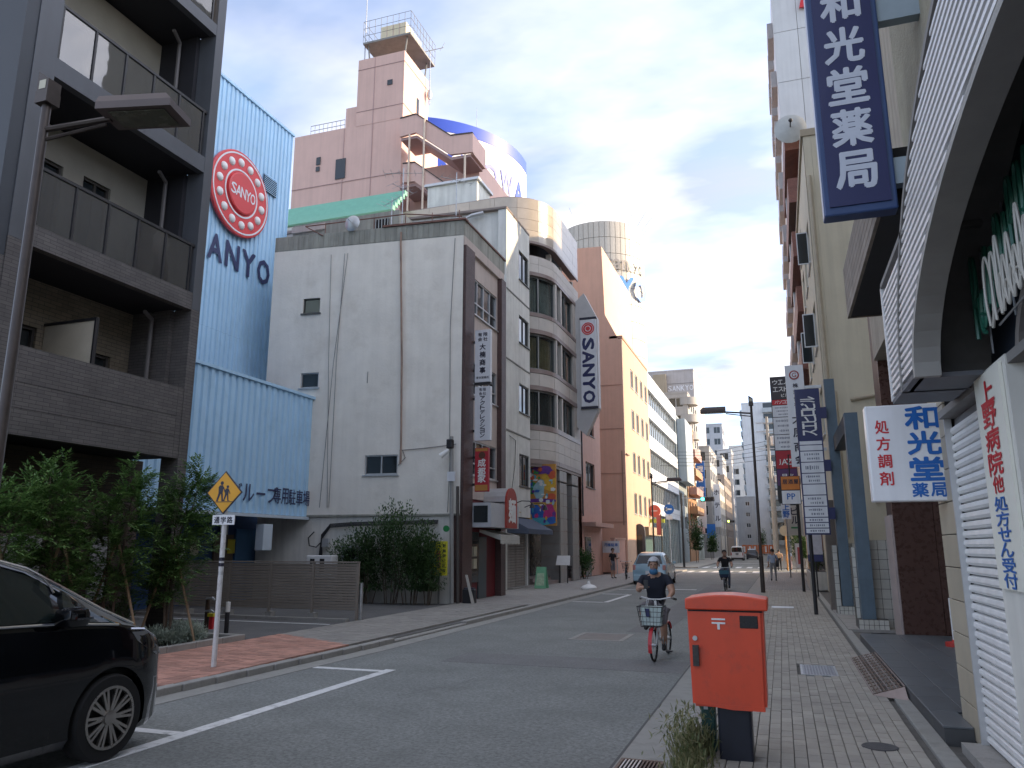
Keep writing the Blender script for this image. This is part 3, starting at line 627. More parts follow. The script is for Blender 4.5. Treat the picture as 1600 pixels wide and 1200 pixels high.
for k in range(4):
    m = MB(); z = 2.50 - k * .035
    m.tube([onw(.7, z + .05, .06 + .02 * k), onw(2.2, z + .03, .07), onw(3.6, z, .07 + .02 * k), onw(4.45, z - .05, .08), onw(4.75, 2.1 - .05 * k, .08), onw(4.7 + .03 * k, 1.5, .08), onw(4.78, .9, .06)], .018, 6); m.build('cable', M_BLACK, wb, smooth=True)
m = MB(); m.tube([onw(5.0, 2.2, .12), onw(5.2, 2.0, .12), onw(5.15, 1.75, .12), onw(4.9, 1.7, .12), onw(4.75, 1.85, .1)], .02, 6); m.build('cable', M_BLACK, wb, smooth=True)
m = MB(); p = onw(4.55, 1.75, .08); m.box(p[0] - .12, p[0] + .12, p[1] - .1, p[1] + .02, 1.7, 1.98); m.build('meter_box', M_ALU, wb)
m = MB(); m.ext([onw(-.01, 2.70, .03), onw(Ln, 2.70, .03), onw(Ln, 2.76, .03), onw(-.01, 2.76, .03)], (0, .04, 0)); m.build('ledge', M_CONC, wb, fix=True)
# street front
FP0, FP1 = (-9.80, 23.95), (-9.80, 26.75)
FW = [(.05, 2.75, 9.82, 11.15), (.05, 2.75, 6.9, 8.1), (.05, 2.75, 4.1, 5.3)]
wall(FP0, FP1, 3.3, 12.3, FW, .12).build('front_wall', M_PINKP, wb)
for h in FW: window(wb, FP0, FP1, h, .08, M_ALU, M_GLASS, 4, 1, .05, True, zsplit=[.35])
for y0, y1 in ((23.12, 23.94), (26.76, 27.25)):
    m = MB(); m.box(-9.95, -9.62, y0, y1, -.05, 11.95); m.build('pillar', M_BTILE, wb)
m = MB(); m.box(-9.95, -9.7, 23.13, 27.24, 11.95, 12.3); m.build('frieze', M_PINKP, wb)
m = MB(); m.box(-9.94, -9.85, 23.95, 26.75, 0, 3.295); m.build('shop_wall', mat('shop_red_wall', (.17, .022, .03), .6, var=.15), wb)
m = MB(); m.box(-9.85, -9.80, 25.0, 25.75, 0, 2.05); m.build('door', mat('teal_door', (.05, .075, .085), .3, var=.1), wb)
m = MB(); m.box(-9.85, -9.78, 24.0, 24.95, .55, 2.2); m.build('menu_window', M_GLASS, wb)
for i in range(4):
    m = MB(); m.box(-9.775, -9.765, 24.05 + (i % 2) * .4, 24.35 + (i % 2) * .4, 1.0 + .4 * (i // 2), 1.32 + .4 * (i // 2)); m.build('menu_card', MATS['cream_paper'], wb)
# things on the roof
t = thing('satellite_dish', 'small round satellite dish on the roof rail of the white building', 'satellite dish', onw(4.15, 12.93))
p = onw(4.15, 13.1, .1); m = MB(); m.lathe([(.30, .10), (.22, .04), (.1, .01), (.01, 0)], (p[0], p[1] - .1, p[2]), 20, 'Y'); m.build('dish', M_ALU, t, smooth=True)
m = MB(); m.tube([onw(4.15, 12.86, .05), p], .02, 6); m.tube([p, (p[0], p[1] - .35, p[2] + .05)], .012, 5); m.build('mount', M_STEEL, t)
t = thing('roof_railing', 'rusty pipe railing round the white building roof edge', 'railing', onw(4.5, 12.9))
m = MB(); m.tube([onw(6.1, 13.25, -.1), onw(2.2, 13.35, -.1), onw(.1, 13.05, -.1)], .022, 6)
m.tube([onw(6.1, 13.25, -.1), onw(5.3, 12.75, .05)], .022, 6)
m.build('rail', M_RUSTC, t)
for d in (5.3, 4.3, 3.4, 2.2, 1.2, .2):
    m = MB(); m.tube([onw(d, 12.86, -.1), onw(d, 13.3, -.1)], .016, 6); m.build('post', M_RUSTC, t)
def antenna(nm, label, p, h, arms):
    t = thing('tv_antenna', label, 'antenna', p)
    m = MB(); m.tube([p, (p[0], p[1], p[2] + h)], .018, 6); m.build('mast', M_STEEL, t)
    for z, L_, n, a in arms:
        m = MB(); dx, dy = math.cos(a), math.sin(a); b = Vector((p[0], p[1], p[2] + z))
        m.tube([b - Vector((dx, dy, 0)) * L_ / 2, b + Vector((dx, dy, .0)) * L_ / 2], .012, 5)
        for i in range(n):
            c = b + Vector((dx, dy, 0)) * (i / (n - 1) - .5) * L_; w_ = .32 - .12 * i / n; m.tube([c - Vector((-dy, dx, 0)) * w_, c + Vector((-dy, dx, 0)) * w_], .007, 4)
        m.build('boom', M_STEEL, t)
    return t
antenna('a', 'tall rooftop aerial above the pipe on the white building', onw(2.37, 12.9, -.2), 2.3, [(2.1, 1.4, 6, .3), (1.5, 1.0, 5, 1.2)])
antenna('a', 'rooftop aerial nearest the street corner of the white building', onw(.35, 12.9, -.2), 1.9, [(1.6, 1.2, 6, .8)])
antenna('a', 'low rooftop aerial behind the railing of the white building', onw(2.9, 12.9, -.5), 1.3, [(1.2, 1.1, 5, -.5)])
# ================================================================== grey rendered building with four stacked windows
M_GREYW = mat('pale_grey_render', (.68, .69, .65), .85, var=.10, scale=1.2, streak=.18, bump=.2, bscale=16, dirt=((.27, .27, .24), .8, .3))
gb = thing('grey_building', 'pale grey rendered building with one stack of sliding windows over roller shutters', 'building', (-10.8, 30.8, 0))
P0, P1 = (-10.8, 30.8), (-10.8, 34.0)
GH = [(1.6, 3.08, 14.0, 15.45), (1.6, 3.08, 10.95, 12.25), (1.6, 3.08, 7.7, 9.02), (1.6, 3.08, 4.37, 5.8)]
wall(P0, P1, 3.0, 16.75, GH, .16).build('front_wall', M_GREYW, gb)
for h in GH: window(gb, P0, P1, h, .1, MW, M_GLASS, 2, 1, .05, True)
m = MB(); m.prism([(-11.0, 30.8), (-20, 30.0), (-20, 34), (-11.0, 34)], 0, 16.74); m.build('core', M_GREYW, gb)
m = MB(); m.box(-11.2, -10.80, 30.62, 30.799, 0, 16.75); m.build('corner_pier', M_GREYW, gb)
for z in (6.6, 9.75, 12.95):
    m = MB(); m.box(-10.805, -10.775, 30.63, 34, z, z + .06); m.build('string_course', mat('dark_joint', (.20, .20, .19), .9, var=.1), gb)
m = MB(); m.prism([(-20, 29.95), (-10.78, 30.58), (-10.78, 34.0), (-11.0, 34.0), (-11.0, 30.85), (-20, 30.2)], 16.76, 16.86); m.build('coping', mat('dull_coping', (.24, .20, .18), .8, var=.2), gb)
for x, zb in ((-16.2, 13), (-12.65, 13)):
    m = MB(); m.tube([(x, 30.3, zb), (x, 30.3, 16.4), (x + .25, 30.4, 16.55), (x + .8, 30.45, 16.62)], .09, 8); m.build('vent_pipe', MATS['pale_trim'] if False else M_ALU, gb, smooth=True)
m = MB(); m.tube([(-13.9, 30.3, 12.5), (-13.9, 30.3, 15.2), (-13.6, 30.2, 15.45), (-13.2, 30.2, 15.5)], .07, 8); m.build('vent_pipe', M_ALU, gb, smooth=True)
M_SHUT = mat('old_shutter', (.33, .30, .27), .6, var=.15, scale=3, streak=.15)
m = MB(); m.box(-11.0, -10.86, 30.8, 34.0, 0, 2.99); m.build('shop_recess', mat('dark_render', (.13, .125, .12), .9, var=.2), gb)
for y0, y1 in ((30.85, 31.95), (32.0, 33.25)):
    sh = MB(); sh.box(-10.858, -10.84, y0, y1, 2.3, 2.6); sh = sh.build('roller_shutter', M_SHUT, gb)
    for i in range(20):
        m = MB(); z = .05 + i * .112; m.ext([(-10.855, y0, z), (-10.815, y0, z + .012), (-10.825, y0, z + .09), (-10.855, y0, z + .105)], (0, y1 - y0, 0)); m.build('slat', M_SHUT, sh, fix=True)
m = MB(); m.box(-10.858, -10.74, 33.3, 33.42, 0, 2.5); m.build('white_jamb', M_WHITE, gb)
m = MB(); m.box(-10.95, -10.55, 30.8, 34.0, -.04, .05); m.build('step', M_KERB, gb)
m = MB(); m.ext([(-10.8, 30.75, 2.95), (-9.85, 30.75, 2.45), (-9.85, 30.75, 2.25), (-10.8, 30.75, 2.28)], (0, 3.6, 0)); m.build('awning', mat('slate_canvas', (.075, .095, .14), .85, var=.1, scale=3), gb, fix=True)
for y in (31.2, 33.1):
    m = MB(); m.tube([(-10.79, y, 3.45), (-10.3, y, 3.62), (-9.95, y, 3.6), (-9.85, y, 3.5)], .02, 6); lm = m.build('lamp_arm', M_BLACK, gb, smooth=True)
    m = MB(); m.lathe([(.05, .12), (.07, .06), (.13, -.08), (.11, -.08), (.03, .04)], (-9.83, y, 3.4), 14); m.build('lamp_shade', M_BLACK, lm, smooth=True)
tx = MB(); htext(tx, 'カレー', 31.4, 3.2, .32, .42, ((-10.785, 0, 0), (0, 1, 0), (0, 0, 1), .0), .03); tx.build('lettering', mat('faded_gold', (.50, .42, .22), .6), gb)
m = MB(); m.tube([(-10.77, 31.0, 6.4), (-10.77, 31.8, 6.3), (-10.77, 31.7, 5.2), (-10.77, 31.1, 3.6)], .012, 5); m.build('cable', M_BLACK, gb)
# ================================================================== striped wall glimpsed left of the white building
M_STON = mat('beige_granite', (.50, .47, .43), .55, var=.10, scale=1.5, rnd_amt=.07, bump=.12, bscale=60)
M_STONB = mat('brown_granite', (.23, .18, .165), .4, var=.12, scale=1.5, rnd_amt=.05)
sb = thing('striped_building', 'beige stone building with brown bands glimpsed between blue and white walls', 'building', (-18, 29.2, 0))
m = MB(); m.box(-27, -16.8, 29.2, 36, 0, 16.6); m.build('wall', M_STON, sb)
for i in range(13):
    z = 5.6 + i * .9; m = MB(); m.box(-27, -16.8, 29.15, 29.199, z, z + (.22 if i % 2 else .12)); m.build('band', M_STONB, sb)
# ================================================================== stone building with rounded corner
st = thing('rounded_stone_building', 'polished stone building with rounded corner and curved bay windows', 'building', (-10.3, 37, 0))
CX, CY, CR = -12.8, 37.0, 2.5
S1 = 6.0; S2 = S1 + CR * math.pi / 2; S3 = S2 + 4.6
def path(s, off=0.0):
    if s < S1: return (CX - (S1 - s), CY - CR - off)
    if s < S2:
        a = -math.pi / 2 + (s - S1) / CR; return (CX + (CR + off) * math.cos(a), CY + (CR + off) * math.sin(a))
    return (CX + CR + off, CY + (s - S2))
def curved(mb, s0, s1, z0, z1, o0, o1):
    n = 1 if s1 <= S1 or s0 >= S2 else max(1, round((s1 - s0) / .28)); ss = [s0 + (s1 - s0) * i / n for i in range(n + 1)]
    vs = []
    for s in ss: 
        a = path(s, o0); b = path(s, o1); vs += [(*a, z0), (*b, z0), (*b, z1), (*a, z1)]
    fs = []
    for i in range(n):
        for k in range(4): fs.append((i * 4 + k, (i + 1) * 4 + k, (i + 1) * 4 + (k + 1) % 4, i * 4 + (k + 1) % 4))
    fs += [(0, 3, 2, 1)[::-1], (n * 4, n * 4 + 1, n * 4 + 2, n * 4 + 3)[::-1]]
    return mb.add(vs, fs)
def cladding(z0, z1, rows, pw, mt, sA=0.0, sB=S3, off=.05):
    h = (z1 - z0) / rows
    for r in range(rows):
        s = sA; k = 0
        while s < sB - .05:
            e = min(s + pw, sB)
            if S1 < s < S2 and e > S2: e = S2
            if s < S1 < e: e = S1
            m = MB(); curved(m, s + .006, e - .006, z0 + r * h + .006, z0 + (r + 1) * h - .006, .0, off + rnd.uniform(-.003, .003)); m.build('stone_panel', mt, st, smooth=30); s = e
m = MB(); curved(m, 0, S3, 5.62, 7.5, -.4, -.002)
for a, b in ((9.25, 10.3), (12.12, 13.2), (15.15, 16.2), (17.0, 19.35)): curved(m, 0, S3, a, b, -.4, -.002)
m.build('backing', M_STONB, st)
m = MB(); m.prism([(-22, 34.6)] + [path(S1 + (S2 - S1) * i / 8, -.9) for i in range(9)] + [path(S3, -.9), (-22, 41.6)], 3.0, 19.3); m.build('core', M_DARK, st)
cladding(17.0, 19.3, 4, 1.15, mat('polished_beige_granite', (.44, .39, .33), .2, var=.10, scale=1.5, rnd_amt=.06))
for z0, z1, rows in ((5.85, 7.25, 3), (9.48, 10.1, 1), (12.35, 13.0, 1), (15.35, 16.2, 2)): cladding(z0, z1, rows, 1.15, M_STON, 2.0)
for z0, z1 in ((5.62, 5.85), (7.25, 7.5), (9.25, 9.48), (10.1, 10.32), (12.12, 12.35), (13.0, 13.2), (15.15, 15.35), (16.86, 17.0)): cladding(z0, z1, 1, 1.6, M_STONB, 2.0, S3, .075)
M_WFS = mat('window_frame_grey', (.16, .17, .17), .4, metal=.4, var=.1)
for z0, z1, cm in ((7.5, 9.25, mat('grey_curtain', (.10, .10, .095), .9, var=.2)), (10.32, 12.12, M_CURTY), (13.2, 15.15, M_CURT)):
    f = MB(); 
    for a, b, c, d in ((2.0, S3, z0, z0 + .07), (2.0, S3, z1 - .07, z1)): curved(f, a, b, c, d, -.2, -.08)
    wn = f.build('bay_window', M_WFS, st)
    edges = [S1 - 1.1, S1 + .25, S1 + 1.3, S1 + 2.35, S2 - .2, S2 + .55, S2 + 1.9, S2 + 3.3]
    for i, s in enumerate(edges):
        f = MB(); curved(f, s - .04, s + .04, z0 + .07, z1 - .07, -.2, -.07); f.build('mullion', M_WFS, wn)
        if i < len(edges) - 1 and i != 4 or i == 4:
            if i < len(edges) - 1:
                g = MB(); curved(g, s + .045, edges[i + 1] - .045, z0 + .075, z1 - .075, -.15, -.14); g.build('pane', M_GLASSC, wn, smooth=30)
    k = MB(); s = S1 - 1.0; pts = []
    while s < S2 + 3.2: pts.append(path(s, -.32 - .045 * (len(pts) % 2))); s += .075
    for a, b in zip(pts[:-1], pts[1:]): k.quad((*a, z0 + .02), (*b, z0 + .02), (*b, z1 - .1), (*a, z1 - .1))
    k.build('curtain', cm, wn)
    for a, b in ((S2 - .2, S2 + .0), (S2 + .75, S2 + 1.0), (S2 + 3.3, S3)):
        q = MB(); curved(q, max(a, S2 - .2), b, z0, z1, -.3, .04); q.build('stone_pier', M_STON, st)
# open terrace under the top band
m = MB(); curved(m, 0, S3, 16.2, 16.24, -1.2, .0); m.build('terrace_floor', M_STONB, st)
for s in (S1 + .5, S2, S2 + 2.0, S3 - .1):
    m = MB(); curved(m, s - .12, s + .12, 16.24, 16.86, -.5, -.25); m.build('terrace_post', M_STON, st)
# ground level: soffit, piers, dark entrance
m = MB(); curved(m, 2.0, S3, 5.5, 5.615, -3.0, .02); m.build('soffit', M_STONB, st)
for s in (S2 + .2, S2 + 2.6):
    pr_ = MB(); p = path(s, 0); pr_.box(p[0] - 1.0, p[0] - .03, p[1] + .05, p[1] + 1.35, 0, 5.49); pi = pr_.build('pier', M_STONB, st)
    for k in range(9):
        for (a0, a1) in ((0.02, .68), (.70, 1.36)):
            m = MB(); m.box(p[0] - .03, p[0] + .012, p[1] + a0 + .03, p[1] + a1 + .03, .62 * k + .01 - (.1 if k == 8 else 0), .62 * k + .60 - (.1 if k == 8 else 0)); m.build('stone_panel', mat('grey_granite', (.24, .235, .225), .35, var=.12, rnd_amt=.07), pi)
        m = MB(); m.box(p[0] - .98, p[0] - .035, p[1] + .02, p[1] + .049, .62 * k + .01 - (.1 if k == 8 else 0), .62 * k + .60 - (.1 if k == 8 else 0)); m.build('stone_panel', MATS['grey_granite'], pi)
m = MB(); m.box(-13.6, -12.1, 34.4, 41.5, 0, 5.49); m.build('entrance_wall', mat('black_granite', (.022, .022, .025), .25, var=.2), st)
m = MB(); m.box(-12.09, -12.05, 34.9, 36.6, .3, 2.5); m.build('door', M_GLASS, st)
m = MB(); m.box(-12.0, -10.4, 34.3, 41.6, -.03, .15); m.box(-12.0, -10.8, 34.3, 41.6, .15, .30); m.build('steps', M_STONB, st)
m = MB(); m.box(-10.75, -10.35, 39.4, 41.6, .16, .75); m.build('planter', MATS['black_granite'], st)
tx = MB(); htext(tx, 'T/T', 35.1, 1.55, .42, .36, ((-12.03, 0, 0), (0, 1, 0), (0, 0, 1), 0), .03); tx.build('lettering', M_WHITE, st)
# ================================================================== salmon building
M_SAL = mat('salmon_tile', (.68, .44, .33), .7, var=.07, scale=1.0, streak=.08)
M_SALJ = mat('salmon_joint', (.48, .30, .23), .8, var=.05)
M_SALR = mat('salmon_street_tile', (.50, .35, .25), .7, var=.07, scale=1.0, streak=.08)
sa = thing('salmon_building', 'salmon tiled building with slanting roofline and rows of narrow windows', 'building', (-10.5, 54, 0))
prof = [(-16, 0), (-10.5, 0), (-10.5, 16.7), (-11.2, 18.7), (-11.55, 24.0), (-16, 24.2)]
m = MB(); m.ext([(x, 54.0, z) for x, z in [(-16, 0), (-10.32, 0), (-10.32, 16.6), (-11.28, 18.6), (-11.42, 24.0), (-16, 24.2)]], (0, 11.4, 0)); m.build('body', M_SAL, sa, fix=True)
P0, P1 = (-10.1, 53.98), (-10.1, 65.6)
m = MB(); m.box(-10.33, -10.102, 53.985, 54.2, 0, 16.65); m.build('corner_return', M_SAL, sa)
SH = []
for zt, hh in ((15.1, 1.2), (11.95, 1.25), (8.7, 1.25), (5.65, 1.3)):
    for u in (3.2, 5.2, 7.5, 9.7): SH.append((u, u + 1.15, zt - hh - .25, zt))
wall(P0, P1, 0.0, 16.7, SH, .2).build('front_wall', M_SALR, sa)
for h in SH: window(sa, P0, P1, h, .10, M_ALU, glassmat('pale_office_glass', (.10, .125, .13), rough=.05), 2, 1, .06, True)
for z in (3.4, 6.8, 10.0, 13.2):
    m = MB(); m.box(-16, -10.105, 53.965, 53.984, z, z + .05); m.build('joint', M_SALJ, sa)
m = MB(); m.box(-11.0, -10.05, 54, 65.6, 16.71, 16.9); m.build('coping', M_SALJ, sa)
m = MB(); m.box(-12.4, -11.4, 60, 64.5, 16.9, 18.4); m.build('roof_glass_screen', M_GLASS, sa)
m = MB(); m.box(-10.09, -9.3, 58.4, 65.5, 2.6, 3.2); m.build('canopy', mat('tan_panel', (.36, .28, .20), .7, var=.1), sa)
m = MB(); m.tube([(-10.02, 54.2, 8.2), (-10.02, 55.2, 8.2)], .05, 6); m.tube([(-10.3, 53.9, 8.4), (-10.3, 53.9, 3.2)], .03, 6); m.build('drain_pipe', MATS['mid_pipe'] if 'mid_pipe' in MATS else mat('mid_pipe', (.24, .16, .14), .6), sa)
m = MB(); m.box(-10.08, -10.05, 59.0, 65.0, .1, 2.55); m.build('shop_glass', glassmat('green_shop_glass', (.10, .17, .16)), sa)
# low salmon annex in front of it
an = thing('salmon_annex', 'lower salmon tiled annex with wide dark windows beside the blade sign', 'building', (-11, 45, 0))
AP0, AP1 = (-11.0, 44.6), (-11.0, 50.0)
AH = [(1.2, 3.6, 5.3, 6.85), (1.2, 3.6, 8.6, 10.2)]
wall(AP0, AP1, 0, 11.0, AH, .2).build('front_wall', mat('rose_tile', (.52, .31, .25), .7, var=.08, streak=.1), an)
for h in AH: window(an, AP0, AP1, h, .15, MW, M_GLASS, 2, 1, .07, True)
m = MB(); m.box(-18, -11.25, 44.6, 50.0, 0, 10.9); m.build('core', MATS['rose_tile'], an)
m = MB(); m.box(-18, -10.9, 44.58, 50.05, 11.0, 11.2); m.build('coping', M_SALJ, an)
m = MB(); m.box(-10.99, -10.2, 44.7, 49.8, 2.9, 3.15); m.build('canopy', MATS['rose_tile'], an)
m = MB(); m.box(-10.99, -10.95, 45.2, 46.6, .02, 2.3); m.build('door', M_GLASS, an)
m = MB(); m.tube([(-10.9, 44.5, 9.3), (-10.9, 44.5, 3.5)], .05, 6); m.build('drain_pipe', M_BLACK, an)
yw = thing('courtyard_wall', 'low pinkish courtyard wall with shallow arch before the salmon building', 'wall', (-10.2, 50, 0))
m = MB(); m.box(-10.45, -10.25, 50.1, 57.5, 0, 2.2); m.build('wall', MATS['rose_tile'], yw)
m = MB(); m.box(-10.5, -10.2, 50.1, 57.5, 2.205, 2.3); m.build('coping', M_SALJ, yw)
# ================================================================== pink roof tower building behind
M_PNK = mat('dusty_pink_wall', (.61, .42, .365), .8, var=.06, scale=.8, streak=.08)
M_PNKJ = mat('pink_joint', (.40, .28, .27), .85, var=.05)
pk = thing('pink_tower_building', 'dusty pink building with stair tower rising above the roofs', 'building', (-23, 44, 0))
m = MB(); m.box(-32.2, -23.32, 44.0, 56, 0, 31.5); m.build('body', M_PNK, pk)
m = MB(); m.box(-27.06, -23.3, 43.98, 48.0, 31.4, 36.75); m.build('tower', M_PNK, pk)
m = MB(); m.box(-28.0, -27.07, 44.1, 47.5, 31.51, 33.1); m.build('side_block', M_PNK, pk)
m = MB(); m.prism([(-23.31, 45.4), (-18, 45.4), (-18, 53.5), (-23.31, 53.5)], 0, 28.0); m.build('street_wing', M_PNK, pk)
for z in (27.2, 32.5, 35.9):
    m = MB(); m.box(-32.2 if z < 31 else -27.06, -23.3, 43.95, 43.978, z, z + .04); m.box(-23.299, -23.27, 43.99, 47.9, z, z + .04); m.build('joint', M_PNKJ, pk)
for x in (-28.0, -25.7):
    m = MB(); m.box(x, x + .04, 43.952, 43.976, 24, 31.4 if x < -27.1 else 36.7); m.build('joint', M_PNKJ, pk)
for x0, x1, z0, z1 in ((-28.55, -27.75, 27.5, 29.05), (-30.2, -29.85, 28.9, 29.5), (-30.2, -29.9, 28.4, 28.75), (-24.6, -24.2, 34.2, 34.6)):
    m = MB(); m.box(x0, x1, 43.93, 43.975, z0, z1); m.build('window', M_GLASS, pk)
m = MB(); m.box(-23.295, -23.25, 46.1, 46.4, 33.0, 34.2); m.build('window', M_GLASS, pk)
rail = MB()
for z in (31.9, 32.3): rail.tube([(-31, 44.2, z), (-28.1, 44.2, z)], .03, 5)
for i in range(9): rail.tube([(-31 + i * .36, 44.2, 31.5), (-31 + i * .36, 44.2, 32.3)], .02, 5)
rail.build('roof_railing', M_ALU, pk)
# outside stair: sloping solid parapets between landings
def band(pts, th, y0, y1, nm='stair_parapet'):
    m = MB(); up = [(x, y0, z) for x, z in pts]; dn = [(x, y0, z - th) for x, z in pts][::-1]; m.ext(up + dn, (0, y1 - y0, 0)); m.build(nm, M_PNK, pk, fix=True)
    m = MB(); up = [(x, y0 - .05, z + .08) for x, z in pts]; dn = [(x, y0 - .05, z + .003) for x, z in pts][::-1]; m.ext(up + dn, (0, y1 - y0 + .1, 0)); m.build('handrail', M_BRONZE, pk, fix=True)
band([(-22.9, 30.6), (-21.7, 30.7), (-19.1, 28.6), (-17.5, 28.5)], 1.35, 42.9, 43.1)
band([(-22.6, 27.15), (-21.7, 27.1), (-19.2, 25.0), (-17.6, 24.9)], 1.35, 42.9, 43.1)
m = MB(); m.box(-17.7, -17.5, 43.11, 45.3, 27.1, 28.5); m.build('landing_parapet', M_PNK, pk); m = MB(); m.box(-17.8, -17.6, 43.11, 45.3, 23.5, 24.9); m.build('landing_parapet', M_PNK, pk)
for z in (29.25, 25.7):
    m = MB(); m.ext([(-22.9, 43.11, z), (-21.7, 43.11, z), (-19.1, 43.11, z - 2.1), (-17.72, 43.11, z - 2.1), (-17.72, 43.11, z - 2.3), (-19.1, 43.11, z - 2.3), (-21.7, 43.11, z - .2), (-22.9, 43.11, z - .2)], (0, 2.2, 0)); m.build('stair_flight', M_PNKJ, pk, fix=True)
for x, z0, z1 in ((-22.1, 20, 29.2), (-21.0, 20, 30.2), (-18.0, 20, 27.0)):
    m = MB(); m.tube([(x, 42.8, z0), (x, 42.8, z1)], .07, 6); m.build('pipe', mat('cream_pipe', (.60, .50, .40), .6), pk)
# roof tank in a cage on the tower
tk = thing('roof_water_tank', 'cream water tank in a railed steel cage on top of the pink tower', 'water tank', (-24.8, 45.5, 36.75))
m = MB(); m.box(-26.9, -23.0, 44.2, 48.4, 38.2, 38.35); m.build('platform', mat('grey_steel', (.22, .22, .21), .6, metal=.3, var=.2), tk)
m = MB(); m.bbox(-25.9, -23.8, 45.0, 47.6, 38.36, 40.0, .06); m.build('tank', mat('cream_tank', (.62, .56, .40), .5, var=.08), tk)
for i in range(1, 4):
    m = MB(); x = -25.9 + i * .525; m.box(x - .015, x + .015, 44.98, 44.999, 38.4, 39.95); m.build('seam', MATS['pink_joint'], tk)
for x in (-26.6, -23.4):
    for y in (44.5, 47.8): m = MB(); m.tube([(x, y, 38.2), (x * .9 - 2.5, y, 36.8)], .06, 5); m.build('leg', MATS['grey_steel'], tk)
m = MB()
for z in (38.9, 39.5, 40.1):
    for a, b in (((-26.9, 44.2), (-23.0, 44.2)), ((-23.0, 44.2), (-23.0, 48.4)), ((-26.9, 44.2), (-26.9, 48.4))): m.tube([(*a, z), (*b, z)], .02, 4)
for i in range(9):
    x = -26.9 + i * 3.9 / 8; m.tube([(x, 44.2, 38.3), (x, 44.2, 40.1)], .018, 4); y = 44.2 + i * 4.2 / 8; m.tube([(-23.0, y, 38.3), (-23.0, y, 40.1)], .018, 4)
m.build('cage', MATS['grey_steel'], tk)
def mast(nm, label, p, h, cat='lightning rod'):
    t = thing(nm, label, cat, p); m = MB(); m.tube([p, (p[0], p[1], p[2] + h)], [.05, .02], 6); m.build('rod', M_STEEL, t); return t
mast('lightning_rod', 'tall thin rod on the left corner of the pink tower', (-26.9, 44.5, 36.7), 9)
t = mast('roof_antenna', 'cranked aerial pole on the right corner of the pink tower', (-23.0, 47.6, 34.5), 4.6, 'antenna')
m = MB(); m.tube([(-24.2, 47.6, 39.1), (-21.9, 47.6, 39.1)], .03, 5); m.tube([(-22.2, 47.6, 38.9), (-21.8, 47.6, 39.5)], .025, 5); m.build('boom', M_STEEL, t); m = MB(); m.ball((-23.0, 47.6, 35.3), (.2, .2, .45), 8); m.build('balun', M_STEEL, t)
# white curved sign drum on the roof
dr = thing('curved_roof_sign', 'curved white rooftop sign with blue band and blue letters', 'sign', (-22, 54, 28))
A_, B_, C_ = Vector((-23.16, 50.2)), Vector((-20.45, 53.07)), Vector((-19.0, 58.0))
d_ = 2 * (A_.x * (B_.y - C_.y) + B_.x * (C_.y - A_.y) + C_.x * (A_.y - B_.y))
ux = (A_.length_squared * (B_.y - C_.y) + B_.length_squared * (C_.y - A_.y) + C_.length_squared * (A_.y - B_.y)) / d_
uy = (A_.length_squared * (C_.x - B_.x) + B_.length_squared * (A_.x - C_.x) + C_.length_squared * (B_.x - A_.x)) / d_
DC = Vector((ux, uy)); DR = (A_ - DC).length
t0 = math.atan2(A_.y - uy, A_.x - ux) - .35; t1 = math.atan2(C_.y - uy, C_.x - ux) + .12
def arc(mb, z0, z1, r0, r1, a0=t0, a1=t1, n=28):
    vs = []; fs = []
    for i in range(n + 1):
        a = a0 + (a1 - a0) * i / n; c, s = math.cos(a), math.sin(a)
        vs += [(ux + r0 * c, uy + r0 * s, z0), (ux + r1 * c, uy + r1 * s, z0), (ux + r1 * c, uy + r1 * s, z1), (ux + r0 * c, uy + r0 * s, z1)]
    for i in range(n):
        for k in range(4): fs.append((i * 4 + k, (i + 1) * 4 + k, (i + 1) * 4 + (k + 1) % 4, i * 4 + (k + 1) % 4)[::-1])
    fs += [(0, 1, 2, 3)[::-1], (n * 4 + 3, n * 4 + 2, n * 4 + 1, n * 4)[::-1]]
    return mb.add(vs, fs)
arc(MB(), 27, 34.1, DR - .4, DR).build('face', M_WHITE, dr, smooth=30, fix=True)
arc(MB(), 33.75, 34.8, DR - .42, DR + .03).build('band', mat('royal_blue', (.03, .08, .50), .4, var=.03), dr, smooth=30, fix=True)
tx = MB()
for i, ch in enumerate('KYOWA'):
    a = t1 - .15 - (4 - i) * 1.95 / DR - .06; o = Vector((ux + (DR + .05) * math.cos(a), uy + (DR + .05) * math.sin(a), 0))
    put(tx, ch, 0, 31.0, 1.6, 1.9, (o, (-math.sin(a), math.cos(a), 0), (0, 0, 1), 0), .04)
tx.build('lettering', MATS['royal_blue'], dr)
mast('lightning_rod', 'thin rod standing behind the curved white roof sign', (-22.5, 56, 34), 5)
# green ribbed roof
gr = thing('green_roofed_building', 'low roof of pale green ribbed metal below the pink wall', 'building', (-22, 33, 0))
m = MB(); m.box(-28, -18, 33.2, 40, 0, 18.8); m.build('wall', M_GREYW, gr)
M_GRN = mat('pale_green_metal', (.20, .47, .36), .5, var=.08)
for i in range(6):
    y = 33.0 + i * .26; z = 18.85 + i * .28; m = MB(); m.ext([(-28, y, z), (-28, y + .02, z + .25), (-28, y + .30, z + .28), (-28, y + .30, z)], (10.1, 0, 0)); m.build('roof_plank', M_GRN, gr, fix=True)
hu = thing('white_roof_hut', 'small white plastered hut on the roof below the pink stair', 'roof hut', (-15.2, 36.5, 19.3))
m = MB(); m.box(-17.6, -14.6, 36.5, 38.5, 19.3, 21.6); m.build('wall', M_GREYW, hu); m = MB(); m.box(-17.75, -14.45, 36.35, 38.65, 21.605, 21.75); m.build('roof', M_ALU, hu)
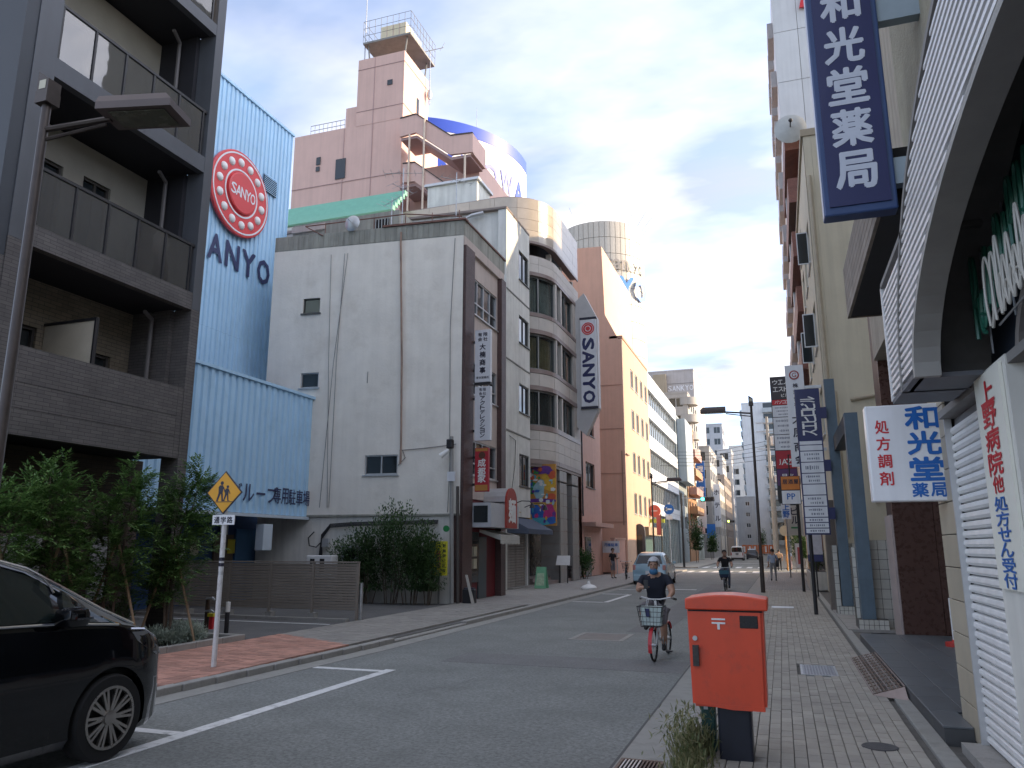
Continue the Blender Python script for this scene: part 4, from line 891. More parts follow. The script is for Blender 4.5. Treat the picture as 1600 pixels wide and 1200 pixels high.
# ================================================================== panelled drum tower
kd = thing('drum_tower', 'tall cylindrical tower clad in pale grid panels with blue letters', 'tower', (-19.6, 93, 0))
KC, KR = (-19.7, 93.0), 5.4
m = MB(); m.lathe([(KR - .12, 0), (KR - .12, 41.3)], (KC[0], KC[1], 0), 40); m.build('core', mat('drum_joint', (.38, .35, .29), .6), kd)
sh = {}
M_DRUM = mat('cream_panel', (.47, .44, .38), .45, var=.06, rnd_amt=.06)
for k in range(24):
    a0 = -2.4 + k * .125
    for j in range(11):
        m = MB(); z0 = 18 + j * 2.12; vs = []; r0, r1 = KR - .1, KR
        for a in (a0 + .005, a0 + .0625, a0 + .12):
            c, s = math.cos(a), math.sin(a); vs += [(KC[0] + r0 * c, KC[1] + r0 * s, z0 + .03), (KC[0] + r1 * c, KC[1] + r1 * s, z0 + .03), (KC[0] + r1 * c, KC[1] + r1 * s, z0 + 2.09), (KC[0] + r0 * c, KC[1] + r0 * s, z0 + 2.09)]
        fs = [(i * 4 + q, i * 4 + (q + 1) % 4, (i + 1) * 4 + (q + 1) % 4, (i + 1) * 4 + q) for i in range(2) for q in range(4)]
        m.add(vs, fs); m.build('panel', M_DRUM, kd, fix=True)
tx = MB()
for i, ch in enumerate('KYO'):
    a = (-1.16, -.80, -.36)[i]; o = (KC[0] + (KR + .25) * math.cos(a), KC[1] + (KR + .25) * math.sin(a), 0); put(tx, ch, 0, 32.7, (1.7, 2.0, 2.5)[i], 2.6, (o, (-math.sin(a), math.cos(a), 0), (0, 0, 1), 0), .06)
tx.build('lettering', mat('bright_blue', (.02, .20, .70), .4), kd)
tx = MB()
for i, ch in enumerate('Sankyo'):
    a = -1.2 + i * .19; o = (KC[0] + (KR + .2) * math.cos(a), KC[1] + (KR + .2) * math.sin(a), 0); put(tx, ch, 0, 35.6, .9, 1.3, (o, (-math.sin(a), math.cos(a), 0), (0, 0, 1), 0), .04)
tx.build('lettering', mat('grey_letter', (.30, .27, .24), .5), kd)
for k in range(9):
    a = -2.3 + k * .33; m = MB(); m.tube([(KC[0] + (KR - .3) * math.cos(a), KC[1] + (KR - .3) * math.sin(a), 41.2), (KC[0] + (KR + 1.3) * math.cos(a), KC[1] + (KR + 1.3) * math.sin(a), 43.2)], .022, 4); m.build('roof_spike', M_STEEL, kd)
# ================================================================== white building with ribbon windows
wg = thing('white_ribbon_building', 'white office building with rounded corner and ribbon windows', 'building', (-10.5, 66, 0))
M_WP = mat('white_enamel_panel', (.66, .69, .72), .4, var=.05, streak=.08)
GX = [(-17, 66.2)] + [(-11.7 + 1.2 * math.cos(a), 67.4 + 1.2 * math.sin(a)) for a in [(-90 + 11.25 * i) * math.pi / 180 for i in range(9)]] + [(-10.5, 88), (-17, 88)]
def inset(d): return [(-17, 66.2 + d)] + [(-11.7 + (1.2 - d) * math.cos(a), 67.4 + (1.2 - d) * math.sin(a)) for a in [(-90 + 11.25 * i) * math.pi / 180 for i in range(9)]] + [(-10.5 - d, 87.9), (-17, 87.9)]
for z0, z1 in ((4.6, 5.65), (7.4, 8.6), (10.3, 11.5), (13.1, 14.25), (15.75, 17.2)):
    m = MB(); m.prism(GX, z0, z1); sp = m.build('spandrel', M_WP, wg, smooth=30)
    m = MB(); q = inset(-.02); m.prism(q, (z0 + z1) / 2 - .02, (z0 + z1) / 2 + .02); m.build('joint', mat('panel_joint', (.48, .50, .52), .5), sp)
for z0, z1 in ((.0, 4.6), (5.65, 7.4), (8.6, 10.3), (11.5, 13.1), (14.25, 15.75)):
    m = MB(); m.prism(inset(.3), z0, z1); rw = m.build('ribbon_window', glassmat('pale_office_glass', (.10, .125, .13), rough=.05) if z0 > 1 else MATS['green_shop_glass'], wg)
    for i in range(17):
        y = 67.6 + i * 1.25; m = MB(); m.box(-10.82, -10.74, y - .04, y + .04, z0, z1); m.build('mullion', M_ALU, rw)
    for i in range(4):
        x = -15.8 + i * 1.2; m = MB(); m.box(x - .04, x + .04, 66.44, 66.52, z0, z1); m.build('mullion', M_ALU, rw)
m = MB(); m.box(-16.8, -13, 67.5, 86, 17.2, 19.4); m.build('roof_house', M_WP, wg)
# ================================================================== RIGHT SIDE: pharmacy
M_STUC = mat('ochre_stucco', (.36, .33, .25), .95, var=.22, scale=2.2, streak=.2, bump=.6, bscale=35)
M_WSHUT = mat('white_shutter_slat', (.80, .80, .79), .4, var=.06, scale=2, streak=.1, rnd_amt=.02)
M_RIB = mat('pale_metal_rib', (.76, .76, .76), .38, metal=.1, var=.07, scale=3)
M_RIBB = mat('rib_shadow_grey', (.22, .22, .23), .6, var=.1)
M_TRIM = mat('grey_trim', (.24, .23, .22), .7, var=.15, scale=4)
M_BTL = brickmat('beige_tile', (.45, .40, .31), (.42, .37, .29), (.05, .045, .04), 4.0, .30, 'XY', .006, .6)
M_NVW = mat('dark_navy_wall', (.030, .040, .065), .7, var=.2)
WX = 1.5
ph = thing('pharmacy_building', 'pharmacy building with ribbed arched awning and white roller shutters', 'building', (WX, 5, 0))
m = MB(); m.box(1.9, 9, -9, 8.9, 0, 11); m.build('core', M_STUC, ph)
m = MB(); m.box(WX, 1.89, -9, 8.4, 4.75, 11); m.build('upper_wall', M_STUC, ph)
m = MB(); m.box(1.62, 1.89, -9, 8.0, 0, 4.745); m.build('shopfront_back', M_NVW, ph)
m = MB(); m.box(1.45, 1.615, 5.62, 6.43, .02, 2.93); m.build('pilaster', mat('cream_pilaster', (.74, .73, .67), .6, var=.08, scale=2, streak=.12), ph)
sg = thing('vertical_strip_sign', 'tall cream strip sign with red and blue characters on the pilaster between shutters', 'sign', (1.44, 6.0, 1.4))
m = MB(); m.box(1.425, 1.447, 5.70, 6.38, 1.42, 2.90); m.build('board', mat('cream_board', (.78, .77, .68), .5, var=.05), sg)
FL = lambda x: ((x, 0, 0), (0, -1, 0), (0, 0, 1), 0)
tx = MB(); vtext(tx, '上野病院', -6.05, 2.84, .155, .165, FL(1.4215), .04, 2.3); put(tx, '他', -6.05, 2.12, .27, .115, FL(1.4215), .035); tx.build('lettering', M_RED, sg)
tx = MB(); vtext(tx, '処方せん受付', -6.05, 2.04, .095, .102, FL(1.4215), .04, 3.4); tx.build('lettering', M_BLUE, sg)
def shutter(par, y0, y1, z0, z1, pitch, mt, x=1.56):
    f = MB(); f.box(x + .03, x + .05, y0, y1, z0, z1); f = f.build('roller_shutter', M_RIBB, par); sm = None; n = int((z1 - z0) / pitch)
    for i in range(n):
        z = z0 + i * pitch
        if sm is None:
            q = MB(); q.ext([(.03, y0, 0), (-.004, y0, .006), (-.018, y0, pitch * .35), (-.014, y0, pitch * .75), (.0, y0, pitch - .012), (.03, y0, pitch - .008)], (0, y1 - y0, 0)); sm = q.mesh('slat', mt)
        o = bpy.data.objects.new('slat', sm); COL.objects.link(o); o.parent = f; o.location = (x - ORG[f.name][0], -ORG[f.name][1], z - ORG[f.name][2])
    return f
shutter(ph, 6.44, 8.0, .06, 2.86, .078, M_WSHUT)
for y in (6.45, 7.985):
    m = MB(); m.box(1.50, 1.56, y - .015, y + .015, .04, 2.9); m.build('guide_rail', M_ALU, ph)
shutter(ph, 2.2, 5.60, .06, 2.86, .085, mat('brown_shutter', (.12, .095, .085), .5, var=.1), 1.58)
m = MB(); m.box(1.46, 1.615, -8, 8.0, 2.865, 2.93); m.build('lintel', M_TRIM, ph)
m = MB(); m.box(1.35, 1.6, 2.0, 8.02, -.04, .05); m.build('threshold', M_KERB, ph)
# tiled pier left of the shutter
pi = MB(); pi.box(1.53, 1.9, 8.01, 8.72, 0, 3.9); pi = pi.build('pier', M_DARK, ph)
for i in range(14):
    m = MB(); m.bbox(1.505, 1.531, 8.015, 8.715, .02 + i * .30, .312 + i * .30, .005); m.build('tile', mat('cream_wall_tile', (.43, .38, .29), .5, var=.14, scale=3, rnd_amt=.06, streak=.1), pi)
# arched awning: horizontal ribs between an outer outline and the arch
AXF = 1.0
def inner(z): return 3.0 + 3.12 * math.sqrt(max(0, 1 - ((z - 2.9) / 1.0) ** 2)) if z < 3.9 else None
def outer(z): return 7.2 if z < 3.92 else 3.0 + 3.63 * math.sqrt(max(0, 1 - ((z - 2.9) / 1.81) ** 2))
aw = thing('arched_awning', 'arched shop awning faced with pale horizontal metal ribs', 'awning', (AXF, 5, 2.95))
z = 2.97
while z < 4.69:
    o_ = outer(z + .03); i_ = inner(z + .015)
    for sgn in (1, -1) if i_ else (1,):
        ya, yb = (i_, o_) if i_ else (6 - o_, o_)
        if sgn < 0: ya, yb = 6 - yb, 6 - ya
        if yb - ya < .02: continue
        m = MB(); m.ext([(AXF + .03, ya, z), (AXF - .012, ya, z + .004), (AXF - .012, ya, z + .030), (AXF + .03, ya, z + .034)], (0, yb - ya, 0)); m.build('rib', M_RIB, aw, fix=True)
    z += .058
def archstrip(mb, f_in, f_out, x0, x1, n=30):
    pts_i = [(3.0 + f_in[0] * math.cos(a), 2.9 + f_in[1] * math.sin(a)) for a in [math.pi * k / n for k in range(n + 1)]]
    pts_o = [(3.0 + f_out[0] * math.cos(a), 2.9 + f_out[1] * math.sin(a)) for a in [math.pi * k / n for k in range(n + 1)]]
    for k in range(n):
        (a, b), (c, d), (e, f), (g, h) = pts_i[k], pts_i[k + 1], pts_o[k + 1], pts_o[k]
        mb.add([(x, y, z) for x in (x0, x1) for y, z in ((a, b), (c, d), (e, f), (g, h))], [(0, 3, 2, 1), (4, 5, 6, 7), (0, 1, 5, 4), (1, 2, 6, 5), (2, 3, 7, 6), (3, 0, 4, 7)])
    return mb
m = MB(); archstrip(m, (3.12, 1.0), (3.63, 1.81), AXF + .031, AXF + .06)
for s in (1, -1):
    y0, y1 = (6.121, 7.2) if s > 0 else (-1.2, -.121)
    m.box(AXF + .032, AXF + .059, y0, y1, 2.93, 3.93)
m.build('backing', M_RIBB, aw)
m = MB(); archstrip(m, (3.05, .95), (3.118, .998), AXF - .012, AXF + .16); m.build('arch_reveal', mat('arch_trim_grey', (.34, .33, .31), .6, var=.12), aw)
m = MB(); archstrip(m, (3.63, 1.81), (3.68, 1.86), AXF - .02, 1.615); m.build('top_sheet', M_TRIM, aw)
for y in (7.205, -1.24):
    m = MB(); m.box(AXF - .02, 1.5, y, y + .035, 2.93, 3.95); m.build('end_plate', M_RIB, aw)
m = MB(); m.box(AXF - .02, 1.5, 5.9, 7.2, 3.94, 3.98); m.build('top_sheet', M_TRIM, aw)
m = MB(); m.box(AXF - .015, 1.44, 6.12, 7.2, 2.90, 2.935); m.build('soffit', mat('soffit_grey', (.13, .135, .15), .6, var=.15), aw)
m = MB(); archstrip(m, (2.72, .86), (2.80, .93), 1.56, 1.60); m.build('wall_arch_moulding', mat('taupe_moulding', (.27, .24, .22), .6, var=.15), aw)
# script neon tubes in frames
def script(name, label, pts, r, mt, frames, x=1.36):
    t = thing(name, label, 'neon sign', (x, pts[0][0][0], pts[0][0][1]))
    for p in pts:
        m = MB(); q = []
        for i in range(len(p) - 1):
            for k in range(5):
                t_ = k / 5; p0 = p[max(i - 1, 0)]; p1 = p[i]; p2 = p[i + 1]; p3 = p[min(i + 2, len(p) - 1)]
                q.append(tuple(.5 * (2 * b + (c - a) * t_ + (2 * a - 5 * b + 4 * c - d) * t_ ** 2 + (3 * b - a - 3 * c + d) * t_ ** 3) for a, b, c, d in zip(p0, p1, p2, p3)))
        q.append(p[-1]); m.tube([(x, y, z) for y, z in q], r, 6); m.build('tube', mt, t, smooth=True)
    for a, b in frames:
        m = MB(); m.tube([(x + .04, *a), (x + .04, *b)], .007, 5); m.build('bracket', M_STEEL, t)
    return t
M_NG = mat('green_tube', (.03, .16, .11), .3, var=.1); M_NW = mat('white_tube', (.62, .60, .55), .3, var=.08)
gp = []
for i in range(11):
    y = 6.05 - i * .17; zb = 3.14 + i * .045; h = (.52, .30, .42, .30, .56, .32, .40, .52, .36, .46, .5)[i]
    if i % 3 == 0: gp.append([(y, zb), (y - .02, zb + h), (y - .09, zb + h * 1.08), (y - .10, zb + h * .7), (y - .03, zb + h * .45), (y - .12, zb + h * .5), (y - .15, zb + h * .1), (y - .2, zb)])
    elif i % 3 == 1: gp.append([(y, zb + h * .3), (y - .04, zb + h * .75), (y - .11, zb + h * .7), (y - .09, zb + h * .1), (y - .03, zb), (y - .01, zb + h * .3), (y - .14, zb + h * .2), (y - .2, zb + h * .5)])
    else: gp.append([(y, zb + h * .1), (y - .05, zb + h * .9), (y - .08, zb + h), (y - .07, zb + h * .1), (y - .12, zb + h * .6), (y - .17, zb + h * .55), (y - .17, zb + h * .05), (y - .21, zb)])
script('green_neon_sign', 'green cursive tube lettering mounted inside the arch', gp, .016, M_NG, [((6.05, 3.25), (5.2, 3.4)), ((5.4, 3.45), (4.4, 3.6)), ((5.9, 3.0), (5.9, 3.75)), ((5.3, 3.1), (5.3, 3.85)), ((4.7, 3.15), (4.7, 3.9))], 1.42)
wp = [[(5.22, 3.02), (5.26, 3.2), (5.23, 3.40), (5.16, 3.44), (5.10, 3.3), (5.12, 3.1), (5.18, 3.0)], [(5.08, 3.02), (5.10, 3.25), (5.06, 3.42), (5.0, 3.38), (4.99, 3.15), (4.95, 3.02)]]
for i in range(7):
    y = 4.97 - i * .11; zb = 3.03 + i * .008; h = (.44, .28, .36, .24, .42, .30, .4)[i]
    wp.append([(y, zb + .06), (y - .02, zb + h * .9), (y - .06, zb + h), (y - .09, zb + h * .4), (y - .06, zb), (y - .02, zb + .1), (y - .07, zb + h * .5), (y - .13, zb + .05)])
script('white_neon_sign', 'off-white cursive tube lettering below the green one inside the arch', wp, .009, mat('dull_white_tube', (.48, .46, .41), .35, var=.12), [((5.25, 3.1), (4.3, 3.16)), ((5.2, 3.02), (4.3, 3.05))], 1.30)
# blade signs of the pharmacy
K = 6.9 / 9.0; kz = lambda z: 1.7 + (z - 1.7) * K
bs = thing('blue_blade_sign', 'large navy blade sign with white characters hung above the pavement', 'sign', (.84, 6.9, 4.56))
m = MB(); m.bbox(.72 * K, 1.50 * K, 6.9, 7.07, kz(5.43), kz(9.2), .015); m.build('case', mat('sign_case_blue', (.035, .075, .20), .35, var=.1, coat=.2, streak=.15), bs)
m = MB(); m.box(.785 * K, 1.435 * K, 6.885, 6.899, kz(5.53), kz(9.1)); m.build('face', M_NAVY, bs)
FB = lambda y, x=0: ((x, y, 0), (1, 0, 0), (0, 0, 1), 0)
tx = MB()
for ch, zc in zip('和光堂薬局', (8.13, 7.57, 7.03, 6.49, 5.95)): put(tx, ch, 1.10 * K, kz(zc), .42 * K, .45 * K, FB(6.882), .045)
tx.build('lettering', mat('silver_letter', (.58, .62, .72), .4, var=.05), bs)
for z0, z1 in ((5.74, 6.06), (7.83, 8.12)):
    m = MB(); m.box(1.5 * K + .001, 1.52, 6.93, 7.04, kz(z0), kz(z1)); m.build('bracket', mat('bracket_grey', (.30, .37, .42), .5, var=.12), bs)
ws = thing('white_blade_sign', 'white boxy blade sign with red and blue characters beside the shutter', 'sign', (1.2, 8.25, 2.13))
m = MB(); m.bbox(.865, 1.59, 8.25, 8.42, 2.13, 3.07, .015); m.build('case', mat('sign_white_case', (.82, .83, .85), .4, var=.05, coat=.2, streak=.15), ws)
tx = MB(); FW_ = FB(8.247)
for ch, zc in zip('和光堂', (2.93, 2.685, 2.435)): put(tx, ch, 1.365, zc, .29, .215, FW_, .05)
for ch, xc in zip('薬局', (1.285, 1.445)): put(tx, ch, xc, 2.235, .135, .13, FW_, .04)
tx.build('lettering', M_BLUE, ws)
tx = MB(); 
for ch, zc in zip('処方調剤', (2.855, 2.69, 2.52, 2.35)): put(tx, ch, 1.005, zc, .12, .13, FW_, .03)
tx.build('lettering', M_RED, ws)
for z in (2.25, 2.9):
    m = MB(); m.box(1.591, 1.63, 8.3, 8.36, z, z + .05); m.build('bracket', M_STEEL, ws)
# ================================================================== recessed entrance building next door
M_MARB = mat('brown_marble', (.085, .042, .032), .3, var=.3, scale=12, bump=.05, bscale=60)
eb = thing('entrance_building', 'building with brown marble entrance wall and boarded canopy beyond the pharmacy', 'building', (2.0, 16.3, 0))
m = MB(); m.box(2.9, 9, 8.91, 16.3, 0, 19); m.build('core', M_STUC, eb)
m = MB(); m.box(1.98, 2.895, 8.5, 16.28, 5.3, 19); m.build('upper_wall', mat('grooved_beige_wall', (.42, .37, .30), .85, var=.15, streak=.25), eb)
for i in range(34):
    m = MB(); m.box(1.955, 1.979, 8.5 + i * .228, 8.5 + i * .228 + .215, 5.3, 19); m.build('cladding_board', MATS['grooved_beige_wall'], eb)
# plank-faced canopy
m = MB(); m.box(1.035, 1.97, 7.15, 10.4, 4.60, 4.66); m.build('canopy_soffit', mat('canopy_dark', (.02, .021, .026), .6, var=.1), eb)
m = MB(); m.box(1.035, 1.97, 7.15, 10.4, 4.665, 5.24); cb_ = m.build('canopy', M_DARK, eb)
M_PLANK = mat('weathered_plank', (.30, .255, .215), .85, var=.25, scale=5, streak=.2, rnd_amt=.1)
for i in range(7):
    z = 4.585 + i * .096; m = MB(); m.box(1.0, 1.033, 7.14, 10.42, z, z + .088); m.build('plank', M_PLANK, cb_)
    m = MB(); m.box(1.034, 1.97, 10.401, 10.42, z, z + .088); m.build('plank', M_PLANK, cb_)
for i, (z0, z1) in enumerate(((.10, 1.30), (1.308, 2.50), (2.508, 3.70), (3.708, 4.9), (4.908, 6.4))):
    for x0, x1 in ((2.02, 2.70), (2.708, 3.4)):
        m = MB(); m.box(x0, x1, 16.27, 16.31, z0, z1); m.build('marble_panel', M_MARB, eb)
m = MB(); m.box(2.03, 3.4, 16.312, 17.2, 0, 9.0); m.build('entrance_wall', mat('dark_brown_return', (.075, .042, .034), .5, var=.15), eb)
m = MB(); m.box(1.98, 2.018, 16.3, 17.2, 0, 2.3); m.build('tile_edge', mat('pink_tile_edge', (.42, .35, .33), .5, var=.2), eb)
m = MB(); m.box(2.88, 2.895, 8.9, 16.26, .1, 3.4); m.build('entrance_glass', M_GLASS, eb)
sl_ = thing('entrance_slab', 'raised slate-tiled entrance platform along the pavement edge', 'platform', (1.3, 8.2, 0))
m = MB(); m.box(1.262, 2.86, 8.735, 16.24, -.04, .115); m.box(1.262, 1.50, 8.225, 8.734, -.04, .115); m.build('base', mat('dark_riser', (.065, .068, .072), .6, var=.2, dirt=((.14, .14, .12), 4, .5)), sl_)
M_SLT = mat('slate_tile', (.105, .118, .130), .42, var=.14, scale=3, rnd_amt=.05, bump=.1, bscale=50)
for i in range(5):
    for j in range(11):
        x0 = 1.255 + i * .32; y0 = 8.22 + j * .73; x1 = min(x0 + .315, 2.87); y1 = min(y0 + .724, 16.24)
        if i > 0 and y1 < 8.78 or (i > 0 and y0 < 8.735 and (y0 := 8.74) and False): continue
        if i == 0 and j == 0: x1 = 1.50
        if i > 0 and y0 < 8.735: continue
        m = MB(); m.bbox(x0, x1, y0, y1, .117, .135, .004); m.build('tile', M_SLT, sl_)
rp = thing('kerb_ramp', 'rusty mesh ramp plate bridging pavement and entrance slab', 'ramp', (1.1, 12.5, 0))
RX = lambda t: 0.90 + t * .34
for i in range(9):
    t_ = i / 8; m = MB(); x = RX(t_); z = .012 + t_ * .10; m.box(x - .006, x + .006, 10.45, 13.6, z - .012, z + .008); m.build('bar', RUST if i % 2 else mat('ramp_steel', (.33, .27, .25), .6, metal=.4, var=.3), rp)
for j in range(14):
    y = 10.47 + j * .24; m = MB(); m.ext([(RX(0), y, .004), (RX(1), y, .104), (RX(1), y, .114), (RX(0), y, .014)], (0, .012, 0)); m.build('cross_bar', RUST, rp, fix=True)
m = MB(); m.ext([(RX(0) - .01, 10.44, .0), (RX(1), 10.2, .0), (RX(1), 10.44, .11)], (0, .012, 0)); m.build('end_plate', MATS['ramp_steel'], rp, fix=True)
t = thing('red_cone_base', 'red and white marker bollard lying half behind the tiled pier', 'bollard', (2.5, 14.6, .12))
m = MB(); m.lathe([(.16, .0), (.16, .06), (.06, .08), (.055, .1)], (2.55, 14.6, .137), 16); m.build('base', mat('cone_red', (.5, .04, .03), .5), t); m = MB(); m.lathe([(.045, .1), (.045, .75)], (2.55, 14.6, .137), 12); m.build('post', M_WHITE, t)
# ================================================================== blue-grey steel portal and tiled plinths
M_PORT = mat('blue_grey_steel', (.105, .155, .20), .5, var=.14, scale=4, streak=.1)
po = thing('steel_portal', 'blue grey steel portal frame of square posts over tiled plinths', 'portal frame', (1.6, 18.4, 0))
m = MB(); m.box(1.50, 1.77, 18.30, 18.62, .22, 4.62); m.build('post', M_PORT, po); m = MB(); m.box(1.38, 1.64, 22.2, 22.5, .22, 6.2); m.build('post', M_PORT, po)
m = MB(); m.box(1.50, 1.77, 18.63, 22.19, 4.22, 4.60); m.build('beam', mat('dark_beam', (.045, .055, .065), .6, var=.2), po)
M_PTIL = mat('white_glazed_tile', (.56, .55, .50), .35, var=.12, scale=4, rnd_amt=.07, streak=.1)
def tilewall(par, x0, x1, y, z0, z1, s, name='tiled_plinth', dep=.4):
    c = MB(); c.box(x0, x1, y + .012, y + dep, z0 - .02, z1); c = c.build(name, M_SAND, par); nx, nz = max(1, round((x1 - x0) / s)), max(1, round((z1 - z0) / s)); sx = (x1 - x0) / nx; sz = (z1 - z0) / nz; me = None
    for i in range(nx):
        for j in range(nz):
            if me is None:
                q = MB(); q.bbox(.005, sx - .005, 0, .02, .005, sz - .005, .003); me = q.mesh('tile', M_PTIL)
            o = bpy.data.objects.new('tile', me); COL.objects.link(o); o.parent = c; g_ = ORG[c.name]; o.location = (x0 + i * sx - g_[0], y + rnd.uniform(-.002, .002) - g_[1], z0 + j * sz - g_[2])
    return c
tilewall(po, 1.42, 2.0, 18.24, .0, .215, .105); tilewall(po, 1.30, 1.80, 22.12, 0, .215, .105)
tilewall(po, 1.78, 2.30, 18.66, 0, 1.85, .205, 'tiled_wall'); tilewall(po, 1.42, 1.50, 18.64, 0, 1.7, .205, 'tiled_wall'); tilewall(po, 1.55, 2.1, 22.55, 0, 1.8, .205, 'tiled_wall'); tilewall(po, 1.24, 1.36, 22.3, 0, 1.75, .205, 'tiled_wall')
m = MB(); m.box(1.18, 1.46, 23.6, 24.2, 0, 3.0); m.build('stone_pillar', mat('taupe_stone', (.19, .165, .145), .7, var=.15), po)
m = MB(); m.box(1.2, 2.3, 18.2, 24.3, -.04, .02); m.build('base_slab', M_KERB, po)
# ================================================================== beige building
M_BEIG = mat('beige_wall', (.62, .565, .44), .85, var=.08, scale=1.0, streak=.12, bump=.15, bscale=20)
bb = thing('beige_building', 'plain beige building with down pipe and open street windows', 'building', (1.6, 26, 0))
m = MB(); m.prism([(1.87, 26.0), (3.3, 26.0), (3.3, 34.9), (1.87, 34.9)], 0, 15.5); m.build('core', M_BEIG, bb)
P0, P1 = (1.62, 35.0), (1.62, 26.0)
BH = [(u, u + 1.5, z, z + 1.6) for z in (5.4, 8.4, 11.4) for u in (.9, 3.6, 6.3)] + [(.9, 2.6, 13.6, 14.8)]
wall(P0, P1, 0, 15.5, BH, .2).build('front_wall', M_BEIG, bb)
for h in BH: window(bb, P0, P1, h, .12, M_ALU, M_GLASS, 2, 1, .05, True)
for u, z in ((1.2, 5.4), (4.0, 8.4), (6.5, 8.4), (6.6, 11.4)):   # casements standing open
    y = 35 - u - .7; m = MB(); m.box(1.22, 1.6, y, y + .03, z + .1, z + 1.3); oc = m.build('open_casement', M_ALU, bb); m = MB(); m.box(1.25, 1.57, y - .004, y + .034, z + .14, z + 1.26); m.build('pane', M_GLASS, oc)
m = MB(); m.box(1.62, 1.865, 26.0, 26.2, 0, 15.5); m.build('corner_return', M_BEIG, bb)
m = MB(); m.box(1.55, 3.35, 25.95, 35.1, 15.5, 15.75); m.build('coping', mat('tan_coping', (.40, .34, .25), .8, var=.1), bb)
m = MB(); m.tube([(1.72, 25.92, 14), (1.72, 25.92, 7.0), (1.78, 25.92, 6.7), (1.9, 25.92, 6.5), (1.9, 25.92, 2)], .055, 8); m.build('down_pipe', mat('beige_pipe', (.44, .38, .29), .7, var=.15), bb, smooth=True)
m = MB(); m.tube([(2.35, 25.93, 6.25), (3.1, 25.93, 6.35)], .06, 8); m.tube([(2.85, 25.93, 5.7), (2.85, 25.93, 3)], .06, 8); m.build('down_pipe', MATS['beige_pipe'], bb)
m = MB(); m.box(4.6, 9, 26.5, 35, 0, 29.5); m.build('added_sun_blocker', M_BEIG, bb)  # added hidden volume, sized to keep direct sun off the blue tower
lv = thing('lavender_building', 'narrow mauve-grey wall glimpsed between beige building and brown marble', 'building', (4, 31, 0))
m = MB(); m.box(3.6, 4.5, 30, 36, 0, 7.3); m.build('wall', mat('mauve_grey', (.33, .31, .34), .8, var=.08), lv); m = MB(); m.box(3.55, 4.55, 29.95, 36, 7.3, 7.42); m.build('coping', M_TRIM, lv)
rk = thing('unseen_sun_blocker', 'unseen tall block added behind the steel portal to hold off the sun', 'building', (5.4, 17.2, 0)); m = MB(); m.box(5.4, 9, 17.2, 26, 0, 20); m.build('wall', M_BEIG, rk); m = MB(); m.box(5.3, 9.1, 17.1, 26.1, 20, 20.4); m.build('coping', M_TRIM, rk)  # made-up block out of view, shades the road and left-hand walls
# ================================================================== red-brown balcony building
rb = thing('brown_balcony_building', 'red brown tiled building with balconies behind the beige building', 'building', (1.45, 40, 0))
M_RBT = brickmat('red_brown_tile', (.19, .075, .055), (.16, .062, .047), (.08, .04, .03), .3, .08, 'XY', .006, .55)
m = MB(); m.box(2.5, 10, 37, 45.4, 0, 21.5); m.build('core', M_RBT, rb)
for k in range(8):
    z = 1.5 + k * 2.75; m = MB(); m.box(1.45, 2.49, 37, 45.4, z, z + 1.25); m.build('balcony', M_RBT, rb)
    m = MB(); m.box(1.5, 2.49, 42.5, 43.0, z + 1.26, z + 2.74); m.build('divider', M_ALU, rb)
t = thing('satellite_dish', 'round satellite dish on the red brown balcony building', 'satellite dish', (1.7, 36.8, 21.4))
m = MB(); m.lathe([(.75, .2), (.5, .08), (.2, .01), (.02, 0)], (1.75, 36.3, 21.6), 20, 'Y'); m.build('dish', mat('dish_grey', (.40, .42, .42), .5), t, smooth=True); m = MB(); m.tube([(1.75, 36.5, 21.6), (2.3, 37.0, 21.4)], .05, 6); m.tube([(1.75, 36.3, 21.6), (1.75, 35.7, 21.6)], .03, 5); m.ball((1.75, 35.7, 21.6), .1, 8); m.build('mount', M_BLACK, t)
# ================================================================== white panelled tower
wt = thing('white_panel_tower', 'tall building of pale square panels rising above the right side', 'tower', (1.7, 46, 0))
M_PPAN = mat('pale_panel', (.55, .57, .58), .5, var=.06, scale=.8, streak=.08, rnd_amt=.03)
m = MB(); m.box(1.75, 14, 46.03, 58, 0, 38); m.build('core', M_TRIM, wt)
for i in range(4):
    for j in range(10):
        x0 = 1.7 + i * 1.42; z0 = 2 + j * 3.5; m = MB(); m.box(x0 + .01, x0 + 1.40, 45.98, 46.028, z0 + .015, z0 + 3.48); m.build('panel', M_PPAN, wt)
for j in range(10):
    z0 = 2 + j * 3.5; m = MB(); m.box(1.70, 1.748, 46.03, 58, z0 + .01, z0 + 3.48); m.build('panel', M_PPAN, wt)
    for k in range(3):
        m = MB(); m.box(1.35, 1.69, 47 + k * 3.5, 49.5 + k * 3.5, z0 + .4, z0 + 1.5); m.build('balcony', mat('grey_balcony', (.36, .34, .34), .6, var=.1), wt)
t = thing('red_roof_sign', 'small red triangular sign high on the white panelled tower', 'sign', (3.5, 45.9, 35))
m = MB(); m.ext([(3.3, 45.75, 34.8), (4.6, 45.75, 34.8), (4.4, 45.75, 36.5), (3.7, 45.75, 36.5)], (0, .12, 0)); m.build('board', M_RED, t, fix=True)
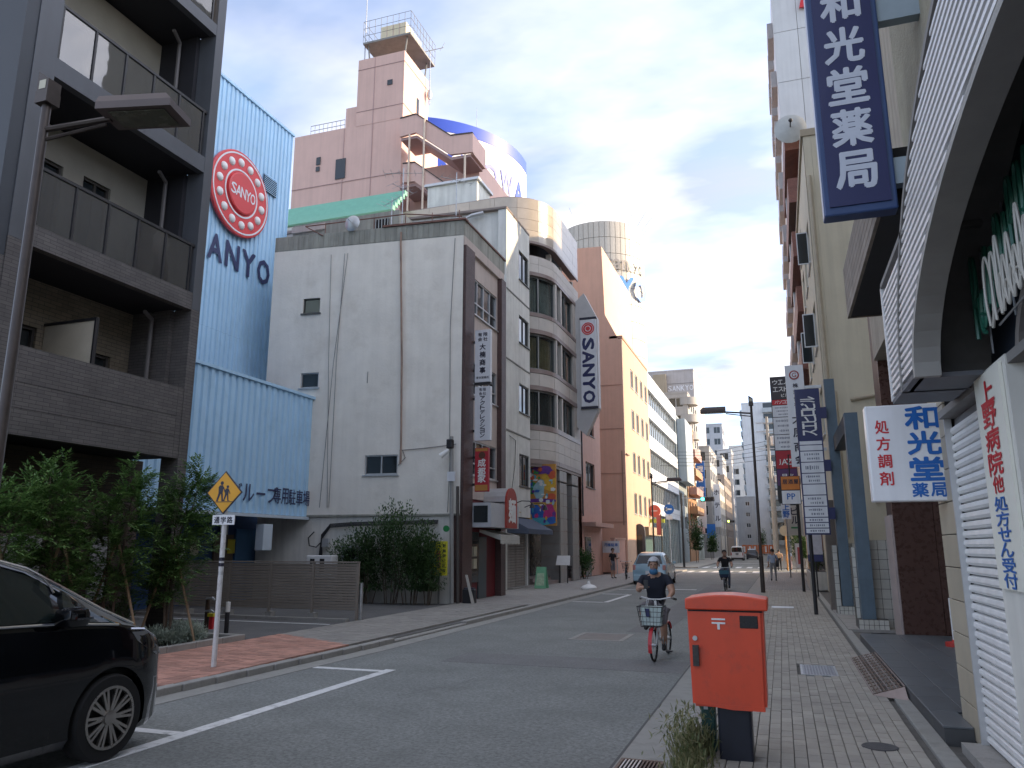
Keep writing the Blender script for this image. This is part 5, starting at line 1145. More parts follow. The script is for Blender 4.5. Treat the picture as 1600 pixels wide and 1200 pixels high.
# ================================================================== far buildings, left row
def block(nm, label, x0, x1, y0, y1, h, wm_, face='E', floors=4, cols=3, wcol=None, gm=None, cat='building', base=3.2, ww=.62, wh=.55, mullion=2):
    """simple street building: walls with recessed windows on the street face and the face towards the camera"""
    t = thing(nm, label, cat, ((x0 + x1) / 2, y0, 0)); fh = (h - base) / floors
    m = MB(); m.box(x0 + .3, x1 - .3, y0 + .3, y1, 0, h - .02); m.build('core', wm_, t)
    runs = [((x1, y0), (x1, y1)) if face == 'E' else ((x0, y1), (x0, y0)), ((x0, y0), (x1, y0))]
    for k, (a, b) in enumerate(runs):
        Lr = math.hypot(b[0] - a[0], b[1] - a[1]); n = cols if k == 0 else max(1, int(Lr / 3)); cw = Lr / n
        hs = [(i * cw + cw * (1 - ww) / 2, i * cw + cw * (1 + ww) / 2, base + j * fh + fh * .22, base + j * fh + fh * (.22 + wh)) for i in range(n) for j in range(floors)]
        wall(a, b, 0, h, hs, .22).build('wall', wm_, t)
        for q in hs: window(t, a, b, q, .15, wcol or M_ALU, gm or M_GLASS, mullion, 1, .07, False)
    m = MB(); m.box(x0 - .05, x1 + .05, y0 - .05, y1 + .05, h, h + .25); m.build('parapet', wm_, t)
    return t
C_ = lambda n, c, **k: mat(n, c, .75, var=.08, scale=.8, streak=.12, **k)
t = block('teal_grey_building', 'narrow teal grey building next to the white ribbon building', -20, -10.6, 88.3, 97, 16.4, C_('teal_grey_wall', (.26, .31, .33)), floors=5, cols=2, ww=.75)
m = MB(); m.box(-10.55, -9.6, 89, 96.5, 9.0, 16.2); m.build('metal_bay', C_('blue_grey_bay', (.33, .39, .43)), t)
t = block('orange_brick_building', 'orange brown tiled building with projecting balconies on the left row', -20, -10.5, 97.3, 107, 17.2, C_('orange_tile', (.40, .235, .13)), floors=6, cols=3, ww=.6)
for k in range(5):
    m = MB(); m.box(-10.45, -9.5, 98, 106.5, 3.4 + k * 2.35, 4.3 + k * 2.35); m.build('balcony', MATS['orange_tile'] if k % 2 else C_('rose_balcony', (.42, .25, .22)), t)
block('pale_green_building', 'pale green shop building with blue blade sign on its front', -20, -10.6, 107.3, 116, 13.5, C_('pale_green_wall', (.42, .47, .44)), floors=4, cols=3)
t = block('round_balcony_building', 'tall white building with stacked rounded balconies at its corner', -15.5, -12.0, 116.3, 130, 24.5, C_('warm_white_wall', (.40, .38, .35)), floors=8, cols=4)
for k in range(6):
    m = MB(); z = 9.5 + k * 2.65; m.lathe([(1.5, z), (1.5, z + 1.15), (1.38, z + 1.15), (1.38, z + .15), (.1, z + .15)], (-12.1, 117.5, 0), 22); m.build('balcony', MATS['warm_white_wall'], t, smooth=30)
block('grey_concrete_building', 'plain grey concrete building beyond the round balconies', -20, -10.4, 131, 146, 18, C_('mid_grey_wall', (.36, .36, .35)), floors=5, cols=4)
block('cream_building', 'small cream building near the far left corner of the street', -20, -10.3, 147, 162, 13.5, C_('cream_wall', (.55, .52, .45)), floors=4, cols=4)
block('brown_building', 'dull brown building closing the left row before the grey one', -20, -10.2, 163, 185, 16.0, C_('dull_brown_wall', (.30, .25, .21)), floors=5, cols=5)
t = block('stepped_office_tower', 'tall pale tiled office tower with lettering behind the left row', -24, -12.3, 130.5, 150, 31.2, C_('pale_mauve_tile', (.45, .42, .41)), floors=1, cols=1, ww=.02, wh=.02)
for k in range(9):
    m = MB(); m.box(-24, -12.3, 130.44, 130.49, 5 + k * 3, 5.08 + k * 3); m.build('joint', M_TRIM, t)
m = MB(); m.box(-19, -16.8, 129.4, 130.4, 8, 30.6); m.build('tan_pier', C_('tan_wall', (.38, .31, .22)), t)
tx = MB()
for i, ch in enumerate('SANKYO'): put(tx, ch, -16.3 + i * .72, 28.2, .6, .9, ((0, 130.4, 0), (1, 0, 0), (0, 0, 1), 0), .03)
tx.build('lettering', M_SIGNW, t)
# ---- end of the street
block('white_mid_rise', 'slim white mid-rise rising above the left row near the street end', -13, -9.8, 186, 196, 24, C_('soft_white_wall', (.50, .51, .52)), floors=7, cols=3)
block('pale_mid_rise', 'pale grey mid-rise with many windows behind the brown building', -20, -11, 172, 185, 21, C_('pale_grey_wall', (.44, .45, .45)), floors=6, cols=4)
block('narrow_grey_tower', 'narrow grey tower standing behind the white tiered block', -22, -15.5, 250, 262, 40, C_('far_grey_wall', (.42, .44, .47)), floors=10, cols=3)
block('pale_blue_mid_rise', 'pale blue-grey mid-rise filling the gap right of the tall apartment tower', 2.2, 12, 195, 215, 26, C_('far_blue_wall', (.42, .46, .50)), face='W', floors=8, cols=5)
t = block('grey_slab_building', 'grey slab building closing the end of the street', -12.4, -5.6, 198, 212, 13.6, C_('end_grey_wall', (.34, .35, .36)), floors=4, cols=3, ww=.3, wh=.4)
t = block('tiered_white_building', 'white tiered apartment block behind the grey end building', -16, -6, 225, 245, 24, C_('chalk_white_wall', (.62, .62, .61)), floors=7, cols=4)
m = MB(); m.box(-12.5, -5.8, 226, 240, 24.2, 30); m.build('upper_tier', MATS['chalk_white_wall'], t)
tx = MB()
for i, ch in enumerate('Bank'): put(tx, ch, -9.7 + i * .9, 28.6, .75, 1.0, ((0, 225.9, 0), (1, 0, 0), (0, 0, 1), 0), .03)
t = block('tall_apartment_tower', 'tall white and grey apartment tower with corner balconies at the street end', -7.4, 1.8, 200, 215, 37.2, C_('cool_white_wall', (.58, .61, .64)), face='W', floors=1, cols=1, ww=.02, wh=.02)
for k in range(13):
    z = 2.2 + k * 2.7; m = MB(); m.box(-2.4, 1.8, 198.6, 199.95, z, z + 1.1); m.build('balcony', C_('slate_balcony', (.36, .41, .44)), t)
    m = MB(); m.box(-7.9, -7.42, 200.5, 214, z, z + 1.1); m.build('balcony', MATS['slate_balcony'], t)
    m = MB(); m.box(-2.2, 1.6, 199.90, 199.99, z + 1.15, z + 2.5); m.build('window', M_GLASS, t)
# ---- right row beyond the crossing
block('shop_building', 'white shop building just past the crossing on the right', 2.0, 12, 72, 82, 8.5, C_('shop_white_wall', (.55, .55, .54)), face='W', floors=2, cols=3)
block('grey_building', 'grey building behind the utility poles on the right row', 1.6, 12, 83, 98, 12.5, C_('row_grey_wall', (.40, .40, .40)), face='W', floors=4, cols=4)
block('cream_building', 'cream building further along the right row', 1.3, 12, 99, 120, 10, C_('row_cream_wall', (.52, .48, .40)), face='W', floors=3, cols=5)
block('pale_building', 'pale blue grey building near the far end of the right row', 1.0, 12, 121, 150, 15, C_('row_pale_wall', (.47, .50, .53)), face='W', floors=5, cols=6)
block('tan_building', 'tan building last in the right row', .8, 12, 151, 190, 13, C_('row_tan_wall', (.38, .33, .27)), face='W', floors=4, cols=7)
block('brown_shop_building', 'brown corner shop building before the crossing on the right', 1.7, 9, 58.2, 62, 6.5, C_('corner_brown_wall', (.27, .21, .17)), face='W', floors=1, cols=1)
# ================================================================== blade signs along the right
def pole(nm, label, cat, x, y, z0, z1, r, mt=None, taper=1.0):
    t = thing(nm, label, cat, (x, y, z0)); m = MB(); m.tube([(x, y, z0), (x, y, z1)], [r, r * taper], 10); m.build('post', mt or M_BLACK, t, smooth=True); return t
s1 = thing('tenant_sign_column', 'navy and white tenant sign column bracketed to the blue steel post', 'sign', (.9, 22, 0))
m = MB(); m.box(.60, 1.23, 22.0, 22.14, 2.02, 5.92); m.build('case', M_NAVY, s1)
tx = MB()
for i, ch in enumerate('スエヒロビル'): put(tx, ch, 4.72 + i * .18, -.92, .165, .36, ((0, 21.992, 0), (0, 0, 1), (-1, 0, 0), 0), .045)
tx.build('lettering', M_WHITE, s1)
M_TXT = mat('small_print_grey', (.22, .24, .30), .6, var=0)
def row(par, x0, x1, y, z0, z1, mt, lines=0, ink=None):
    m = MB(); m.box(x0, x1, y - .012, y - .001, z0, z1); r_ = m.build('name_plate', mt, par)
    if lines:
        tx = MB(); hh = (z1 - z0) * .5 / lines
        for k in range(lines):
            zc = z1 - (z1 - z0) * (k + .7) / (lines + .4); xx = x0 + .1 + .06 * k
            while xx < x1 - .12:
                ww_ = rnd.uniform(.02, .045); hh2 = hh * rnd.uniform(.55, .9); tx.box(xx, xx + ww_, y - .0145, y - .0125, zc - hh2 / 2, zc + hh2 / 2); xx += ww_ + rnd.uniform(.012, .03)
        tx.build('small_print', ink or M_TXT, r_)
    return r_
zs = [4.50, 4.385, 4.225, 3.925, 3.63, 3.34, 3.05, 2.755, 2.47, 2.335, 2.19, 2.05]
for i in range(11): row(s1, .635, 1.195, 22.0, zs[i + 1] + .012, zs[i] - .012, M_SIGNW, lines=(0, 0, 2, 1, 2, 0, 2, 2, 1, 1, 1)[i])
for z in (5.1, 3.68, 2.42):
    m = MB(); m.box(1.231, 1.379, 22.02, 22.12, z, z + .30); m.build('bracket', M_NAVY, s1)
m = MB(); m.tube([(.72, 22.07, 2.02), (.72, 22.07, 0)], .05, 8); m.build('post', M_BLACK, s1)
s2 = thing('white_lodge_sign', 'tall narrow white sign with round red emblem between two tenant signs', 'sign', (.77, 27, 0))
m = MB(); m.box(.49, 1.07, 27, 27.15, 4.3, 7.72); m.build('case', M_SIGNW, s2)
m = MB(); m.lathe([(.16, 0), (.16, .012)], (.77, 26.985, 7.38), 24, 'Y'); e_ = m.build('emblem', mat('emblem_maroon', (.32, .04, .04), .5), s2)
m = MB(); m.lathe([(.115, 0), (.115, .004)], (.77, 26.979, 7.38), 20, 'Y'); m.build('emblem_field', M_SIGNW, e_); tx = MB(); put(tx, 'G', .77, 7.38, .14, .15, FB(26.974), .02); tx.build('lettering', MATS['emblem_maroon'], e_)
tx = MB(); 
for ch, z, w_ in (('株', 7.02, .17), ('式', 6.80, .17), ('会', 6.58, .17), ('社', 6.36, .17), ('大', 5.88, .36), ('原', 5.42, .36), ('商', 4.96, .36), ('会', 4.54, .36)): put(tx, ch, .79, z, w_, w_ * .85, FB(26.99), .03)
tx.build('lettering', M_INK, s2)
m = MB(); m.box(1.071, 1.6, 27.03, 27.12, 6.9, 7.0); m.box(1.071, 1.6, 27.03, 27.12, 4.8, 4.9); m.build('bracket', M_STEEL, s2)
s3 = thing('mixed_tenant_sign', 'multicoloured tenant sign column with red, purple and orange panels', 'sign', (.4, 33, 0))
m = MB(); m.box(-.02, .80, 33, 33.18, 3.5, 8.62); m.build('case', M_BLACK, s3)
m = MB(); m.tube([(.7, 33.1, 3.5), (.7, 33.1, 0)], .06, 8); m.build('post', M_BLACK, s3)
def tpanel(z0, z1, mt, texts=(), lines=0):
    r_ = row(s3, .01, .77, 33.0, z0 + .015, z1 - .015, mt, lines)
    for s, x, z, sz, ink, sp in texts:
        tx = MB(); htext(tx, s, x, z, sz, sz * sp, FB(32.984), .025); tx.build('lettering', ink, r_)
P_PUR = mat('purple_panel', (.10, .035, .13), .5, var=.08); P_ORG = mat('orange_panel', (.62, .20, .035), .5, var=.12); P_RED = mat('crimson_panel', (.42, .02, .035), .5, var=.1); P_CHAR = mat('charcoal_sign', (.05, .045, .05), .5, var=.1)
tpanel(7.66, 8.6, P_CHAR, [('ウエノ', .07, 8.38, .19, M_WHITE, 1.12), ('エスト', .07, 8.08, .19, M_WHITE, 1.12), ('ビル', .38, 7.82, .13, M_WHITE, 1.1)])
tpanel(7.42, 7.66, M_RED, [('パソコン', .1, 7.54, .13, M_WHITE, 1.15)])
for a, b in ((6.92, 7.42), (6.2, 6.92), (5.55, 6.2)): tpanel(a, b, M_SIGNW, lines=3)
tpanel(4.8, 5.55, P_RED, [('JAZZ', .06, 5.08, .23, M_WHITE, .78)])
tpanel(4.12, 4.8, P_PUR, [('月光', .14, 4.48, .22, M_WHITE, 1.2)])
tpanel(3.95 - .55, 4.12, M_BLACK)
s4 = thing('orange_hanging_sign', 'orange and white two-panel box sign hung under the purple panel', 'sign', (.6, 31.5, 0))
m = MB(); m.box(.10, .82, 31.5, 31.62, 3.3, 4.68 - .3); m.build('case', M_BLACK, s4)
r_ = row(s4, .13, .79, 31.5, 3.86, 4.36, P_ORG); tx = MB(); htext(tx, '居酒屋', .17, 4.16, .17, .2, FB(31.484), .03); tx.build('lettering', M_INK, r_)
r_ = row(s4, .13, .79, 31.5, 3.32, 3.82, M_SIGNW, 0); tx = MB()
for x in (.38, .54): put(tx, 'P', x, 3.6, .13, .22, FB(31.484), .06)
tx.build('lettering', M_BLUE, r_)
m = MB(); m.tube([(.46, 31.56, 4.38), (.46, 31.56, 5.2), (.9, 31.8, 5.2)], .03, 6); m.build('hanger', M_BLACK, s4)
s5 = thing('building_name_sign', 'cream vertical sign with black characters ending in a green mark', 'sign', (.85, 50, 0))
m = MB(); m.box(.42, 1.30, 50, 50.2, 2.4, 5.6); m.build('case', mat('cream_sign', (.52, .50, .44), .5, var=.08), s5)
tx = MB(); 
for ch, z in zip('横山ビル', (4.95, 4.38, 3.84, 3.30)): put(tx, ch, .85, z, .42, .44, FB(49.99), .03)
tx.build('lettering', M_INK, s5); m = MB(); m.box(.6, 1.0, 49.98, 49.995, 2.8, 2.9); m.build('green_mark', mat('leaf_green_paint', (.06, .25, .10), .5), s5)
m = MB(); m.box(1.301, 1.7, 50.05, 50.15, 4.4, 4.5); m.build('bracket', M_STEEL, s5)
s6 = thing('blue_white_shop_sign', 'small white sign with blue characters low behind the pole', 'sign', (.3, 48, 0))
m = MB(); m.box(.1, .62, 48, 48.12, 3.3, 4.3); m.build('case', M_SIGNW, s6); tx = MB(); vtext(tx, '上野', .36, 4.2, .36, .42, FB(47.99), .04); tx.build('lettering', M_BLUE, s6); m = MB(); m.tube([(.36, 48.06, 3.3), (.36, 48.06, 0)], .05, 6); m.build('post', M_STEEL, s6)
# ---- blade sign of the stone building
sy = thing('sanyo_blade_sign' if False else 'tall_blade_sign', 'tall pale blade sign with navy letters and red ring emblem on the stone building', 'sign', (-9.5, 40.9, 8))
m = MB(); m.ext([(-10.28, 40.9, 8.2), (-9.75, 40.9, 7.7), (-9.0, 40.9, 9.2), (-9.0, 40.9, 14.35), (-9.75, 40.9, 15.9), (-10.28, 40.9, 15.4)], (0, .5, 0)); m.build('fin', mat('fin_grey', (.50, .50, .50), .5, var=.06), sy, fix=True)
m = MB(); m.bbox(-9.98, -9.05, 40.82, 41.48, 9.3, 14.3, .03); m.build('case', M_SIGNW, sy)
m = MB(); m.box(-10.0, -9.03, 40.80, 41.5, 14.31, 14.42); m.box(-10.0, -9.03, 40.80, 41.5, 9.17, 9.29); m.build('cap', M_INK, sy)
m = MB(); disc(m, (0, 0, 0), .30, .36, 0, .01); m.v = [(-9.52 + y, 40.81 - x, 13.75 + z) for x, y, z in m.v]; m.build('ring', M_EMB, sy)
m = MB(); m.lathe([(.27, 0), (.27, .01)], (-9.52, 40.805, 13.75), 24, 'Y'); hb = m.build('emblem', M_EMB, sy)
m = MB(); m.lathe([(.17, 0), (.17, .004)], (-9.52, 40.80, 13.75), 20, 'Y'); m.build('emblem_ring', M_SIGNW, hb); m = MB(); m.lathe([(.13, 0), (.13, .004)], (-9.52, 40.795, 13.75), 20, 'Y'); m.build('emblem_centre', M_EMB, hb)
tx = MB()
for i, ch in enumerate('SANYO'): put(tx, ch, -(12.86 - i * .755), -9.52, .64, .62, ((0, 40.81, 0), (0, 0, -1), (1, 0, 0), 0), .08)
tx.build('lettering', M_NAVY, sy)
# ---- signs on the white building's front
FY = lambda y: ((0, y, 0), (1, 0, 0), (0, 0, 1), 0)
def blade(label, x0, x1, y, z0, z1, mt, br=(), d=.16):
    t = thing('blade_sign', label, 'sign', ((x0 + x1) / 2, y, z0)); m = MB(); m.bbox(x0, x1, y, y + d, z0, z1, .015); m.build('case', mt, t)
    for z in br:
        m = MB(); m.box(-9.80 if x0 > -9.6 else x0 - .06, x0 - .002, y + .04, y + .10, z, z + .08); m.build('bracket', M_BLACK, t)
    return t
t = blade('upper white blade sign with black characters beside the maroon pillar', -9.56, -8.98, 23.85, 7.2, 9.05, M_SIGNW, (8.6, 7.6))
tx = MB(); fr = FY(23.846); 
for ch, x, z in (('有', -9.37, 8.88), ('限', -9.17, 8.88), ('会', -9.37, 8.71), ('社', -9.17, 8.71)): put(tx, ch, x, z, .15, .13, fr, .03)
vtext(tx, '大楠商事', -9.27, 8.58, .21, .275, fr, .04); htext(tx, '東京営業所', -9.5, 7.36, .085, .094, fr, .02); tx.build('lettering', M_INK, t)
m = MB(); m.box(-9.57, -8.97, 23.84, 24.02, 7.12, 7.195); m.build('lamp_strip', M_BLACK, t)
t = blade('lower white blade sign with slanting black characters above the red sign', -9.55, -8.97, 23.85, 5.20, 7.05, M_SIGNW, (6.6, 5.5))
tx = MB(); 
for ch, x, z in (('有', -9.33, 6.94), ('限', -9.19, 6.94), ('会', -9.33, 6.80), ('社', -9.19, 6.80)): put(tx, ch, x, z, .11, .11, fr, .02)
vtext(tx, 'アクトデレクション', -9.26, 6.72, .145, .158, fr, .04, 1.15); tx.build('lettering', M_INK, t)
t = blade('red restaurant blade sign with white brush characters over the shop door', -9.52, -9.04, 23.85, 3.5, 4.95, P_RED, (4.6, 3.7))
tx = MB(); 
for ch, z in zip('成都家', (4.45, 4.16, 3.93)): put(tx, ch, -9.27, z, .27, .26, fr, .04)
tx.build('lettering', M_WHITE, t); m = MB(); m.box(-9.5, -9.06, 23.845, 23.849, 3.53, 3.72); m.box(-9.5, -9.06, 23.845, 23.849, 4.84, 4.93); m.build('gold_band', mat('gold_band', (.48, .22, .05), .5), t)
m = MB(); m.lathe([(.12, 0), (.12, .006)], (-9.26, 23.843, 4.70), 18, 'Y'); m.build('bowl_picture', mat('bowl_brown', (.10, .035, .02), .5), t)
# arched shop sign, awning
t = thing('arched_shop_sign', 'box shop sign with red arched front and white brush character', 'sign', (-9.2, 24.6, 2.3))
m = MB(); m.box(-9.78, -9.0, 24.0, 26.9, 2.35, 3.15); m.build('case', mat('grey_sign_case', (.48, .50, .53), .5, var=.1), t)
q = [(-9.0, 25.4, 2.35), (-9.0, 26.5, 2.35), (-9.0, 26.5, 3.25)] + [(-9.0, 25.95 + .55 * math.cos(a), 3.25 + .5 * math.sin(a)) for a in [math.pi * k / 8 for k in range(1, 8)]] + [(-9.0, 25.4, 3.25)]
m = MB(); m.ext(q, (.08, 0, 0)); m.build('arch_front', mat('lacquer_red', (.36, .045, .03), .5, var=.15), t, fix=True)
tx = MB(); put(tx, '麺', 25.95, 2.95, .75, .8, FR(-8.915), .05); tx.build('lettering', M_WHITE, t)
m = MB(); q2 = [(-9.8, 25.4, 3.25), (-9.8, 26.5, 3.25)] + [(-9.8, 25.95 + .55 * math.cos(a), 3.25 + .5 * math.sin(a)) for a in [math.pi * k / 8 for k in range(1, 8)]]; m.ext(q2, (.79, 0, 0)); m.build('arch_roof', M_ALU, t, fix=True)
m = MB(); m.box(-9.6, -9.1, 23.985, 23.998, 2.5, 3.05); m.build('side_panel', M_GLASS, t)
t = thing('striped_awning', 'small pale scalloped awning over the restaurant door', 'awning', (-9.4, 25.5, 2.1))
m = MB(); m.ext([(-9.78, 25.0, 2.3), (-9.0, 25.0, 2.1), (-9.0, 25.0, 1.93), (-9.78, 25.0, 2.2)], (0, 2.0, 0)); m.build('canopy', mat('pale_canvas', (.52, .51, .47), .85, var=.1), t, fix=True)
for i in range(12):
    m = MB(); m.box(-9.02, -8.985, 25.01 + i * .166, 25.15 + i * .166, 1.82 - .02 * (i % 2), 1.925); m.build('scallop', MATS['pale_canvas'], t)
# colourful banner: plain swirls of colour, no figures
bn = thing('colourful_banner', 'large multicoloured banner of swirling shapes hung at the stone building entrance', 'banner', (-10.8, 35.6, 2.7))
m = MB(); m.box(-11.6, -10.02, 35.60, 35.68, 2.7, 5.62); m.build('sheet', mat('banner_orange', (.62, .30, .06), .5, var=.2, scale=1.5), bn)
cols = [(.05, .30, .08), (.75, .45, .05), (.04, .16, .55), (.55, .05, .22), (.15, .05, .30), (.10, .45, .55), (.65, .12, .05), (.35, .55, .60)]
for i, (x, z, rx, rz_, c) in enumerate(((-11.3, 4.5, .27, .36, 0), (-10.4, 4.75, .36, .42, 1), (-11.1, 3.3, .42, .45, 2), (-10.35, 3.3, .30, .42, 3), (-10.8, 5.35, .70, .18, 4), (-10.85, 4.4, .28, .50, 7), (-10.3, 4.0, .25, .25, 6), (-11.3, 5.0, .27, .2, 5), (-10.75, 3.88, .78, .10, 4), (-10.8, 2.9, .72, .16, 5), (-11.38, 3.0, .2, .25, 1), (-10.2, 5.1, .18, .2, 6), (-10.25, 2.95, .2, .2, 2), (-10.8, 3.75, .7, .06, 1))):
    m = MB(); pts = [(x + rx * math.cos(a) * (1 + .18 * math.sin(3 * a + i)), 35.598 - i * .002, z + rz_ * math.sin(a) * (1 + .15 * math.cos(2 * a + i))) for a in [2 * math.pi * k / 26 for k in range(26)]]
    pts = [(min(-10.03, max(-11.59, p[0])), p[1], min(5.61, max(2.71, p[2]))) for p in pts]
    m.add(pts + [(x, 35.598 - i * .002, z)], [((k + 1) % 26, k, 26) for k in range(26)]); m.build('colour_shape', mat('banner_colour_%s' % 'abcdefgh'[c], cols[c], .5, var=.25, scale=4), bn)
rb_ = random.Random(21)
for i in range(46):
    x = rb_.uniform(-11.5, -10.12); z = rb_.uniform(2.8, 5.52); rx = rb_.uniform(.03, .13); rz_ = rb_.uniform(.03, .12); y_ = 35.566 - i * .0004; n_ = rb_.choice((5, 8, 11, 14)); k_ = rb_.uniform(.1, .45)
    pts = [(min(-10.03, max(-11.59, x + rx * math.cos(a) * (1 + k_ * (k % 2)))), y_, z + rz_ * math.sin(a) * (1 + k_ * (k % 2))) for k, a in enumerate([2 * math.pi * q / n_ for q in range(n_)])]
    m = MB(); m.add(pts + [(x, y_, z)], [((k + 1) % n_, k, n_) for k in range(n_)]); m.build('colour_shape', MATS['banner_colour_' + rb_.choice('abcdefgh')] if rb_.random() < .75 else M_WHITE, bn)
# ================================================================== street furniture
# street lamps: bronze pole, lantern finial, flat box head on an arm
def lamp(label, x, y, h, armdir, rot_len=1.9, head=(1.0, .42, .16), z_arm=.55):
    t = thing('street_lamp', label, 'street lamp', (x, y, 0), 'bronze street lamps along the street')
    m = MB(); m.tube([(x, y, 0), (x, y, 1.35)], .085, 10); m.tube([(x, y, 1.35), (x, y, 1.40), (x, y, h - .30)], [.085, .062, .05], 10); m.build('pole', M_BRONZE, t, smooth=True)
    m = MB(); m.box(x - .09, x + .09, y - .09, y + .09, h - .31, h - .16); m.ext([(x - .085, y - .085, h + .10), (x + .085, y - .085, h - .02), (x + .085, y - .085, h - .16), (x - .085, y - .085, h - .16)], (0, .17, 0)); lt = m.build('lantern', M_BRONZE, t, fix=True)
    m = MB(); m.box(x - .088, x - .0865, y - .05, y + .05, h - .13, h - .01); m.box(x - .05, x + .05, y - .0882, y - .0865, h - .14, h - .03); m.build('lens', mat('lantern_lens', (.50, .48, .36), .3), lt)
    d = Vector((*armdir, 0)).normalized(); s = Vector((-d.y, d.x, 0)); a0 = Vector((x, y, h - z_arm)); a1 = a0 + d * (rot_len - head[0]) + Vector((0, 0, .10))
    m = MB(); m.tube([a0, a1 + d * .05], .035, 8); m.tube([a0 - Vector((0, 0, .13)), a1 - Vector((0, 0, .07))], .022, 6); m.build('arm', M_BRONZE, t, smooth=True)
    m = MB(); c = a1; L_, W_, H_ = head
    prof_ = [(0, -W_ / 2), (L_, -W_ / 2), (L_, W_ / 2), (0, W_ / 2)]
    top = [c + d * (p if p == 0 else p * .9) + s * q * .82 + Vector((0, 0, H_)) for p, q in prof_]; mid = [c + d * p + s * q + Vector((0, 0, H_ * .45)) for p, q in prof_]; bot = [c + d * p + s * q - Vector((0, 0, .01)) for p, q in prof_]
    m.add([tuple(p) for p in bot + mid + top], [(0, 3, 2, 1)] + [(i, (i + 1) % 4, 4 + (i + 1) % 4, 4 + i) for i in range(4)] + [(4 + i, 4 + (i + 1) % 4, 8 + (i + 1) % 4, 8 + i) for i in range(4)] + [(8, 9, 10, 11)]); m.build('head', mat('lamp_head_brown', (.105, .082, .078), .5, var=.12), t, fix=True)
    m = MB(); q = [c + d * p + s * r_ - Vector((0, 0, .016)) for p, r_ in ((.12, -W_ * .36), (L_ - .1, -W_ * .36), (L_ - .1, W_ * .36), (.12, W_ * .36))]; m.ext(q, (0, 0, -.012)); m.build('lens', mat('dusty_lens', (.11, .11, .085), .25, var=.3, scale=5), t, fix=True)
    return t
lamp('bronze street lamp standing close to the camera at the left edge', -7.72, 5.85, 7.02, (.97, .24), 1.64, (.88, .46, .17), .62)
lamp('bronze street lamp on the right kerb behind the red pillar box', -.80, 32, 7.6, (-1, -.05), 2.0, (1.0, .42, .2), .62)
lamp('bronze street lamp on the left pavement in front of the ribbon-window building', -8.3, 54, 6.7, (1, -.05), 2.1, (1.0, .42, .2), .62)
# utility poles and wires on the right, past the crossing
def upole(label, x, y, h):
    t = thing('utility_pole', label, 'utility pole', (x, y, 0), 'concrete utility poles on the far right'); m = MB(); m.tube([(x, y, 0), (x, y, h)], [.19, .12], 10); m.build('pole', mat('pole_concrete', (.36, .35, .32), .85, var=.12), t, smooth=True)
    for z in (h - .6, h - 1.4, h - 3.0):
        m = MB(); m.box(x - 1.0, x + 1.0, y - .05, y + .05, z, z + .09); m.build('cross_arm', M_STEEL, t)
    m = MB(); m.lathe([(.28, h - 2.7), (.30, h - 2.6), (.30, h - 1.9), (.24, h - 1.8)], (x + .45, y, 0), 14); m.build('transformer', M_ALU, t); return t
upole('nearer concrete utility pole beyond the right lamp post', -.55, 74, 13.5); upole('further concrete utility pole beside the cream building', -.5, 104, 12.5); upole('last concrete utility pole near the street end', -.6, 140, 13)
for k in range(5):
    t = thing('overhead_wire', ('lowest', 'second lowest', 'middle', 'second highest', 'highest')[k] + ' dark overhead wire crossing the street past the traffic light', 'wire', (-5, 74, 10), 'overhead wires over the far street'); m = MB(); z = 9.6 + k * .45; m.tube([(-12, 76 + k, z), (-6, 75.4 + k, z - .35), (-.55, 74.2 + k * .2, z)], .018, 4); m.build('cable', M_BLACK, t)
# traffic lights
def signal(label, x, y, arm_x, z, lit, mt, s=1.0):
    t = thing('traffic_light', label, 'traffic light', (x, y, 0)); m = MB(); m.tube([(x, y, 0), (x, y, z + .5)], [.10, .07], 8); m.build('post', M_BLACK if s > .9 else M_STEEL, t, smooth=True)
    m = MB(); m.tube([(x, y, z + .12), (arm_x, y, z)], .045, 6); m.build('arm', M_STEEL, t)
    m = MB(); m.bbox(arm_x - .62 * s, arm_x + .62 * s, y - .12, y + .1, z - .22 * s, z + .22 * s, .08); m.build('housing', mat('signal_grey', (.10, .105, .11), .5), t)
    for i, c in enumerate(('g', 'd', 'd')):
        m = MB(); m.lathe([(.15 * s, 0), (.15 * s, .03), (.12 * s, .04)], (arm_x + (-.40 + .4 * i) * s, y - .16, z), 16, 'Y'); m.build('lamp', mt if i == lit else mat('dark_lamp', (.04, .03, .03), .3), t)
        m = MB(); m.lathe([(.17 * s, -.13), (.17 * s, .03)], (arm_x + (-.40 + .4 * i) * s, y - .16, z), 12, 'Y'); m.v = [v for v in m.v]; m.f = [f for f in m.f if len(f) == 4]; m.build('visor', MATS['signal_grey'], t)
    return t
M_GO = mat('signal_green', (.05, .85, .55), .3, var=0, emit=3.0)
signal('green traffic light on an arm over the crossing', -8.3, 71, -6.0, 5.9, 0, M_GO)
signal('distant traffic light showing green near the end of the street', -8.2, 125, -7.2, 5.6, 0, mat('signal_yellow_green', (.55, .85, .10), .3, var=0, emit=3.0), .9)
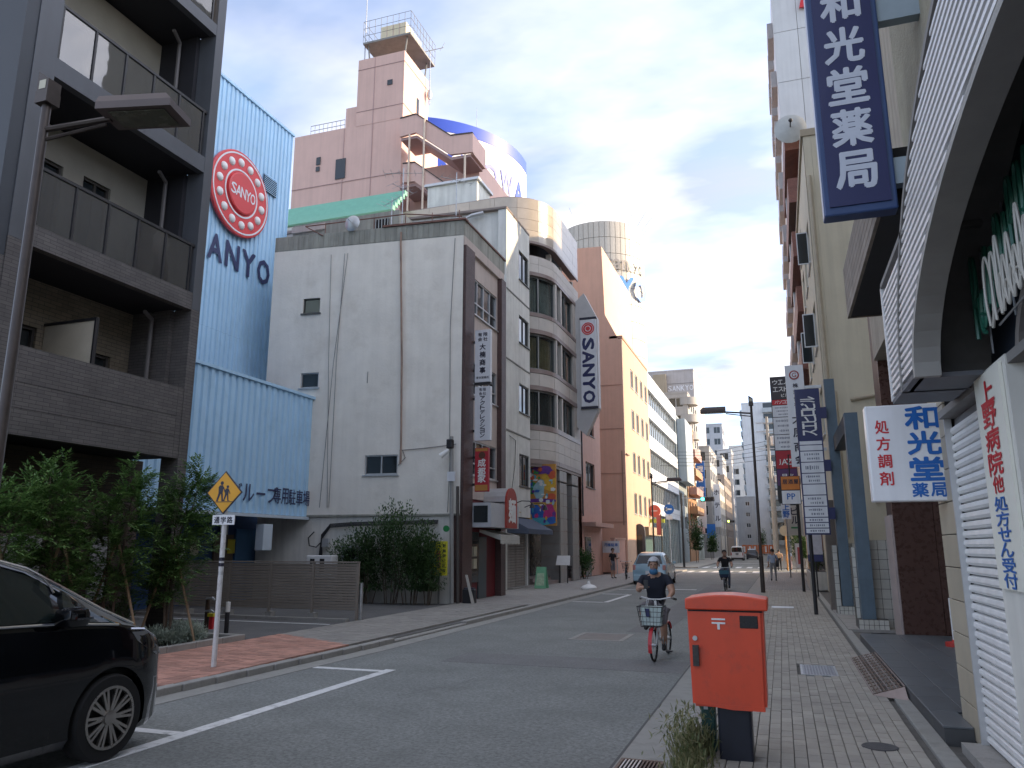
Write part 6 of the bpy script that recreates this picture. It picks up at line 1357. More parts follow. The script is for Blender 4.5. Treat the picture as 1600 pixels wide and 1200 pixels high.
# road signs left
t = pole('blue_direction_sign', 'round blue arrow sign on a pole by the crossing', 'road sign', -9.3, 70, 0, 5.6, .06, M_STEEL); m = MB(); m.lathe([(.45, 0), (.45, .03)], (-9.3, 69.9, 5.0), 24, 'Y'); m.build('disc', M_BLUE, t); m = MB(); m.box(-9.65, -9.05, 69.88, 69.897, 4.93, 5.07); m.ext([(-9.72, 69.88, 5.0), (-9.45, 69.88, 5.2), (-9.45, 69.88, 4.8)], (0, .015, 0)); m.build('arrow', M_WHITE, t); m = MB(); m.box(-9.6, -9.0, 69.9, 69.93, 4.1, 4.45); m.build('plate', M_SIGNW, t)
t = thing('round_red_shop_sign', 'round red hanging shop sign above a yellow green strip', 'sign', (-9.8, 64, 4.2)); m = MB(); m.lathe([(.50, 0), (.50, .2)], (-9.7, 64, 4.6), 28, 'Y'); m.build('disc', mat('coral_red', (.60, .13, .10), .5), t); m = MB(); m.box(-9.95, -9.45, 63.97, 63.995, 4.57, 4.64); m.build('band', M_SIGNW, t); m = MB(); m.box(-10.5, -8.9, 64, 64.2, 3.65, 3.95); m.build('strip', mat('lime_strip', (.45, .55, .08), .5), t); m = MB(); m.box(-10.6, -10.42, 64.03, 64.13, 4.3, 4.4); m.build('bracket', M_STEEL, t)
t = pole('red_banner_pole', 'thin pole with narrow red and white banner on the far left pavement', 'banner', -8.6, 60, 0, 4.2, .035, M_BRONZE); m = MB(); m.box(-8.95, -8.62, 60, 60.02, 2.6, 4.1); m.build('banner', mat('rose_banner', (.55, .15, .15), .7), t)
for (lab, x, y, z0, z1, w_, mt, tx_) in (('blue blade sign with white characters on the pale green building', -9.9, 108, 8.4, 13.2, 1.1, M_BLUE, '理容室'), ('white blade sign below the blue one on the left row', -9.9, 108, 4.2, 8.0, 1.0, M_SIGNW, ''), ('narrow white blade sign on the grey concrete building', -9.7, 133, 5, 12, 1.0, M_SIGNW, 'ホテル'), ('small blue board over the shop beyond the traffic light', -9.6, 117, 3.0, 5.0, 1.2, M_BLUE, '')):
    t = thing('blade_sign', lab, 'sign', (x, y, z0)); m = MB(); m.box(x - w_ / 2, x + w_ / 2, y, y + .25, z0, z1); m.build('case', mt, t)
    if tx_: tx = MB(); vtext(tx, tx_, x, z1 - .3, .8, (z1 - z0 - .6) / len(tx_), FY(y - .01), .04); tx.build('lettering', M_WHITE if mt is M_BLUE else M_INK, t)
# school crossing sign
t = pole('school_crossing_sign', 'yellow diamond sign with two walking children above a small plate', 'road sign', -7.93, 9.72, 0, 2.25, .038, mat('sign_post_white', (.66, .66, .66), .5, var=.12, scale=8, dirt=((.25, .22, .2), 9, .5)))
M_YEL = mat('sign_yellow', (.74, .36, .012), .45, var=.06)
def dia(r, y): return [(-7.93, y, 2.51 - r), (-7.93 + r, y, 2.51), (-7.93, y, 2.51 + r), (-7.93 - r, y, 2.51)]
m = MB(); m.ext(dia(.325, 9.665), (0, .012, 0)); m.build('border', M_INK, t, fix=True); m = MB(); m.ext(dia(.30, 9.658), (0, .006, 0)); m.build('panel', M_YEL, t, fix=True)
def pict(cx, s, flip=1):
    m = MB(); y = 9.655; P = lambda pts: m.ext([(cx + flip * x * s, y, 2.39 + z * s) for x, z in pts], (0, .002, 0))
    m.lathe([(.032 * s, 0), (.032 * s, .002)], (cx + .01 * s * flip, y, 2.39 + .285 * s), 12, 'Y')
    P([(-.05, .12), (-.055, .22), (-.03, .25), (.03, .25), (.045, .2), (.03, .11)]); P([(-.05, .12), (.0, .12), (-.055, .0), (-.085, .0)]); P([(.0, .12), (.035, .12), (.05, .0), (.02, .0)]); P([(-.085, .0), (-.05, .0), (-.04, -.012), (-.085, -.012)]); P([(.02, 0), (.075, .0), (.075, -.012), (.02, -.012)])
    P([(.03, .24), (.05, .22), (.085, .14), (.07, .13)]); return m
pict(-7.985, .92).build('walking_figure', M_INK, t, fix=True); pict(-7.875, .72).build('walking_figure', M_INK, t, fix=True)
m = MB(); m.box(-8.10, -7.74, 9.653, 9.656, 2.365, 2.374); m.build('ground_line', M_INK, t)
m = MB(); m.box(-8.115, -7.715, 9.67, 9.682, 2.03, 2.175); pl_ = m.build('plate', M_SIGNW, t); tx = MB(); htext(tx, '通学路', -8.09, 2.10, .095, .117, FY(9.668), .035); tx.build('lettering', M_INK, pl_)
for z in (1.30, 1.42, 1.5):
    m = MB(); m.tube([(-7.93, 9.72, z), (-7.93, 9.72, z + .05)], .0395, 10); m.build('sticker', M_INK if z > 1.35 else M_ALU, t)
# meter post, marker post by the planter
t = pole('water_tap_post', 'dark slatted hydrant post with yellow and red bands beside the planter', 'post', -10.9, 13.05, 0, .72, .045, mat('dark_wood_post', (.055, .035, .025), .7)); m = MB(); m.box(-10.80, -10.72, 13.0, 13.1, .12, .36); m.build('red_band', M_RED, t); m = MB(); m.box(-10.83, -10.70, 12.98, 13.12, .36, .42); m.build('yellow_band', mat('safety_yellow', (.70, .58, .03), .5), t)
for z in (.46, .70):
    m = MB(); m.tube([(-10.9, 13.0, z), (-10.72, 12.95, z + .02), (-10.66, 12.95, z - .02)], .022, 6); m.build('tap', M_STEEL, t)
t = pole('marker_post', 'short dark marker post with a white top at the car park', 'post', -10.65, 13.35, 0, .42, .045, M_BLACK); m = MB(); m.tube([(-10.65, 13.35, .425), (-10.65, 13.35, .62)], .046, 10); m.build('white_top', M_WHITE, t)
t = pole('steel_bollard', 'slim steel bollard at the end of the louvred fence', 'bollard', -9.62, 16.85, 0, .86, .04, M_STEEL)
# louvred fence: every slat its own part
fe = thing('louvred_fence', 'taupe louvred metal fence along the back of the car park', 'fence', (-12.5, 16.8, 0)); M_FEN = mat('taupe_metal', (.27, .235, .20), .55, var=.08, scale=4, streak=.08); sm = None
for k in range(5):
    x0 = -15.9 + k * 1.24; m = MB(); m.box(x0 - .03, x0 + .03, 16.77, 16.83, -.01, 1.32); m.build('post', M_FEN, fe)
    m = MB(); m.box(x0 - .09, x0 + .09, 16.76, 16.95, -.01, .14); m.build('footing', M_KERB, fe)
    for i in range(17):
        if sm is None: q = MB(); q.ext([(.032, .015, 0), (.032, -.02, .012), (.032, -.02, .062), (.032, .015, .05)], (1.176, 0, 0)); sm = q.mesh('slat', M_FEN)
        o = bpy.data.objects.new('slat', sm); COL.objects.link(o); o.parent = fe; o.location = (x0 + 12.5, 0, .22 + i * .064)
m = MB(); m.box(-15.93 + 6.2, -15.87 + 6.2, 16.77, 16.83, -.01, 1.32); m.build('post', M_FEN, fe); m = MB(); m.box(-15.93, -9.67, 16.76, 16.84, 1.325, 1.36); m.build('top_rail', M_FEN, fe)
# things behind the fence
t = thing('air_conditioner_unit', 'white outdoor unit with two dark grilles behind the fence', 'air conditioner', (-13.2, 21.2, 0)); m = MB(); m.bbox(-14.1, -13.2, 21.2, 21.6, .75, 1.45, .03); m.build('case', M_WHITE, t)
for x in (-13.95, -13.6):
    m = MB(); m.box(x, x + .16, 21.185, 21.199, .95, 1.35); m.build('grille', M_DARK, t)
m = MB(); m.box(-14.1, -13.2, 21.25, 21.55, -.01, .749); m.build('stand', M_STEEL, t)
t = thing('air_conditioner_unit', 'grey outdoor unit standing against the white wall near the hedge', 'air conditioner', (-12.9, 22.0, 0)); m = MB(); m.bbox(-13.3, -12.6, 21.9, 22.3, 1.2, 1.75, .03); m.build('case', M_ALU, t); m = MB(); m.box(-13.2, -12.7, 21.95, 22.25, -.01, 1.199); m.build('stand', M_STEEL, t); m = MB(); m.lathe([(.2, 0), (.2, .01)], (-12.95, 21.885, 1.48), 16, 'Y'); m.build('fan_grille', M_DARK, t)
# lamp pole, camera, yellow notice, utility pole at the white building corner
t = thing('corner_post', 'slim grey service pole with junction box and camera at the white building corner', 'utility pole', (-9.72, 22.6, 0)); m = MB(); m.tube([(-9.76, 22.65, 0), (-9.86, 22.65, 5.2)], .07, 8); m.build('pole', mat('pole_grey', (.30, .30, .29), .7, var=.15), t, smooth=True)
m = MB(); m.box(-9.92, -9.66, 22.5, 22.58, 3.75, 4.05); m.build('junction_box', M_SIGNW, t); m = MB(); m.tube([(-10.15, 22.45, 4.55), (-9.9, 22.55, 4.75)], [.09, .06], 10); m.build('camera', M_WHITE, t); m = MB(); m.bbox(-9.98, -9.78, 22.5, 22.7, 4.8, 5.1, .03); m.build('bracket', M_BLACK, t)
m = MB(); m.tube([(-9.6, 22.75, 0), (-9.66, 22.75, 3.6)], .055, 8); m.build('conduit', mat('dark_conduit', (.07, .06, .055), .6), t); m = MB(); m.lathe([(.10, 0), (.10, .05)], (-9.93, 22.5, 2.27), 16, 'Y'); m.build('green_lamp', mat('green_signal_glass', (.03, .22, .07), .3), t)
t = pole('yellow_notice_board', 'yellow notice board with pink and black characters in front of the hedge', 'sign', -10.05, 22.3, 0, 1.0, .03, mat('notice_post', (.15, .15, .14), .6)); m = MB(); m.box(-10.34, -9.76, 22.25, 22.28, .85, 1.88); m.build('board', mat('notice_yellow', (.72, .66, .05), .5), t)
fr = FY(22.246); tx = MB(); vtext(tx, '駐輪禁止区域', -9.86, 1.82, .10, .15, fr, .02); vtext(tx, '自転車等放置', -10.24, 1.82, .10, .15, fr, .02); tx.build('lettering', M_INK, t); tx = MB(); vtext(tx, '駐車禁止', -10.05, 1.62, .15, .18, fr, .03); tx.build('lettering', mat('pink_ink', (.60, .12, .14), .5), t)
t = thing('leaning_board', 'pale plank leaning beside dark boxes at the restaurant corner', 'board', (-9.3, 23.0, 0)); m = MB(); m.ext([(-9.45, 22.95, .85), (-9.37, 22.95, .85), (-9.05, 22.75, 0), (-9.15, 22.75, 0)], (0, .03, 0)); m.build('plank', mat('pale_plank', (.42, .40, .36), .7), t, fix=True)
t = thing('dark_crate', 'dark plastic crate with boxes by the maroon pillar foot', 'crate', (-9.35, 22.9, 0)); m = MB(); m.bbox(-9.5, -9.1, 22.85, 23.08, 0, .42, .02); m.build('box', M_BLACK, t); m = MB(); m.box(-9.46, -9.14, 22.88, 23.05, .421, .47); m.build('lid', mat('crate_lid', (.05, .05, .07), .5), t)
t = thing('green_sandwich_board', 'green folding sandwich board on the left pavement by the shutters', 'sandwich board', (-9.75, 32.2, 0)); Mg = mat('mint_plastic', (.20, .50, .30), .5, var=.1)
for s in (1, -1):
    m = MB(); m.ext([(-10.0, 32.2 + s * .22, 0), (-9.5, 32.2 + s * .22, 0), (-9.55, 32.2 + s * .03, .88), (-9.95, 32.2 + s * .03, .88)], (0, .025 * s, 0)); m.build('panel', Mg, t, fix=True)
m = MB(); m.ext([(-9.93, 31.985, .12), (-9.57, 31.985, .12), (-9.6, 32.09, .62), (-9.9, 32.09, .62)], (0, -.008, 0)); m.build('print', mat('mint_print', (.45, .60, .42), .6, var=.3, scale=9), t, fix=True)
t = thing('lit_menu_stand', 'white tilted menu stand by the stone building entrance', 'menu stand', (-10.1, 37, 0)); m = MB(); m.ext([(-10.45, 36.9, .85), (-9.75, 36.9, .85), (-9.78, 37.1, 1.3), (-10.42, 37.1, 1.3)], (0, .05, 0)); m.build('panel', M_WHITE, t, fix=True); m = MB(); m.tube([(-10.3, 37.05, 0), (-10.3, 37.05, 1.0)], .025, 6); m.tube([(-9.9, 37.05, 0), (-9.9, 37.05, 1.0)], .025, 6); m.build('leg_pair', M_BLACK, t)
t = thing('white_weight_bag', 'white sandbag weight with loop handle on the left kerb', 'sandbag', (-8.0, 32.2, 0)); m = MB(); m.lathe([(.33, 0), (.34, .06), (.26, .14), (.08, .2), (.05, .3), (.02, .33)], (-7.7, 32.2, 0), 16); m.build('bag', M_WHITE, t, smooth=True); m = MB(); m.tube([(-7.76, 32.2, .3), (-7.7, 32.2, .40), (-7.64, 32.2, .3)], .015, 5); m.build('handle', M_ALU, t)
t = pole('parking_notice_sign', 'white notice board with blue lettering on the salmon courtyard wall', 'sign', -10.15, 50.4, 0, 2.2, .04, M_STEEL); m = MB(); m.box(-11.0, -9.9, 50.0, 50.05, 1.35, 2.1); m.build('board', M_SIGNW, t); tx = MB(); htext(tx, '月極駐車', -10.9, 1.85, .2, .23, FY(49.99), .03); tx.build('lettering', M_BLUE, t)
t = thing('dark_arch_gate', 'dark arched gateway canopy beside the salmon building', 'gate', (-10, 57.6, 0)); 
for y in (57.75,):
    m = MB(); m.ext([(-10.3, 57.7, 0), (-9.5, 57.7, 0), (-9.5, 57.7, 2.9)] + [(-9.9 + .4 * math.cos(a), 57.7, 2.9 + .5 * math.sin(a)) for a in [math.pi * k / 6 for k in range(1, 6)]] + [(-10.3, 57.7, 2.9)], (0, .3, 0)); m.build('arch', mat('slate_arch', (.08, .085, .10), .6), t, fix=True); m = MB(); m.box(-10.1, -9.7, 57.68, 57.698, 0, 2.6); m.build('door', M_GLASS, t)
# construction barrier far ahead
for i in range(7):
    t = thing('barrier_panel', ('first', 'second', 'third', 'fourth', 'fifth', 'sixth', 'seventh')[i] + ' orange and white barrier panel from the left at the far street end', 'barrier', (-8 + i * 1.15, 186, 0), 'orange barriers across the far street'); x = -8.6 + i * 1.15; m = MB(); m.box(x, x + 1.05, 186, 186.06, .3, 2.2); m.build('panel', mat('barrier_orange', (.62, .17, .05), .6, var=.2, scale=1.5), t); m = MB(); m.box(x + .3, x + .7, 185.97, 185.995, .6, 1.9); m.build('stripe', M_WHITE, t); m = MB(); m.box(x + .1, x + .2, 185.9, 186.3, 0, .3); m.build('foot', M_BLACK, t)
# right pavement details
t = thing('curb_mirror_post', 'orange post with round street mirror by the right crossing', 'traffic mirror', (.3, 62, 0)); m = MB(); m.tube([(.3, 62, 0), (.3, 62, 2.9)], .05, 8); m.build('post', mat('mirror_orange', (.68, .34, .08), .5), t); m = MB(); m.lathe([(.4, 0), (.4, .1), (.2, .16)], (.3, 61.8, 2.9), 20, 'Y'); m.build('mirror', mat('mirror_cream', (.65, .58, .40), .3), t, smooth=True)
t = thing('white_advert_flag', 'narrow white upright flag with red print by the right crossing', 'banner', (1.05, 56, 0)); m = MB(); m.tube([(.82, 56, 0), (.82, 56, 2.0)], .02, 6); m.build('pole', M_ALU, t); m = MB(); m.box(.84, 1.22, 55.99, 56.0, .35, 1.95); m.build('flag', M_WHITE, t); m = MB(); m.box(.95, 1.1, 55.98, 55.989, .6, 1.7); m.build('print', mat('flag_red', (.55, .12, .12), .6), t)
t = thing('white_planter_box', 'white planter box holding the clipped shrub on the right pavement', 'planter', (1.3, 34, 0)); m = MB(); m.bbox(.98, 1.72, 34, 38.5, 0, .72, .02); m.build('box', mat('planter_white', (.50, .48, .44), .7, var=.12, streak=.2), t); m = MB(); m.box(1.03, 1.67, 34.05, 38.45, .721, .73); m.build('soil', M_SAND, t)
t = thing('navy_shop_board', 'small navy and white notice board behind the tenant sign post', 'sign', (1.2, 30, 0)); m = MB(); m.box(.85, 1.35, 30, 30.05, 1.45, 2.2); m.build('board', mat('pale_notice', (.45, .44, .48), .6, var=.2, scale=5), t); m = MB(); m.box(.85, 1.35, 30, 30.05, 1.2, 1.445); m.build('lower_board', M_NAVY, t); m = MB(); m.tube([(1.1, 30.03, 0), (1.1, 30.03, 1.2)], .03, 6); m.build('post', M_BLACK, t)
# red pillar box
M_POST = mat('post_box_red', (.70, .078, .030), .42, var=.06, scale=4, coat=.12, streak=.08, dirt=((.40, .07, .045), 5, .55))
pb = thing('post_box', 'orange red post box on a dark post at the pavement edge', 'post box', (-.48, 7.0, 0), rz=0)
px0, px1, py0, py1 = -.80, -.185, 6.88, 7.32
m = MB(); pts = []
b = bmesh.new(); bmesh.ops.create_cube(b, size=1)
for v in b.verts: v.co = ((px0 + px1) / 2 + v.co.x * (px1 - px0) * (1.0 if v.co.z > 0 else .955), (py0 + py1) / 2 + v.co.y * (py1 - py0), (.415 + 1.20) / 2 + v.co.z * (1.20 - .415))
bmesh.ops.bevel(b, geom=b.edges[:], offset=.022, segments=4, affect='EDGES'); b.verts.index_update(); m.add([v.co[:] for v in b.verts], [[v.index for v in f.verts] for f in b.faces]); b.free()
m.build('body', M_POST, pb, smooth=50)
m = MB(); n_ = 16; pr_ = [(px0 - .012 + (px1 - px0 + .05) * k / n_, 1.255 + .055 * math.sin(math.pi * (.12 + .76 * k / n_))) for k in range(n_ + 1)]
m.ext([(px0 - .012, py0 - .022, 1.185)] + [(px1 + .038, py0 - .022, 1.185)] + [(x, py0 - .022, z) for x, z in pr_[::-1]], (0, py1 - py0 + .044, 0)); lid = m.build('lid', M_POST, pb, fix=True, smooth=35)
bv = lid.modifiers.new('soft_edge', 'BEVEL'); bv.width = .012; bv.segments = 3; bv.limit_method = 'ANGLE'; bv.angle_limit = math.radians(50)
m = MB(); m.box(px0 + .01, px1 - .008, py0 - .004, py0 + .02, 1.172, 1.184); m.build('lid_gap', M_DARK, pb)
m = MB(); m.ext([(px0 + .02, py0 - .003, .44), (px0 + .33, py0 - .003, .405), (px1 - .03, py0 - .003, .405), (px1 - .03, py0 - .003, .44)], (0, .42, 0)); m.build('underside', M_POST, pb, fix=True)
m = MB(); m.box(px0 + .035, px0 + .085, py0 - .03, py0 + .002, .735, .90); m.build('handle', mat('handle_iron', (.07, .065, .065), .4, metal=.6, var=.3, scale=30), pb); m = MB(); m.box(px0 + .085, px0 + .11, py0 - .012, py0 + .001, .88, .895); m.build('handle_plate', M_POST, pb)
m = MB(); m.lathe([(.02, 0), (.02, .012), (.012, .016)], (px0 + .058, py0 - .014, .955), 16, 'Y'); m.build('lock', M_STEEL, pb)
m = MB(); x = px0 + .255; y = py0 - .007
for a in ((x - .055, x + .055, 1.105, 1.119), (x - .055, x + .055, 1.074, 1.088), (x - .010, x + .010, 1.03, 1.0735)): m.box(a[0], a[1], y, y + .006, a[2], a[3])
m.build('postal_mark', M_WHITE, pb)
m = MB(); m.bbox(px1 - .19, px1 - .045, py0 - .006, py0 + .004, 1.045, 1.145, .004); m.build('label_window', mat('label_black', (.012, .012, .016), .25, var=.1), pb)
m = MB(); m.bbox(-.60, -.33, 6.98, 7.22, -.03, .42, .02); m.build('post', mat('post_dark_blue', (.012, .015, .028), .4, var=.2, scale=10), pb)
t = thing('green_marker_post', 'small green post half hidden behind the post box stand', 'post', (-.72, 7.2, 0)); m = MB(); m.bbox(-.76, -.64, 7.24, 7.36, -.03, .40, .015); m.build('post', mat('dark_green_paint', (.025, .085, .075), .5, var=.2, scale=9), t); m = MB(); m.box(-.735, -.70, 7.232, 7.239, .33, .37); m.build('sticker', M_ALU, t)
# ================================================================== vegetation
L_LIGHT = leafmat('ash_leaf', (.055, .13, .035), (.16, .28, .08)); L_DARK = leafmat('evergreen_leaf', (.034, .075, .026), (.095, .17, .058)); L_SILV = leafmat('silver_leaf', (.26, .32, .26), (.42, .47, .40))
L_WEED = leafmat('weed_blade', (.09, .13, .045), (.30, .28, .14)); L_BOX = leafmat('box_leaf', (.02, .06, .012), (.05, .12, .025))
M_BARK = mat('grey_bark', (.13, .10, .075), .9, var=.3, scale=14, bump=.4, bscale=60)
def leaf(mb, c, d, up, ln, wd):
    """one folded leaf: two quads along a midrib"""
    s = d.cross(up)
    if s.length < 1e-4: s = Vector((1, 0, 0))
    s.normalize(); n = s.cross(d).normalized()
    a = c; b = c + d * ln; m_ = c + d * ln * .5; l_ = m_ + s * wd * .5 + n * wd * .16; r_ = m_ - s * wd * .5 + n * wd * .16
    o = len(mb.v); mb.v += [tuple(a), tuple(r_), tuple(b), tuple(l_)]; mb.f += [(o, o + 1, o + 2), (o, o + 2, o + 3)]; mb.m += [0, 0]
def rv(r=rnd): 
    z = r.uniform(-1, 1); a = r.uniform(0, 6.283); q = math.sqrt(1 - z * z); return Vector((q * math.cos(a), q * math.sin(a), z))
def spray(mb, p, d, n, ln, wd, step):
    """pinnate spray: leaflets in pairs along a drooping rachis"""
    d = d.normalized(); q = Vector(p)
    for i in range(n):
        q = q + d * step; d = (d + Vector((0, 0, -.08))).normalized(); s = d.cross(Vector((0, 0, 1)))
        if s.length < .05: s = Vector((1, 0, 0))
        s.normalize()
        for k in (1, -1): leaf(mb, q, (d * .55 + s * k * .8 + rv() * .18).normalized(), Vector((0, 0, 1)), ln * rnd.uniform(.8, 1.15), wd)
    leaf(mb, q, d, Vector((0, 0, 1)), ln * 1.1, wd)
def slim_tree(label, base, h, spread, seed, lean=(0, 0), stake=True, zlow=.85, n=150):
    r = random.Random(seed); t = thing('young_tree', label, 'tree', base, 'young trees in front of the apartment block'); B = Vector(base)
    tm = MB(); cm = MB(); tips = []
    for k in range(3):
        a = r.uniform(0, 6.28); p = B + Vector((math.cos(a) * .06, math.sin(a) * .06, -.05)); pts = [p]; ht = h * r.uniform(.80, .97); dx = Vector((math.cos(a) * spread * .35 + lean[0], math.sin(a) * spread * .35 + lean[1], 0))
        for i in range(1, 7): f = i / 6; pts.append(p + dx * f * f + Vector((r.uniform(-.03, .03), r.uniform(-.03, .03), ht * f)))
        tm.tube(pts, [.030 * (1 - .75 * i / 6) for i in range(7)], 6)
        for i in range(n // 3):
            f = r.uniform(zlow / h, 1.0); j = min(5, int(f * 6)); q = pts[j].lerp(pts[j + 1], f * 6 - j); a2 = r.uniform(0, 6.28)
            w_ = spread * (.45 + .75 * math.sin(math.pi * min(1, (f - zlow / h) / (1.02 - zlow / h) * .9 + .08))) * r.uniform(.35, 1.0)
            tip = q + Vector((math.cos(a2) * w_, math.sin(a2) * w_, r.uniform(-.02, .32))); tips.append((q, tip))
            if i % 3 == 0: tm.tube([q, q.lerp(tip, .5) + Vector((0, 0, .05)), tip], [.007, .005, .003], 4, cap=False)
    for q, tip in tips:
        d = (tip - q).normalized()
        for k in range(6):
            spray(cm, tip - d * r.uniform(0, .22) + rv() * .05, (d + rv() * .8 + Vector((0, 0, .25))).normalized(), 5, .088, .036, .045)
    tm.build('trunk', M_BARK, t, smooth=True); cm.build('crown', L_LIGHT, t)
    if stake:
        for sx, sy in ((.45, .25), (-.35, -.3)):
            m = MB(); m.tube([B + Vector((sx, sy, 0)), B + Vector((sx * .05, sy * .05, 1.75))], .022, 7); m.build('stake', M_WOOD, t)
    return t
slim_tree('slender young tree nearest the camera, leafy down to the van roof', (-10.35, 8.0, 0), 2.75, .50, 3, n=135)
slim_tree('slender staked young tree second from the camera in front of the apartments', (-10.4, 9.1, 0), 2.95, .52, 5, n=135)
slim_tree('slender staked young tree before the pale door panel', (-10.45, 10.2, 0), 3.05, .50, 8, n=135)
slim_tree('slender staked young tree by the apartment corner column, tallest of its row', (-10.3, 11.3, 0), 3.30, .55, 13, lean=(.1, .25), n=165)
def bush(nm, label, cat, c, rad, n, ln, wd, mt, seed, group=None, stems=6, low=0.0):
    r = random.Random(seed); t = thing(nm, label, cat, c, group); C0 = Vector(c); cm = MB(); tm = MB()
    blobs = [(Vector((r.uniform(-.6, .6) * rad[0], r.uniform(-.6, .6) * rad[1], rad[2] * r.uniform(.45, 1.0))), r.uniform(.30, .55)) for _ in range(12)]
    for k in range(n):
        b, q = blobs[k % 12]; v = rv(r); p = Vector((b.x + v.x * q * rad[0], b.y + v.y * q * rad[1], b.z + v.z * q * rad[2] * .75)) * 1.0
        p = p * r.uniform(.80, 1.04)
        if p.z < low: p.z = low + r.uniform(0, .2)
        d = (v + rv(r) * .7 + Vector((0, 0, .25))).normalized(); leaf(cm, C0 + p, d, Vector((0, 0, 1)), ln * r.uniform(.7, 1.2), wd * r.uniform(.8, 1.1))
    for k in range(stems):
        b, q = blobs[k % 12]; p0 = C0 + Vector((b.x * .35, b.y * .35, -.03)); tm.tube([p0, p0.lerp(C0 + b, .5) + Vector((r.uniform(-.06, .06), 0, .1)), C0 + b], [.020, .014, .006], 5)
    if stems: tm.build('stem', M_BARK, t)
    cm.build('foliage', mt, t); return t
HG = 'evergreen shrubs along the foot of the white wall'
for i, (x, h_, rx, lab) in enumerate(((-13.0, 1.75, .75, 'low evergreen shrub beside the louvred fence'), (-12.3, 2.1, .8, 'medium evergreen shrub second from the fence'), (-11.55, 2.75, .85, 'tallest evergreen shrub, its top against the white wall'), (-10.85, 2.45, .75, 'full evergreen shrub behind the yellow notice board'), (-10.3, 1.9, .55, 'evergreen shrub closest to the service pole'))):
    bush('evergreen_shrub', lab, 'shrub', (x, 22.0 - .05 * (i % 2), 0), (rx * 1.1, .6, h_ * .86), 4200, .10, .052, L_DARK, 20 + i, HG, 7, .42)
pl2 = thing('planting_bed_edge', 'concrete block edging of the planting bed beside the red pavement', 'planter edge', (-9.7, 9, 0))
for k in range(9):
    m = MB(); y0 = 6.6 + k * .68; m.bbox(-9.78, -9.66, y0, min(y0 + .67, 12.66), -.05, .10 + .004 * (k % 2), .012); m.build('kerb_stone', M_KERB, pl2)
m = MB(); m.bbox(-10.9, -9.785, 12.54, 12.66, -.05, .10, .012); m.build('kerb_stone', M_KERB, pl2)
m = MB(); m.box(-12.0, -9.79, 5, 12.53, -.06, .03); m.build('planting_soil', mat('dark_soil', (.045, .036, .028), .95, var=.35, scale=9, bump=.6, bscale=50), kind='structure')
rs = random.Random(4)
for k in range(9):
    x = -9.98 - rs.uniform(0, .85); y = 11.2 + (k % 5) * .28 + rs.uniform(-.08, .08)
    bush('silver_plant', ('silver leaved mound %s in the planting bed' % ('by the kerb corner', 'behind the white sign post', 'against the dark hydrant post', 'next to the edging', 'under the last staked tree', 'in the back row of the bed', 'at the middle of the bed', 'beside the marker post', 'closest to the red pavement')[k]), 'plant', (x, y, .03), (.26, .26, .24), 420, .085, .028, L_SILV, 60 + k, 'silver leaved plants in the bed', 0)
for k in range(3): bush('small_shrub', ('small dark shrub low behind the van bonnet', 'small dark shrub under the pale door panel', 'small dark shrub at the foot of the last staked tree')[k], 'shrub', (-10.9, 8.6 + k * 1.1, .03), (.4, .4, .65), 900, .07, .035, L_DARK, 80 + k, 'small shrubs below the young trees', 4)
# weeds round the post box foot and in the pavement edge
m = MB(); r = random.Random(9)
for k in range(850):
    a = r.gauss(0, 1); x = -.80 + abs(r.gauss(0, .11)) * r.choice((-1, 1)) * .6; y = r.uniform(6.15, 7.35); hh = r.uniform(.03, .22) * (1.25 if y > 6.9 else .75)
    if -.62 < x < -.31 and 6.96 < y < 7.24: continue
    d = Vector((r.gauss(0, .35), r.gauss(0, .35), 1)).normalized(); p = Vector((x, y, -.005)); s = d.cross(Vector((r.uniform(-1, 1), r.uniform(-1, 1), .1))).normalized() * r.uniform(.003, .007); q = p + d * hh; e = q + Vector((d.x, d.y, -.1)) * hh * .5
    o = len(m.v); m.v += [tuple(p - s), tuple(p + s), tuple(q + s * .7), tuple(q - s * .7), tuple(e)]; m.f += [(o, o + 1, o + 2, o + 3), (o + 3, o + 2, o + 4)]; m.m += [0, 0]
for k in range(520):
    y = r.uniform(6.5, 7.3); p = Vector((-.86 + r.gauss(0, .10), y, r.uniform(.05, .36))); leaf(m, p, (rv(r) + Vector((0, 0, .3))).normalized(), Vector((0, 0, 1)), r.uniform(.05, .10), .016)
m.build('weeds', L_WEED, label='dry grass and weeds tufted round the post box foot', cat='weeds', kind='stuff')
m = MB()
for k in range(420):
    y = r.uniform(6.0, 6.5); x = r.uniform(-.85, -.2); hh = r.uniform(.02, .06); p = Vector((x, y, -.01)); d = Vector((r.gauss(0, .4), r.gauss(0, .4), 1)).normalized(); leaf(m, p, d, Vector((0, 1, .1)), hh, .008)
m.build('moss_grass', L_WEED, label='thin grass in the pavement joints at the bottom edge', cat='grass', kind='stuff')
